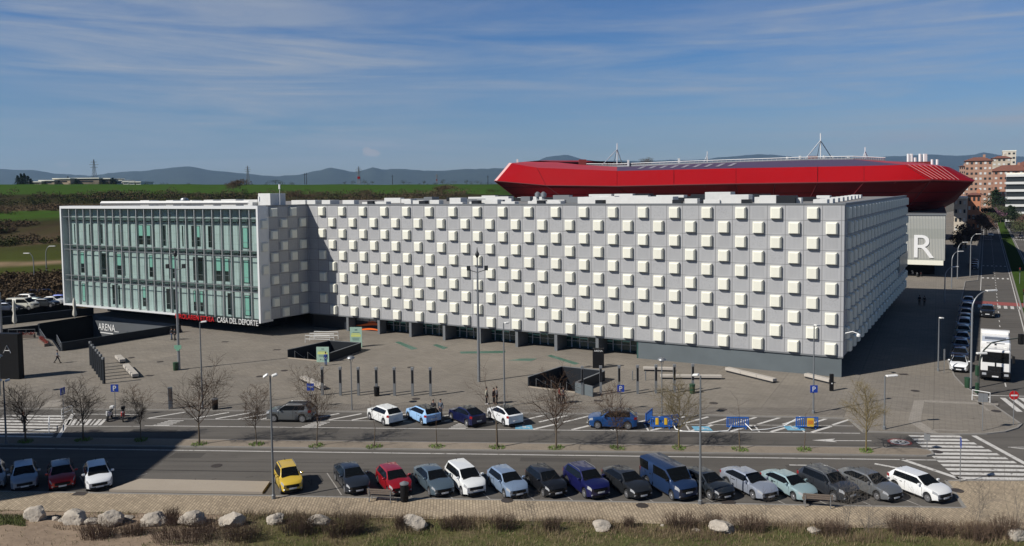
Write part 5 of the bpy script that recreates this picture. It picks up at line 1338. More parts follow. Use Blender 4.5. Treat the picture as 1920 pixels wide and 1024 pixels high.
motorbike('white scooter with a pale top box parked under the blue parking sign', at(206,787,0), hd(170), (.6,.6,.6), True)
motorbike('red and black motorcycle beside the white scooter', at(231,788,0), hd(155), (.35,.02,.02), False)
for i, (px, py, c_) in enumerate(((1711,517,(.5,.5,.48)),(1719,519,(.05,.05,.05)),(1726,518,(.25,.04,.03)))):
    motorbike(('pale motorcycle leftmost of three under the ribbed hall', 'dark motorcycle between two others under the ribbed hall', 'rust red motorcycle rightmost of three under the ribbed hall')[i], at(px,py,PZ), hd(200), c_, i == 0)
# ------------------------------------------------------------------ street lamps
def lamp_flat(px, py, tx, ty, label, heads, z=PZ, group='plaza street lamps'):
    p = at(px, py, z); H = hgt(tx, ty, p)
    o = thing('street_lamp', label, 'street lamp', p, 0, group)
    m = MB(); m.tube([(0,0,0),(0,0,H*.5),(0,0,H-.05)], [.085,.07,.05], 8); m.lathe([(.14,0),(.14,.25),(.09,.3)], 8); m.build('pole', MT['greymetal'], o)
    for az, l, drop in heads:
        d = Vector((math.sin(R(az)), math.cos(R(az)), 0)); m = MB(); n = Vector((d.y,-d.x,0)); a = Vector((0,0,H-.05))
        M = Matrix.Translation(a + d*(.1+l*.5)) @ Matrix.Rotation(math.atan2(d.y,d.x), 4, 'Z') @ Matrix.Rotation(drop, 4, 'Y'); m.T = M
        m.bbox(-l*.5, l*.5, -.17, .17, -.07, .09, .05); m.build('lamp_head', MT['lampwhite'], o)
    return o
lamp_flat(513, 935, 505, 703, 'tall street lamp with two square heads beside the yellow car', [(70,.38,-.3),(-105,.38,.6)], .1)
lamp_flat(1313, 945, 1312, 703, 'tall street lamp with one pale head standing in the near brick pavement', [(-60,.42,.15)], .1)
lamp_flat(1525, 775, 1524, 610, 'street lamp carrying a blue parking sign at the right of the plaza', [(60,.6,.1)])
lamp_flat(380, 767, 371, 603, 'slim street lamp behind the large bare tree left of centre', [(80,.55,-.1)])
lamp_flat(946, 762, 943, 605, 'slim street lamp behind the white electric crossover', [(70,.45,-.1)])
lamp_flat(1658, 805, 1664, 704, 'short lamp with a leaf shaped head on the corner pavement', [(85,1.0,-.05)])
lamp_flat(12, 832, 7, 713, 'street lamp at the left border beside the crossing', [(60,.38,-.3),(-110,.36,.5)], .12)
for px, py, tx, ty, lb in ((660,769,657,667,'lantern with a dished grey cap in front of the middle posts'),(1241,790,1238,670,'lantern with a dished grey cap among the right-hand posts'),(1,742,3,664,'lantern with a dished cap before the black letter sign at the left border')):
    p = at(px, py, PZ); H = hgt(tx, ty, p); o = thing('lantern_lamp', lb, 'street lamp', p, 0, 'capped lanterns')
    m = MB(); m.tube([(0,0,0),(0,0,H-.75)], [.06,.045], 7); m.build('pole', MT['greymetal'], o)
    m = MB()
    for k in range(3): w_ = 2*PI*k/3; m.tube([(0,0,H-.78),(math.cos(w_)*.24,math.sin(w_)*.24,H-.2)], .018, 4)
    m.build('bracket', MT['greymetal'], o)
    m = MB(); m.lathe([(.38,H-.24),(.36,H-.16),(.22,H-.05),(.03,H)], 16); m.build('lamp_cap', MT['steel'], o, 50)
    m = MB(); m.lathe([(.12,H-.4),(.14,H-.25)], 10); m.build('lamp_glass', MT['lampwhite'], o)
for px, py, tx, ty, lb in ((898,716,895.5,464,'tall floodlight mast in the middle of the plaza'),(336,693,331,464,'tall floodlight mast on the left of the plaza with a green sign on it')):
    p = at(px, py, PZ); H = hgt(tx, ty, p); o = thing('light_mast', lb, 'light mast', p, 0, 'plaza light masts')
    m = MB(); m.tube([(0,0,0),(0,0,H*.75),(0,0,H*.93)], [.17,.11,.06], 10); m.build('pole', MT['steel'], o, 60)
    m = MB(); m.lathe([(.05,H*.92),(.22,H*.94),(.22,H*.955),(.06,H*.975),(.03,H)], 10); m.build('mast_head', MT['darkmetal'], o)
    m = MB(); m.tube([(-.95,-.1,H*.835),(0,0,H*.815),(.95,.1,H*.835)], .04, 6)
    for s in (-1,1): m.bbox(*sorted((s*.75,s*1.15)), -.14,.14,H*.83,H*.865,.03)
    m.build('cross_arm', MT['darkmetal'], o)
    if px < 400:
        m = MB(); m.box(-.42,.42,-.2,-.16,2.5,2.95); m.box(-.2,.2,-.24,-.2,2.3,2.5); m.build('sign_plate', mat('pale_green_sign', (.18,.38,.27), .5), o)
def lamp_arc(pos, H, reach, label, az=75, group='curved avenue lamps'):
    o = thing('street_lamp', label, 'street lamp', pos, 0, group); d = Vector((math.sin(R(az)), math.cos(R(az)), 0))
    m = MB(); pts = [(0,0,0),(0,0,H-1.9)] + [tuple(d*reach*(1-math.cos(w_)) + Vector((0,0,H-1.9+1.8*math.sin(w_)))) for w_ in (.3,.6,.9,1.2,1.5)]
    m.tube(pts, [.12,.09,.08,.07,.06,.06,.05], 8); m.build('pole', MT['steel'], o, 60)
    m = MB(); c = d*(reach+.45)+Vector((0,0,H-.1)); m.T = Matrix.Translation(c) @ Matrix.Rotation(math.atan2(d.y,d.x),4,'Z'); m.bbox(-.65,.65,-.17,.17,-.08,.08,.04); m.build('lamp_head', MT['lampwhite'], o)
for (px, py, ty, rc, lb) in ((1820,728,545,1.9,'nearest curved avenue lamp beside the white electric saloon'),(1771,567,500,1.7,'second curved avenue lamp, in the arena shadow'),(1784,541,471,1.6,'third curved avenue lamp before the ribbed hall'),(1795,523,454,1.5,'fourth curved avenue lamp at the corner of the ribbed hall'),(1819,520,438.5,1.6,'farthest tall curved avenue lamp close to the road')):
    p = at(px, py, PZ); lamp_arc(p, hgt(px, ty, p), rc, lb)
p = at(1759,694,PZ); o = lamp_flat(1759,696,1764,596,'thin lamp at the edge of the arena shadow on the pavement', [(70,.5,.1)], PZ, 'avenue pavement lamps')
for px, py, ty, az, lb in ((66,560,474,-85,'slender curved lamp at the left car park with its head to the left'),(89,548,461,85,'slender curved lamp at the left car park with its head to the right')):
    p = at(px, py, .5); lamp_arc(p, hgt(px, ty, p), .9, lb, az, 'car park lamps')
p = at(3, 640, PZ); o = thing('light_mast', 'thick grey mast cut by the left border behind the black letter sign', 'light mast', p); m = MB(); m.tube([(0,0,0),(0,0,7)], [.22,.16], 10); m.build('pole', MT['steel'], o, 60)
p = at(46, 566, .3); o = thing('parking_sign', 'small blue sign on a thin post before the brown bank at the left car park', 'sign', p); m = MB(); m.tube([(0,0,0),(0,0,3.2)], .05, 5); m.build('pole', MT['greymetal'], o); m = MB(); m.box(-.32,.32,-.05,0,2.3,3.2); m.build('sign_plate', MT['blue'], o)

# ------------------------------------------------------------------ signs
def sign_face(o, kind, zc_, az, w_=.62):
    d = Vector((math.sin(R(az)), math.cos(R(az)), 0)); M = Matrix.Translation((0,0,zc_)) @ Matrix.Rotation(math.atan2(d.y,d.x)+PI/2, 4, 'Z')   # local -y looks along d... face towards +az
    m = MB(); m.T = M
    if kind == 'stop':
        m.T = M @ Matrix.Rotation(PI/2,4,'X'); m.lathe([(w_*.5,-.02),(w_*.5,.02)], 24); f = m.build('sign_plate', MT['red'], o); m = MB(); m.T = M; m.box(-w_*.36,w_*.36,-.035,-.021,-w_*.075,w_*.075); m.build('white_bar', MT['white'], f); return
    m.box(-w_*.5,w_*.5,-.018,.018,-w_*.5,w_*.5); f = m.build('sign_plate', MT['blue'] if kind != 'back' else MT['steel'], o)
    if kind == 'P': letters('letter', 'P', MT['white'], f, M @ Matrix.Translation((-w_*.2,-.026,-w_*.33)), w_*.66, w_*.42, .006)
    if kind == 'TAXI': letters('letter', 'TAXI', MT['white'], f, M @ Matrix.Translation((-w_*.4,-.026,-w_*.12)), w_*.28, w_*.8, .006)
    if kind == 'ped':
        m = MB(); m.T = M; m.add([(-w_*.36,-.022,-w_*.34),(w_*.36,-.022,-w_*.34),(0,-.022,w_*.36)], [(0,1,2)]); m.build('white_triangle', MT['white'], f)
        m = MB(); m.T = M; m.tube([(-.09,-.03,-w_*.28),(0,-.03,-.03),(.03,-.03,w_*.14)], .022, 4); m.tube([(.1,-.03,-w_*.28),(0,-.03,-.03)], .02, 4); m.build('walking_figure', MT['black'], f)
def post_sign(px, py, ty, kind, label, z=PZ, az=180, w_=.68, name='road_sign'):
    p = at(px, py, z); H = hgt(px, ty, p); o = thing(name, label, 'sign', p); m = MB(); m.tube([(0,0,0),(0,0,H)], .035, 6); m.build('pole', MT['steel'], o)
    sign_face(o, kind, H-w_*.5, az, w_); return o
post_sign(217,783,721,'P','blue parking sign with a white P above the parked scooter', .0, 178, .7)
post_sign(1164,771,722,'P','blue parking sign with a white P behind the vivid blue crossover', .0, 180, .66)
o = bpy.data.objects['street_lamp.002']; 
p = at(1525,775,PZ); o = thing('road_sign', 'blue parking sign with a white P clamped to the right plaza lamp', 'sign', p + Vector((0,-.09,0))); m = MB(); m.box(-.1,.1,0,.06,hgt(1524,729,p)-.05,hgt(1524,729,p)+.05); m.build('clamp', MT['steel'], o); sign_face(o, 'P', hgt(1524,729,p), 180, .68)
post_sign(583,764,719,'TAXI','blue taxi stand sign above the crown of a young tree', PZ, 182, .7)
post_sign(120,795,727,'ped','blue crossing sign at the left zebra crossing', PZ, 95, .64)
post_sign(1738,840,814,'back','small sign seen from behind on the tip of the median', .12, 60, .5)
post_sign(1800,904,822,'ped','narrow crossing sign seen nearly edge on at the near end of the zebra', .1, 113, .62)
post_sign(1842,808,738,'back','grey backed sign on the corner pavement by the crossing', PZ, 20, .72)
post_sign(1900,797,733,'stop','round red no entry sign with a white bar on the corner pavement', PZ, 182, .78)
p = at(1770,700,PZ); o = thing('road_sign','tall narrow grey sign at the edge of the arena shadow','sign',p); m = MB(); m.tube([(0,0,0),(0,0,2.6)],.035,5); m.build('pole',MT['steel'],o); m = MB(); m.box(-.08,.08,-.03,.03,1.4,2.7); m.build('sign_plate',MT['steel'],o)
p = at(1900,640,.0)                                  # traffic lights
def traffic_light(p, H, label, az, z=0):
    o = thing('traffic_light', label, 'traffic light', p); m = MB(); m.tube([(0,0,0),(0,0,H)], .06, 6); m.build('pole', MT['steel'], o); d = Vector((math.sin(R(az)), math.cos(R(az)),0))
    m = MB(); m.T = Matrix.Rotation(math.atan2(d.y,d.x)+PI/2,4,'Z'); m.bbox(-.17,.17,-.2,.1,H-1.0,H,.03); hd_ = m.build('signal_head', MT['black'], o)
    for k, c_ in enumerate(((.35,.02,.02),(.12,.08,.01),(.01,.08,.03))):
        m = MB(); m.T = Matrix.Rotation(math.atan2(d.y,d.x)+PI/2,4,'Z') @ Matrix.Translation((0,-.2,H-.18-.31*k)) @ Matrix.Rotation(PI/2,4,'X'); m.lathe([(.1,0),(.1,.02)], 10); m.build('signal_lens', mat('signal_lens', c_, .3), hd_)
    return o
traffic_light(A(196,7.2,.13), 3.4, 'traffic light showing red on the avenue grass strip', 210)
traffic_light(A(160,6.7,.13), 3.0, 'dark traffic light by the red cycle crossing', 210)
p = at(1834,742,PZ); o = thing('traffic_light','traffic light with a long curved arm reaching over the avenue','traffic light',p); H = 4.9; m = MB()
m.tube([(0,0,0),(0,0,2.8),(.15,.05,3.6),(.6,.2,4.5),(1.5,.5,5.15),(3.0,1,5.3),(5.4,1.8,5.4)], [.11,.1,.09,.08,.07,.06,.05], 8); m.build('arm', mat('dark_green_metal', (.05,.06,.05), .5), o)
m = MB(); m.bbox(4.9,5.35,1.4,1.75,4.75,5.8,.04); m.build('signal_head', MT['black'], o); m = MB(); m.bbox(-.28,-.02,-.12,.14,2.0,3.0,.03); m.build('signal_box', MT['green'], o); m = MB(); m.bbox(-.26,.0,-.12,.12,.3,1.3,.03); m.build('control_box', MT['green'], o)
m = MB(); m.bbox(-.3,.75,-.2,.05,4.15,4.35,.05); m.build('camera_head', MT['lampwhite'], o)

# ------------------------------------------------------------------ plaza furniture
post_me = MB(); post_me.box(-.14,.14,-.09,.09,0,2.75); post_me = post_me.mesh('post', MT['darkclad'])
post2_me = MB(); post2_me.box(-.12,.12,-.10,.10,0,2.7); post2_me = post2_me.mesh('post_shaft', MT['greymetal'])
ords = 'first second third fourth fifth sixth seventh'.split()
LP = [(170.7,685),(174.5,691),(178.5,696),(182.5,702),(186.5,707.5),(190.5,713),(195,719.5)]
def light_post(px, py, label, group, rz, dark):
    o = thing('light_post', label, 'light post', at(px,py,PZ), rz, group); link('post_shaft', post_me if dark else post2_me, o)
    m = MB(); m.bbox(-.15,.15,-.12,.12,2.7,2.95,.02); m.build('lamp_cap', MT['steel'] if not dark else MT['greymetal'], o)
    if not dark: m = MB(); m.box(-.09,.09,-.115,-.10,1.3,2.65); m.build('light_strip', MT['black'], o)
for i, q in enumerate(LP): light_post(*q, ords[i]+' dark square post counted from the back of the left row', 'left row of square posts', R(-25), True)
for i in range(7): light_post(605+33.75*i, 741+.25*i, ords[i]+' grey light post from the left in the middle row behind the white cars', 'middle row of light posts', AX_S, False)
for i in range(7): light_post(1092+34.5*i, 740.5-.8*i, ords[i]+' grey light post from the left in the row right of the right stairwell', 'right row of light posts', AX_S, False)
for px, py, lb in ((1186,712.5,'short thin bollard before the arena, left of the pair'),(1210.5,713.5,'short thin bollard before the arena, right of the pair')):
    m = MB(); m.lathe([(.06,0),(.06,1.0),(.04,1.03)], 8); tag(m.build('bollard', MT['greymetal'], None, None, at(px,py,PZ)), lb, 'bollard', 'short bollards')
p = at(320,767,PZ); o = thing('info_post','free standing grey brown info post with a slatted face by the large bare tree','post',p,R(20)); m = MB(); m.bbox(-.2,.2,-.12,.12,0,2.15,.02); m.build('body',MT['greymetal'],o); m = MB(); m.box(-.13,.13,-.14,-.12,.9,2.0); m.build('face',MT['wood'],o)
p = at(1559,733,PZ); o = thing('info_post','slim black info column at the right-hand plaza benches','post',p,R(-4)); m = MB(); m.bbox(-.19,.19,-.12,.12,0,1.75,.02); m.build('body',MT['black'],o); m = MB(); m.box(-.06,.06,-.14,-.12,.75,.85); m.build('label_plate',MT['white'],o)
def bench(a, b, w_, h_, label, lit=True):
    a = at(*a, PZ); b = at(*b, PZ); c = (a+b)/2; L = (b-a).length; d = b-a
    o = thing('stone_bench', label, 'bench', c, math.atan2(d.y,d.x), 'pale stone benches on the plaza')
    n = max(1, round(L/2.2)); m = MB()
    for k in range(n): m.bbox(-L/2+L*k/n+.01, -L/2+L*(k+1)/n-.01, -w_/2, w_/2, .18, h_, .025)
    m.build('seat', MT['stone'], o); m = MB(); m.box(-L/2+.1, L/2-.1, -w_/2+.1, w_/2-.1, 0, .18); m.build('plinth', MT['darkclad'], o)
bench((221,673),(230,681.5),.7,.52,'short pale stone bench, upper one of the left pair'); bench((236,690),(254,709.5),.7,.52,'long pale stone bench, lower one of the left pair'); bench((568,713),(606,732),.7,.5,'pale stone bench slanting behind the taxi sign')
bench((1206,695),(1262,696.5),.6,.45,'pale stone bench against the arena plinth, farther one'); bench((1238,710),(1353,711),.6,.45,'long pale stone bench behind the right row of posts'); bench((1363,696.5),(1453,718.5),.65,.5,'long pale stone bench slanting away from the posts'); bench((1511,708),(1558,719.5),.65,.5,'pale stone bench beside the slim black info column')
def bin_(p, label, mt='green', h=.95, cap=True, name='litter_bin'):
    o = thing(name, label, 'litter bin', p); m = MB(); m.lathe([(.24,0),(.27,.05),(.29,h-.1),(.29,h-.06)], 14); m.build('body', MT[mt], o, 40)
    m = MB(); m.lathe([(.31,h-.07),(.31,h),(.12,h+.1),(.02,h+.14)] if cap else [(.31,h-.06),(.31,h),(.26,h+.01)], 14); m.build('lid', MT['steel'] if cap else MT[mt], o, 40)
bin_(at(329.5,694.5,PZ),'dark green bin at the foot of the left light mast',cap=False); bin_(at(706.5,742.5,PZ),'dark bin against the fourth post of the middle row','black',cap=False); bin_(at(1298,737.5,PZ),'dark green bin behind the last post of the right row',cap=False); bin_(at(1814,727,PZ),'green bin beside the nearest curved avenue lamp',cap=False,h=1.05)
bin_(at(403.5,768,PZ),'dark round litter bin with a grey domed lid by the large bare tree','black',1.05); bin_(at(758.5,940,.1),'dark round litter bin with a bright domed lid in front of the crimson hatchback','black',1.25)
def wood_bench(a, b, label):
    a = at(*a,.1); b = at(*b,.1); c = (a+b)/2; d = b-a; L = d.length; o = thing('wooden_bench', label, 'bench', c, math.atan2(d.y,d.x), 'wooden benches on the near pavement'); m = MB()
    for k in range(3): m.bbox(-L/2,L/2,-.46+k*.17,-.32+k*.17,.42,.46,.01)
    m.build('seat', MT['wood'], o); m = MB()
    for k in range(3): m.bbox(-L/2,L/2,-.56-.02*k,-.52-.02*k,.55+k*.13,.66+k*.13,.01)
    m.build('backrest', MT['wood'], o)
    for s in (-1,1): m = MB(); m.box(s*L*.42-.03,s*L*.42+.03,-.05,.0,0,.42); m.box(s*L*.42-.03,s*L*.42+.03,-.6,-.55,0,.95); m.box(s*L*.42-.03,s*L*.42+.03,-.6,0,.37,.42); m.build('leg', MT['steel'], o)
wood_bench((694,935),(741,937.5),'weathered wooden bench beside the domed litter bin, facing the cars'); wood_bench((1503,944),(1559,948),'weathered wooden bench in front of the pale aqua hatchback')

# totems
p = at(16,711,PZ); o = thing('letter_totem','huge black slab sign with a white letter A at the left border','sign',p,R(-8)); W2 = 1.35; hh = hgt(16,626,p); m = MB(); m.box(-W2,W2,0,.8,0,hh); m.build('slab',MT['black'],o)
m = MB(); m.box(-W2-.03,-W2,.0,.8,0,hh); m.build('orange_edge',mat('rust_orange_panel',(.30,.11,.04),.6),o); m = MB(); zA = hgt(16,662,p); m.tube([(-.46,-.03,zA),(0,-.03,zA+.9),(.46,-.03,zA)],.04,4); m.tube([(-.33,-.03,zA+.28),(.33,-.03,zA+.28)],.035,4); m.build('letter',MT['white'],o)
p = at(1122,690.5,PZ); o = thing('arena_totem','black upright sign slab lettered ARENA beside the right stairwell','sign',p,R(-6)); hh = hgt(1122,653.5,p); m = MB(); m.box(-.66,.66,0,.35,0,hh); m.build('slab',MT['black'],o); letters('lettering','ARENA',MT['white'],o,Matrix.Translation((-.5,-.012,hh-.38)),.2,1.0,.01)
ban = mat('pale_green_banner', (.35,.50,.40), .6, 0, .08, 1.5); bany = mat('yellow_green_print', (.62,.66,.20), .6); bant = mat('dark_print', (.06,.12,.11), .6)
for bx, by, ty, w_, z_, rz, lb in ((668,645,613.5,1.62,.1,-4,'tall pale green banner standing behind the middle stairwell'),(605.5,679,650.5,1.55,.1,-4,'pale green banner at the front of the middle stairwell beside the person in blue')):
    p = at(bx,by+(12 if bx > 650 else 0),z_) if bx < 650 else at(668,651,PZ); H = hgt(bx,ty,p); o = thing('banner', lb, 'banner', p, R(rz), 'green event banners'); m = MB(); m.box(-w_/2,w_/2,-.04,.04,0,H); m.build('sheet',ban,o)
    m = MB(); m.box(-w_/2+.15,w_/2-.15,-.05,-.04,H*.52,H*.64); m.box(-w_/2+.2,w_/2-.3,-.05,-.04,H*.66,H*.70); m.build('printed_band',bany,o)
    m = MB()
    for zz,x0,x1,t_ in ((.84,-.15,.2,.05),(.72,-.45,.5,.02),(.45,-.5,.5,.018),(.40,-.5,.4,.018),(.35,-.45,.45,.018),(.14,-.35,-.2,.06),(.13,-.1,.5,.025)): m.box(x0*w_/1.6,x1*w_/1.6,-.05,-.04,H*zz,H*(zz+t_))
    m.build('printed_text',bant,o)

# stairwells
def stairwell(label, quad, h, depth, open_edge, name='stairwell', rails=2):
    c = sum(quad, Vector())/4; o = thing(name, label, 'stairwell', (c.x,c.y,PZ)); q = [p-c for p in quad]; th = .16
    n = 4
    for i in range(n):
        a, b = q[i], q[(i+1)%n]; d = (b-a).normalized(); nn = Vector((d.y,-d.x,0)); 
        if nn.dot((a+b)/2) < 0: nn = -nn
        m = MB(); z1 = h if i != open_edge else .0
        m.prism([(p.x,p.y) for p in (a-d*.0, b+d*.0, b+nn*th, a+nn*th)], -depth, z1 if i != open_edge else .10)
        m.build('parapet_wall' if i != open_edge else 'kerb_edge', MT['darkclad'] if i != open_edge else MT['ramp'], o)
        if i != open_edge:
            m = MB(); m.prism([(p.x,p.y) for p in (a-nn*.01, b-nn*.01, b+nn*(th+.02), a+nn*(th+.02))], h, h+.05); m.build('coping', MT['greymetal'], o)
    m = MB(); m.sheet([(p.x*1.02,p.y*1.02) for p in q], -depth); m.build('floor', MT['ramp'], o)
    a, b = q[open_edge], q[(open_edge+1)%n]; e = ((q[(open_edge+2)%n]+q[(open_edge+3)%n])/2-(a+b)/2); L = e.length; e.normalize(); m = MB(); k = 14
    for i in range(k):
        s0, s1 = .1+L*.75*i/k, .1+L*.75*(i+1)/k; aa, bb = a.lerp(b,.04), a.lerp(b,.96)
        m.prism([(p.x,p.y) for p in (aa+e*s0, bb+e*s0, bb+e*(s1), aa+e*(s1))], -depth, -depth*(i+1)/k)
    m.build('steps', MT['concrete'], o)
    for f in (.12,.45,.78)[:rails+1]:
        s = a.lerp(b,f); m = MB(); m.tube([s+e*.3+Vector((0,0,-.1)), s+e*.3+Vector((0,0,.9)), s+e*L*.7+Vector((0,0,-depth*.93+.9))], .03, 5); m.tube([s+e*2+Vector((0,0,-depth*.4)), s+e*2+Vector((0,0,.9-depth*.27))], .03, 5); m.build('handrail', MT['steel'], o)
    return o
st1 = stairwell('middle sunken stairwell with dark parapets in the plaza, green banner at its corner', pit_mid, 1.02, 3.6, 0)
st2 = stairwell('right sunken stairwell with dark parapets below the black arena totem', pit_right, 1.05, 2.3, 0)
a = at(1079,736,PZ); b = at(1112,744.5,PZ); d = b-a; o = thing('screen_wall','low grey screen panel standing off the right stairwell corner','wall',(a+b)/2,math.atan2(d.y,d.x)); m = MB(); m.box(-d.length/2,d.length/2,-.06,.06,0,1.05); m.build('panel',MT['concrete'],o)
m = MB(); m.box(-d.length/2,d.length/2,-.07,.07,1.05,1.09); m.build('coping',MT['greymetal'],o)
# trolley rack of steel rails
p = at(604,640,PZ); o = thing('bicycle_rack','rack of bare steel rails behind the middle stairwell','bicycle rack',p,R(-10))
for k in range(3):
    m = MB(); x0 = -2.0; y = -1.1+k*1.5; m.tube([(x0,y,0),(x0,y,1.0),(x0+3.6,y,1.0),(x0+3.6,y,0)], .055, 5); m.tube([(x0,y,.5),(x0+3.6,y,.5)], .05, 5); m.build('rail', MT['roofwhite'], o)

# big sunken ramp with the lettered wall, and the terrace left of it
c = sum(pit_left, Vector())/7; o = thing('sunken_ramp','wide sunken ramp with dark walls, its lit back wall lettered ARENA, under the glass wing','ramp',(c.x,c.y,PZ)); q = [p-c for p in pit_left]
lit = mat('sunlit_lettered_wall', (.085,.093,.102), .6, 0, .10, .6)
def wall_seg(a, b, z0, z1, mt, name, par, th=.25, out=None):
    d = (b-a).normalized(); nn = Vector((d.y,-d.x,0)); 
    if out is None: out = (a+b)/2
    if nn.dot(out) < 0: nn = -nn
    m = MB(); m.prism([(p.x,p.y) for p in (a,b,b+nn*th,a+nn*th)], z0, z1); return m.build(name, mt, par)
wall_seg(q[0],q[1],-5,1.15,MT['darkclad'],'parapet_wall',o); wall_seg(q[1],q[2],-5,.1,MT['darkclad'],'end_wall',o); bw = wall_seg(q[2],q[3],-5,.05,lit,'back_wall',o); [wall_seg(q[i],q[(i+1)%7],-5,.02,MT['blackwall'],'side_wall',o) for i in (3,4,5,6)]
m = MB(); m.sheet([(p.x,p.y) for p in q],-4.9); m.build('floor',MT['asphalt'],o)
dw = (q[2]-q[3]); dn = dw.normalized(); ax = math.atan2(dn.y,dn.x); M = Matrix.Translation(q[3]+dn*.12*dw.length) @ Matrix.Rotation(ax,4,'Z'); inward = Vector((dn.y,-dn.x,0))
M = Matrix.Translation(q[3]+dn*(.6)+inward*.02) @ Matrix.Rotation(ax,4,'Z')
letters('lettering','NAVARRA',MT['greymetal'],o,M@Matrix.Translation((-.2,-.02,-1.5)),.01,.2,.01) if False else None
letters('lettering','ARENA',MT['white'],o,M@Matrix.Translation((.9,-.03,-2.35)),1.15,4.6,.02)
m = MB(); m.T = M; m.box(1.4,4.9,-.04,-.01,-2.85,-2.7); m.box(5.3,6.4,-.04,-.01,-2.4,-2.3); m.build('lettering_line',MT['white'],o)
# terrace walls left
terr = thing('terrace_wall','long dark stepped retaining wall of the sunken terrace at the left','wall',at(60,630,PZ)); T0 = at(60,630,PZ)
def tw(a, b, h0, h1, mt, nm): wall_seg(at(*a,PZ)-T0, at(*b,PZ)-T0, h0, h1, MT[mt], nm, terr, .4, Vector((-1,6,0)))
tw((-30,634),(72,622),0,1.0,'blackwall','wall'); tw((-30,613),(176,590),0,1.25,'darkclad','wall'); 
tw((-30,601),(130,580),0,1.2,'blackwall','wall')
redf = mat('red_flower_leaves',(.20,.025,.015),.8,0,.4,5)
def planter(a, b, label):
    a = at(*a,PZ); b = at(*b,PZ); c = (a+b)/2; d = b-a; L = d.length; o = thing('planter',label,'planter',c,math.atan2(d.y,d.x),'planters of red plants'); m = MB(); m.box(-L/2,L/2,-.3,.3,0,.4); m.build('box',MT['wood'],o); m = MB()
    for k in range(int(L*2)+1): leafball(m, Vector((-L/2+L*k/(L*2),0,.6)), .33, .25, 40, .09, rv)
    m.build('foliage',redf,o)
planter((30,634),(65,633),'long low planter of red plants along the terrace railing'); planter((76,640),(88,650),'shorter planter of red plants slanting beside the ramp')
def railing(a, b, label, h=1.0):
    a = at(*a,PZ); b = at(*b,PZ); c = (a+b)/2; d = b-a; L = d.length; o = thing('railing',label,'railing',c,math.atan2(d.y,d.x),'thin steel railings'); m = MB(); m.tube([(-L/2,0,h),(L/2,0,h)],.03,5); m.tube([(-L/2,0,.5),(L/2,0,.5)],.015,4); m.build('rail',MT['steel'],o); m = MB()
    for k in range(int(L/1.6)+2): x = -L/2+L*k/(int(L/1.6)+1); m.tube([(x,0,0),(x,0,h)],.025,4)
    m.build('post',MT['steel'],o)
railing((16,631),(66,630),'thin railing behind the long red planter'); railing((75,629),(86,646),'slanting railing beside the shorter red planter'); railing((107,641),(115,657),'railing at the near corner of the ramp wall')
for px, py, ty, lb in ((28,612,562,'folded white parasol on the left terrace'),(140.5,598,558,'folded white parasol before the corner of the glass wing')):
    p = at(px,py,.8); H = hgt(px,ty,p); o = thing('folded_parasol',lb,'parasol',p,0,'folded parasols'); m = MB(); m.tube([(0,0,0),(0,0,H)],.04,5); m.build('pole',MT['steel'],o); m = MB(); vs_ = []; n = 14; k = 7
    prof = [(.16,.12),(.30,.2),(.26,.35),(.16,.5),(.24,.62),(.22,.8),(.14,.93),(.03,1.0)]
    for j,(r_,z_) in enumerate(prof):
        for i in range(n): w_ = 2*PI*i/n; rr = r_*(1+.35*math.cos(w_*5)*(1-z_)); vs_.append((rr*math.cos(w_),rr*math.sin(w_),H*z_))
    m.add(vs_,[(j*n+i,j*n+(i+1)%n,(j+1)*n+(i+1)%n,(j+1)*n+i) for j in range(len(prof)-1) for i in range(n)]); m.build('canopy',mat('parasol_cloth',(.55,.52,.45),.9) if 'parasol_cloth' not in bpy.data.materials else bpy.data.materials['parasol_cloth'],o,60)
# barriers
def barrier(px, py, rz, label, inserts, L=1.9):
    o = thing('crowd_barrier',label,'barrier',at(px,py,0),R(rz),'blue plastic barriers'); m = MB(); m.bbox(-L/2,L/2,-.04,.04,.9,1.02,.02); m.bbox(-L/2,L/2,-.04,.04,.12,.24,.02); m.bbox(-L/2,-L/2+.1,-.04,.04,.2,1,.02); m.bbox(L/2-.1,L/2,-.04,.04,.2,1,.02)
    for k in range(9): x = -L/2+.1+(L-.2)*(k+.5)/9; m.box(x-.035,x+.035,-.025,.025,.2,.95)
    if inserts: m.box(-.7,.7,-.03,.03,.3,.5); m.box(-.7,.7,-.03,.03,.75,.95)
    m.build('panel',MT['barrier'],o)
    for s in (-1,1): m = MB(); m.bbox(s*L*.36-.05,s*L*.36+.05,-.28,.28,0,.1,.02); m.build('foot',MT['barrier'],o)
    if inserts:
        for s in (-1,1): m = MB(); m.bbox(s*.38-.13,s*.38+.13,-.06,-.03,.32,.92,.01); m.box(s*.38-.04,s*.38+.04,-.07,-.06,.35,.9); m.build('reflector',MT['yellow'],o)
barrier(1217,791,62,'blue barrier turned edgewise, leftmost of the group',False); barrier(1240,803,-6,'blue barrier with yellow reflectors in front of the others',True); barrier(1255,800,20,'blue barrier set behind the reflector barrier',False); barrier(1383,803.5,-4,'pale blue barrier standing alone in the hatched bays',False); barrier(1513,803.5,-5,'blue barrier carrying a yellow and orange warning board',False)
p = at(1513,804.5,0); o = thing('warning_board','yellow and orange warning board leaning on the right blue barrier','sign',p+Vector((.25,-.12,.25)),R(-5)); m = MB(); m.box(-.28,.28,-.03,.0,0,.75); m.build('board',MT['yellow'],o); m = MB(); m.box(-.22,.22,-.04,-.03,.2,.55); m.build('orange_patch',mat('orange_sign',(.60,.20,.03),.5),o)
m = MB(); tp = [at(*q,.0) for q in ((1262,800),(1267,806),(1280,810),(1330,811.5),(1365,809),(1376,800))]; [m.tube([tp[i]+Vector((0,0,.06+.25*(i in (0,5)))),tp[i+1]+Vector((0,0,.06+.25*(i+1 in (0,5))))],.05,4) for i in range(5)]
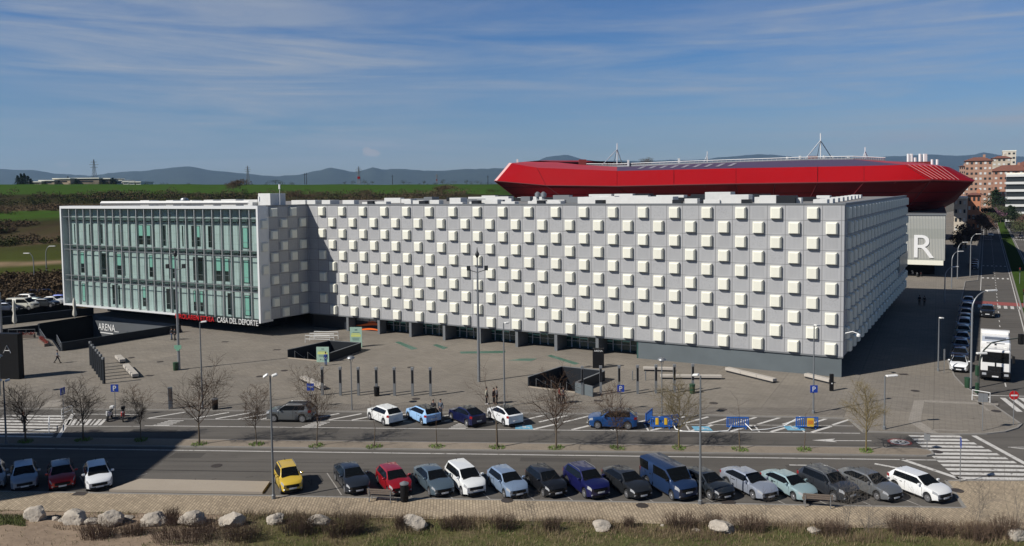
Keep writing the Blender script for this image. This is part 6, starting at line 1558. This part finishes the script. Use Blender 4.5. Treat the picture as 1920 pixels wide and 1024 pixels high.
tag(m.build('barrier_tape',MT['white']),'loose white tape trailing from the blue barriers over the asphalt','tape','barrier tapes')
m = MB(); tp = [at(*q,.0) for q in ((1390,801),(1410,808),(1440,806),(1470,800),(1500,797))]; [m.tube([tp[i]+Vector((0,0,.06+.6*(i == 0)))  ,tp[i+1]+Vector((0,0,.06+.7*(i == 3)))],.04,4) for i in range(4)]
tag(m.build('barrier_tape',MT['white']),'loose white tape strung between the pale blue barrier and the warning board','tape','barrier tapes')
for a, b, lb in (((92,812),(93,799),'white hoop railing at the lower end of the left zebra line'),((115,786),(137,777),'white hoop railing at the upper end of the left zebra line')):
    a = at(*a,.0); b = at(*b,.0); c = (a+b)/2; d = b-a; L = max(1.2,d.length*.9); o = thing('hoop_railing',lb,'railing',c,math.atan2(d.y,d.x),'white hoop railings'); m = MB(); m.tube([(-L/2,0,0),(-L/2,0,.9),(L/2,0,.9),(L/2,0,0)],.04,6); m.tube([(-L/2,0,.5),(L/2,0,.5)],.03,5); m.build('hoop',MT['white'],o)
a = at(1836,752,PZ); o = thing('hoop_railing','white angled railing on the avenue corner pavement','railing',a,R(-40)); m = MB(); m.tube([(-.6,0,0),(-.6,0,1),(.9,0,.95),(.9,0,0)],.04,6); m.tube([(-.6,0,.5),(.9,0,.5)],.03,5); m.build('hoop',MT['white'],o)

# ------------------------------------------------------------------ people
def person(px, py, label, z=PZ, face=180, h=1.66, top=(.1,.1,.1), legs=(.03,.035,.05), hair=(.02,.015,.012), pose='stand', skirt=0, shoes=(.02,.02,.02), p=None, group='people on the plaza'):
    o = thing('person', label, 'person', p or at(px,py,z), hd(face)-PI/2+PI/2, group); s = h/1.75
    o.scale = (s,s,s)
    st = {'stand':(.02,-.02,.05,-.05),'walk':(.30,-.28,-.28,.30),'stroll':(.16,-.16,-.15,.15)}[pose]
    hipz = .92; J = {}
    def skin(name, segs, mt, parent):
        vs_ = []; es = []; rad = []; idx = {}
        def vid(k, p_, r_):
            if k not in idx: idx[k] = len(vs_); vs_.append(p_); rad.append(r_)
            return idx[k]
        for (ka, pa, ra), (kb, pb, rb) in segs: es.append((vid(ka,pa,ra), vid(kb,pb,rb)))
        me = bpy.data.meshes.new(name); me.from_pydata(vs_, es, []); ob = bpy.data.objects.new(name, me); COL.objects.link(ob)
        md = ob.modifiers.new('skin','SKIN'); 
        for i, v in enumerate(me.skin_vertices[0].data): v.radius = (rad[i] if isinstance(rad[i], tuple) else (rad[i],rad[i])); v.use_root = (i == 0)
        ss = ob.modifiers.new('sub','SUBSURF'); ss.levels = 1; ss.render_levels = 1
        dg = bpy.context.evaluated_depsgraph_get(); m2 = bpy.data.meshes.new_from_object(ob.evaluated_get(dg)); bpy.data.objects.remove(ob); m2.name = name
        m2.materials.clear(); m2.materials.append(mt)
        for f in m2.polygons: f.use_smooth = True
        return link(name, m2, parent)
    P = {'pel':(0,0,hipz),'wst':(0,0,1.10),'chs':(.0,0,1.33),'nck':(.01,0,1.47),'hd0':(.02,0,1.56),'hd1':(.025,0,1.68),
         'knl':(st[0]*.55,.09,.50),'knr':(st[1]*.55,-.09,.50),'anl':(st[0]-.04*(st[0]<0),.095,.09+.1*(pose=='walk' and st[0]<0)),'anr':(st[1]-.1*(pose=='walk'),-.095,.09+.12*(pose=='walk')),
         'hpl':(0,.085,.88),'hpr':(0,-.085,.88),'shl':(0,.18,1.40),'shr':(0,-.18,1.40),'ell':(st[2]*.5-.02,.23,1.13),'elr':(st[3]*.5-.02,-.23,1.13),'wrl':(st[2]+.08,.22,.90),'wrr':(st[3]+.08,-.22,.90)}
    P['tol'] = (P['anl'][0]+.16,P['anl'][1]+.02,.045+P['anl'][2]-.09); P['tor'] = (P['anr'][0]+.16,P['anr'][1]-.02,.045+P['anr'][2]-.09)
    def sg(a, ra, b, rb): return ((a,P[a],ra),(b,P[b],rb))
    body = [sg('pel',.12,'wst',.115),sg('wst',.115,'chs',(.12,.15)),sg('chs',(.12,.15),'nck',.055),sg('nck',.055,'hd0',.075),sg('hd0',.075,'hd1',.078)]
    for sd_ in 'lr': body += [sg('pel',.12,'hp'+sd_,.085),sg('hp'+sd_,.085,'kn'+sd_,.058),sg('kn'+sd_,.058,'an'+sd_,.04),sg('an'+sd_,.04,'to'+sd_,.035),sg('chs',(.12,.15),'sh'+sd_,.06),sg('sh'+sd_,.06,'el'+sd_,.042),sg('el'+sd_,.042,'wr'+sd_,.027)]
    for sd_ in 'lr':                                     # palm, four fingers, thumb
        w_ = Vector(P['wr'+sd_]); sy = 1 if sd_ == 'l' else -1; P['pm'+sd_] = tuple(w_+Vector((.012,0,-.075))); body.append(sg('wr'+sd_,.027,'pm'+sd_,(.034,.02)))
    b_ = skin('body', body, MT['skin'], o)
    m = MB()
    for sd_ in 'lr':
        q_ = Vector(P['pm'+sd_]); sy = 1 if sd_ == 'l' else -1
        for k, ln_ in enumerate((.07,.08,.075,.058)): a_ = q_+Vector((.034-.022*k,0,-.02)); m.tube([a_,a_+Vector((.004,-sy*.006,-ln_*.55)),a_+Vector((.002,-sy*.022,-ln_))],[.010,.009,.007],5)
        a_ = q_+Vector((.03,0,.02)); m.tube([a_,a_+Vector((.03,-sy*.01,-.03)),a_+Vector((.034,-sy*.02,-.06))],[.011,.010,.008],5)
    hc = Vector(P['hd1']); m.tube([hc+Vector((.07,0,-.02)),hc+Vector((.105,0,-.055))],[.012,.018],5)
    for sy in (-1,1): m.lathe([(.005,-.03),(.02,0),(.005,.03)],6,0,hc+Vector((-.005,sy*.082,-.03)))
    m.build('hands_and_nose', MT['skin'], b_); m = MB()
    for sy in (-1,1): m.lathe([(.004,-.008),(.012,0),(.004,.008)],6,0,hc+Vector((.076,sy*.03,-.012)))
    m.box(hc.x+.078,hc.x+.086,-.025,.025,hc.z-.088,hc.z-.08); m.build('face', MT['black'], b_)
    jk = [sg('pel',.125,'wst',.135),sg('wst',.135,'chs',(.145,.17)),sg('chs',(.145,.17),'nck',.07)]
    for sd_ in 'lr': jk += [sg('chs',(.145,.17),'sh'+sd_,.078),sg('sh'+sd_,.078,'el'+sd_,.06),sg('el'+sd_,.06,'wr'+sd_,.043)]
    skin('jacket', jk, mat('jacket_cloth', top, .9, 0, .15, 8), o)
    tr_ = []
    for sd_ in 'lr': tr_ += [sg('pel',.13,'hp'+sd_,.1),sg('hp'+sd_,.1,'kn'+sd_,.074),sg('kn'+sd_,.074,'an'+sd_,.06)]
    skin('trousers', tr_, mat('trouser_cloth', legs, .9, 0, .15, 8), o)
    for sd_ in 'lr':
        m = MB(); a_ = Vector(P['an'+sd_]); m.bbox(a_.x-.09,a_.x+.2,a_.y-.055,a_.y+.055,a_.z-.09,a_.z+.005,.03); m.build('shoe', mat('shoe_leather', shoes, .6), o)
    bm = bmesh.new(); bmesh.ops.create_uvsphere(bm, u_segments=12, v_segments=8, radius=.105); m = MB()
    for v in bm.verts: v.co = Vector((hc.x-.018+v.co.x*1.02, v.co.y*.92, hc.z+.022+v.co.z*1.05))
    bmesh.ops.delete(bm, geom=[v for v in bm.verts if v.co.x > hc.x+.045 and v.co.z < hc.z+.05 or v.co.z < hc.z-.075], context='VERTS'); m.bm(bm); m.build('hair', mat('hair', hair, .8), o, 60)
    return o
person(46,809,'person in dark clothes with reddish hair walking over the left zebra crossing',0,20,1.72,(.02,.02,.025),(.015,.016,.02),(.10,.03,.015),'stroll')
person(322,637,'person in a dark jacket and blue jeans, left of the pair by the ramp wall',PZ,30,1.7,(.015,.015,.018),(.03,.06,.12),pose='stroll'); person(328,638,'person all in black beside the one in jeans at the ramp wall',PZ,30,1.72,(.012,.012,.014),(.013,.013,.016),pose='stroll')
person(108,681.5,'person in a grey patterned top walking alone on the left of the plaza',PZ,75,1.66,(.22,.24,.27),(.02,.022,.026),pose='walk')
person(611,685.5,'person in blue work clothes standing at the pale green banner',PZ,0,1.62,(.012,.04,.20),(.03,.09,.24))
person(813,783,'dark haired person partly hidden behind the sky blue hatchback',PZ,180,1.66,(.03,.03,.04),(.02,.02,.03)); person(826.5,783.5,'person in a grey jacket behind the tail of the sky blue hatchback',PZ,190,1.72,(.10,.12,.15),(.02,.025,.04))
person(912.5,758,'person in a pale top and black trousers with white shoes on the pavement',PZ,100,1.68,(.40,.38,.30),(.012,.012,.015),shoes=(.6,.6,.6)); person(926,757,'smaller person in dark clothes, left of the close pair by the slim lamp',PZ,120,1.55,(.05,.035,.035),(.02,.02,.025)); person(931.5,758,'person in a grey coat, right of the close pair by the slim lamp',PZ,-90,1.72,(.11,.11,.12),(.02,.02,.022))
person(1049,756.5,'person in a red jacket walking behind the median tree',PZ,95,1.64,(.32,.012,.016),(.02,.022,.03),pose='stroll',shoes=(.6,.58,.55)); person(1056.5,757.5,'person in a dark purple coat walking next to the red jacket',PZ,95,1.72,(.045,.04,.06),(.015,.016,.02),pose='stroll')
person(1724,573,'left dark figure of the pair walking in the deep shadow beside the arena',PZ,30,1.75,(.010,.010,.012),(.010,.010,.012),pose='stroll'); person(1733,574,'right dark figure of the pair walking in the deep shadow beside the arena',PZ,30,1.75,(.012,.011,.012),(.010,.010,.012),pose='stroll')
person(99,549,'tiny person in dark clothes at the edge of the left car park',.5,60,1.8,(.02,.02,.03),(.02,.02,.025))
# ------------------------------------------------------------------ street trees
def limb(m, p, d, L, r, lv, rr, sides, lo, up, rmin=.0095):
    n = 3 if lv > 1 else 2; pts = [p]; q = Vector(p); dd = Vector(d)
    for i in range(n):
        dd = (dd + Vector((rr.gauss(0,.13),rr.gauss(0,.13),rr.gauss(0,.08)+up))).normalized(); q = q + dd*L/n; pts.append(q.copy())
    m.tube(pts, [r*(1-.72*i/n) for i in range(n+1)], sides, 0, False)
    if lv == 0: return
    k = {3: 12, 2: 8, 1: 5}[lv]
    for i in range(k):
        f = lo + (1-lo)*(i+rr.random()*.8)/k; j = min(n-1, int(f*n)); s = pts[j].lerp(pts[j+1], f*n-j)
        base = (pts[j+1]-pts[j]).normalized(); a = base.orthogonal().normalized(); a.rotate(Matrix.Rotation(rr.uniform(0,2*PI) if lv < 3 else i*2.4+rr.random()*.7, 3, base))
        sp_ = rr.uniform(.62,1.05); nd = (base*math.cos(sp_) + a*math.sin(sp_)).normalized()
        limb(m, s, nd, L*rr.uniform(.40,.68)*(1.15-.45*f if lv == 3 else 1), max(rmin, r*.45), lv-1, rr, 3 if lv < 3 else 5, .22, .05, rmin)
def bare_tree(px, py, ty, label, seed, lv=3, w_=1.0, green=True, z=.12, moss=False, group='young bare trees on the median'):
    p = at(px, py, z); H = hgt(px, ty, p); rr = random.Random(seed)
    o = thing('bare_tree', label, 'tree', p, rr.uniform(0,6), group); fork = H*.34; lean = Vector((rr.uniform(-.13,.13), rr.uniform(-.1,.1), 0)); fork *= rr.uniform(.85,1.15)
    m = MB(); m.tube([(0,0,-.05), lean*.4+Vector((0,0,fork*.5)), lean+Vector((0,0,fork))], [.085*w_,.065*w_,.058*w_], 7); m.build('trunk', MT['bark' if not moss else 'moss'], o, 60)
    m = MB(); top = lean+Vector((0,0,fork))
    if lv == 3:
        limb(m, top, Vector((rr.uniform(-.1,.1),rr.uniform(-.1,.1),1)), H*.58, .05*w_, 3, rr, 5, .0, .02)
        for k in range(4): 
            a = k*1.57+rr.random(); limb(m, top-Vector((0,0,fork*.08*k)), Vector((math.cos(a)*.75*w_,math.sin(a)*.75*w_,.8)), H*.46*w_, .036*w_, 2, rr, 4, .15, .06)
            limb(m, top+Vector((0,0,H*.1)), Vector((math.cos(a+.7)*.8*w_,math.sin(a+.7)*.8*w_,.75)), H*.40*w_, .03*w_, 2, rr, 4, .15, .05)
    elif lv == 2:
        limb(m, top, Vector((.03,.02,1)), H*.62, .03, 2, rr, 4, .05, .02)
        for k in range(3): a = k*2.1+rr.random(); limb(m, top+Vector((0,0,H*.08*k)), Vector((math.cos(a)*.6,math.sin(a)*.6,.9)), H*.32*w_, .018, 1, rr, 3, .2, .05)
    else: limb(m, top, Vector((.02,.02,1)), H*.64, .02, 1, rr, 3, .2, .02)
    m.build('branches', MT['twig' if not moss else 'moss'], o)
    if green:
        m = MB(); rr2 = random.Random(seed+5)
        for _ in range(160):
            a = rr2.uniform(0,2*PI); r_ = .55*math.sqrt(rr2.random()); q = Vector((r_*math.cos(a)*1.3, r_*math.sin(a), 0)); h_ = rr2.uniform(.06,.2); d = Vector((rr2.gauss(0,.05),rr2.gauss(0,.05),h_)); s = Vector((rr2.gauss(0,1),rr2.gauss(0,1),0)).normalized()*.03
            m.add([q-s,q+s,q+d],[(0,1,2)])
        tag(m.build('grass_tuft', MT['tuft'], o), kind='stuff')
    return o
MT['tuft'] = mat('tuft_green', (.10,.17,.02), .9, 0, .35, 3)
TR = [(48,828,722,'spreading bare tree at the left border, before the zebra crossing',3,1.05,True,False),(156,825,718,'forked bare tree second from the left on the median',3,.9,True,False),(264,825,735,'thin bare young tree right of the parked motorcycles',3,.5,True,False),(374,833,698,'large round bare tree third of the big ones from the left',3,1.0,True,False),(481,833,730,'bare young tree just left of the two headed lamp',3,.55,True,False),(594,836,700,'bare tree covering the taxi sign',3,.62,True,False),(702,837.5,745,'spindly sapling between two white cars on the median',1,.6,True,False),(819,837.5,738,'spindly sapling in front of the sky blue hatchback',1,.6,True,False),(932,839,712,'narrow bare tree in front of the white electric crossover',2,1.2,True,False),(1043,840,706,'broad bare tree in front of the right stairwell',3,1.05,True,False),(1158,840,724,'bare tree in front of the vivid blue crossover',3,.7,True,False),(1273,840,716,'dense golden bare tree beside the near lamp post',3,.95,True,True),(1387,843,740,'thin upright sapling right of the golden tree',1,.7,True,False),(1508,843,772,'shortest sapling below the plaza lamp sign',1,.6,True,False),(1624,845,732,'dense round bare tree at the right end of the median',3,.92,True,True)]
for i, (px, py, ty, lb, lv, w_, g_, ms) in enumerate(TR): bare_tree(px, py, ty, lb, 40+i*3, lv, w_, g_, moss=ms)

# ------------------------------------------------------------------ rocks
def boulder(px, py, w_, h_, label, seed, group='limestone boulders along the verge'):
    p = at(px, py, .12); sc = p.y/FPX; bm = bmesh.new(); bmesh.ops.create_icosphere(bm, subdivisions=4, radius=1); W = w_*sc/2; Hh = h_*sc*1.02
    rr = random.Random(seed); pl_ = [(Vector((rr.gauss(0,1),rr.gauss(0,1),rr.gauss(0,.7))).normalized(), rr.uniform(.62,.9)) for _ in range(11)]
    for v in bm.verts:
        d = v.co.normalized(); r_ = 1.0
        for n_, k in pl_:
            c_ = d.dot(n_)
            if c_ > .05: r_ = min(r_, k/c_)
        r_ *= 1 + .10*noise.noise(d*2.1+Vector((seed,0,0))) + .07*noise.noise(d*5+Vector((seed,0,0))) + .045*noise.noise(d*11+Vector((0,seed,0))) - .09*abs(noise.noise(d*3.3+Vector((seed,seed,0))))
        v.co = Vector((d.x*r_*W*1.12, d.y*r_*W*.85, (d.z*r_*.6+.42)*Hh*1.02))
    m = MB(); m.bm(bm); o = m.build('boulder', MT['rock'], None, 28, p - Vector((0,0,.13)), None); return tag(o, label, 'boulder', group)
for i, (px, py, w_, h_, lb) in enumerate(((68,974,42,30,'leftmost rounded pale boulder on the verge'),(144,979,48,28,'broad pale boulder second from the left'),(208,982,44,33,'pointed pale boulder beside a small dark stone'),(289,981,54,23,'low flat boulder left of a dry shrub'),(360,982,48,28,'rugged boulder below the pale loading slab'),(437,984,48,28,'smooth tilted boulder left of the two headed lamp'),(518,981,34,24,'small dark streaked boulder behind dry brush'),(600,982,44,20,'low boulder split by a notch, left of the middle'),(777,988,48,28,'triangular pale boulder below the iron drain cover'),(1128,991,40,19,'flat pale boulder alone in the middle of the verge'),(1356,995,50,25,'grey boulder sunk in dry shrubs near the lamp post'),(1905,1010,36,22,'partly hidden boulder at the right border'),
        (103,974,16,9,'small grey stone next to the leftmost boulder'),(116,975,14,7,'tiny pale stone between the first two boulders'),(172,981,28,14,'small brown grey stone between second and third boulder'),(240,971,20,9,'small flat stone right of the pointed boulder'),(1242,985,8,6,'small pebble like stone left of the sunk boulder'),(1305,994,16,8,'little pale rock beside the sunk grey boulder'),(1527,998,26,14,'small pale rock by the right-hand grass edge'))):
    boulder(px, py, w_, h_, lb, 3+i*1.7)

# ------------------------------------------------------------------ grass, weeds and shrubs on the verge
def vz(p):
    u = (p-O_S).dot(E1); v = (p-O_S).dot(E2); j = (-19.0-v)/17*18
    return .06 + .35*min(1, max(0,j)/6)*(.5+noise.noise(Vector((u*.25, v*.25, 0)))) + .12*noise.noise(Vector((u, v, 2)))*min(1, max(0,j)/2)
rg = random.Random(77)
gA = mat('verge_grass_green', (.095,.115,.032), .9, 0, .4, .4); gB = mat('verge_grass_dry', (.24,.185,.105), .9, 0, .35, .5); gC = mat('verge_weed_brown', (.135,.088,.06), .9, 0, .35, .6)
m = MB()
for _ in range(52000):
    u = rg.uniform(-42, 36); v = -19.1-7.5*rg.random()**1.1; p = S(u, v)
    bare = u < -14 and noise.noise(Vector((u*.2,v*.35,9))) < .22 - (v > -20.2)*.25 
    if bare and rg.random() < .93: continue
    k = noise.noise(Vector((u*.22, v*.4, 3))) + rg.gauss(0,.22); mi = 0 if k > .02 else (1 if k > -.3 else 2)
    h_ = rg.uniform(.05,.22)*(1.0 if mi == 0 else 1.4); p.z = vz(p)-.02; s = Vector((rg.gauss(0,1),rg.gauss(0,1),0)).normalized()*.018; d = Vector((rg.gauss(0,.08),rg.gauss(0,.08),h_))
    m.add([p-s, p+s, p+d], [(0,1,2)], mi)
tag(m.build('grass', [gA,gB,gC]), kind='stuff')
def dry_shrub(px, py, w_, h_, label, seed, dense=1.0, mt=None, name='dry_shrub'):
    p = at(px, py, .1); sc = p.y/FPX; rr = random.Random(seed); m = MB(); W = w_*sc/2; Hh = h_*sc; p.z = vz(p)-.03
    for _ in range(int(130*dense*max(.6,W))):
        a = rr.uniform(0,2*PI); r_ = W*math.sqrt(rr.random()); q = Vector((r_*math.cos(a), r_*math.sin(a)*.7, 0)); d = Vector((rr.gauss(0,.22)+q.x*.25, rr.gauss(0,.2), 1)).normalized(); L = Hh*rr.uniform(.5,1.05)
        t_ = q+d*L; mid = q+d*L*.55; m.tube([q,mid,t_],[.010,.008,.004],3,0,False)
        for k in range(3): s = mid.lerp(t_,rr.random()); m.tube([s,s+Vector((rr.gauss(0,.1),rr.gauss(0,.1),rr.uniform(.05,.16)))*Hh*1.2],[.006,.003],3,0,False)
    return tag(m.build(name, mt or gC, None, None, p), label, 'shrub', 'dry shrubs on the verge')
SH = [(185,1008,66,34,'wide dry shrub below the pointed boulder'),(250,1003,46,26,'dry shrub between the third and fourth boulder'),(323,985,24,36,'upright reddish weed clump beside the rugged boulder'),(350,1012,120,36,'broadest mass of dark dry brush below the rugged boulder'),(455,1012,70,30,'brown brush below the smooth tilted boulder'),(560,998,60,40,'dense brown brush between two low boulders'),(640,1003,50,42,'tall brown brush left of a sapling'),(672,1000,40,38,'reddish brush right of the sapling on the verge'),(752,992,18,30,'thin weed clump left of the triangular boulder'),(855,990,60,22,'low dry brush right of the triangular boulder'),(945,992,44,34,'upright tan weeds above the middle of the grass'),(1035,996,30,26,'small brown clump left of the flat boulder'),(1180,988,20,22,'thin dry stems right of the flat boulder'),(1280,990,60,34,'dry shrub behind the lamp foot'),(1335,985,34,26,'dry clump left of the sunk boulder'),(1405,995,60,34,'dry shrub just right of the sunk boulder'),(1560,1000,60,30,'dry brush at the foot of the tall bare shrub, left side'),(1700,998,70,36,'reddish dry brush at the foot of the tall bare shrub, right side'),(1760,1002,60,30,'reddish weeds near the right end of the verge'),(1830,1010,60,36,'tall tan weeds by the right border boulder'),(1885,1006,50,44,'reddish bush at the right border')]
for i, (px, py, w_, h_, lb) in enumerate(SH): dry_shrub(px, py, w_, h_, lb, 200+i, 1.7)
def bare_shrub(px, py, ty, w_, label, seed, n=12):
    p = at(px, py, .1); H = hgt(px, ty, p); rr = random.Random(seed); p.z = vz(p)-.05; o = thing('bare_shrub', label, 'shrub', p, 0, 'leafless tall shrubs on the verge'); m = MB(); sc = p.y/FPX
    for k in range(n):
        a = rr.uniform(0,2*PI); sp_ = rr.uniform(.05,.5)*w_*sc/H; limb(m, Vector((rr.gauss(0,.12),rr.gauss(0,.1),0)), Vector((math.cos(a)*sp_,math.sin(a)*sp_,1)), H*rr.uniform(.6,1), rr.uniform(.008,.013), 2 if n < 8 else 1, rr, 4, .3, .04, .0042)
    m.build('stems', mat('grey_shrub_stem', (.15,.13,.11), .9, 0, .3, 4) if 'grey_shrub_stem' not in bpy.data.materials else bpy.data.materials['grey_shrub_stem'], o); return o
bare_shrub(1628,998,872,80,'large many stemmed bare shrub in front of the right-hand cars',301,10); bare_shrub(1583,1000,892,60,'bare shrub left of the large many stemmed one',302,7); bare_shrub(1712,1000,925,24,'bare shrub right of the large many stemmed one',303,2)
bare_shrub(637,992,915,34,'single bare sapling on the verge below the dark saloon',304,2); bare_shrub(1000,985,915,30,'few bare stems between the pale blue and the black hatchback',305,4); bare_shrub(1330,985,930,40,'few bare stems around the near lamp foot',306,3); bare_shrub(1440,985,925,20,'two thin weed stems below the silver saloon',307,2)
bare_shrub(1905,1000,848,80,'reddish bare shrub at the right border in front of the zebra crossing',308,10); bare_shrub(1832,998,900,40,'thin bare shrub left of the right border shrub',309,6)

gr_ = random.Random(8); m = MB()
for _ in range(26000):
    u = gr_.uniform(-16, 36); v = -19.1-2.6*gr_.random()**1.5; p = S(u, v); k = noise.noise(Vector((u*.35, v*.5, 12)))
    if k < -.12 or gr_.random() > .45+k: continue
    h_ = gr_.uniform(.18,.55)*(1+.5*k); p.z = vz(p)-.02; s_ = Vector((gr_.gauss(0,1),gr_.gauss(0,1),0)).normalized()*.012; m.add([p-s_, p+s_, p+Vector((gr_.gauss(0,.12),gr_.gauss(0,.1),h_))], [(0,1,2)], 0 if gr_.random() < .55 else 1)
tag(m.build('dry_grass', [gB, gC]), kind='stuff')
gr_ = random.Random(4); m = MB()
for _ in range(2200):
    p = at(gr_.uniform(-30,48), gr_.uniform(966,990), .1); p.z = vz(p)-.02; s_ = Vector((gr_.gauss(0,1),gr_.gauss(0,1),0)).normalized()*.02; m.add([p-s_, p+s_, p+Vector((gr_.gauss(0,.05),gr_.gauss(0,.05),gr_.uniform(.08,.25)))], [(0,1,2)])
tag(m.build('grass', gA), kind='stuff')
# the block of flats whose shadow lies over the left cars (stands outside the view)
nb = thing('neighbour_block', 'block of flats left of the view, casting the shadow over the shaded cars', 'building', (-57.3, 42.0, 0)); m = MB(); m.box(-34, 0, 0, 12.0, 0, 27); m.build('wall', mat('flats_wall', (.34,.25,.18), .85, 0, .12, .3), nb)
m = MB(); m.box(-34.3, .02, -.2, 12.05, 27, 27.1); m.build('roof', MT['roofgrey'], nb)
for r in range(8):
    for c_ in range(4): m = MB(); m.box(0, .05, 1.2+c_*2.8, 2.5+c_*2.8, 1+r*3, 2.4+r*3); m.build('window', win_dark, nb)
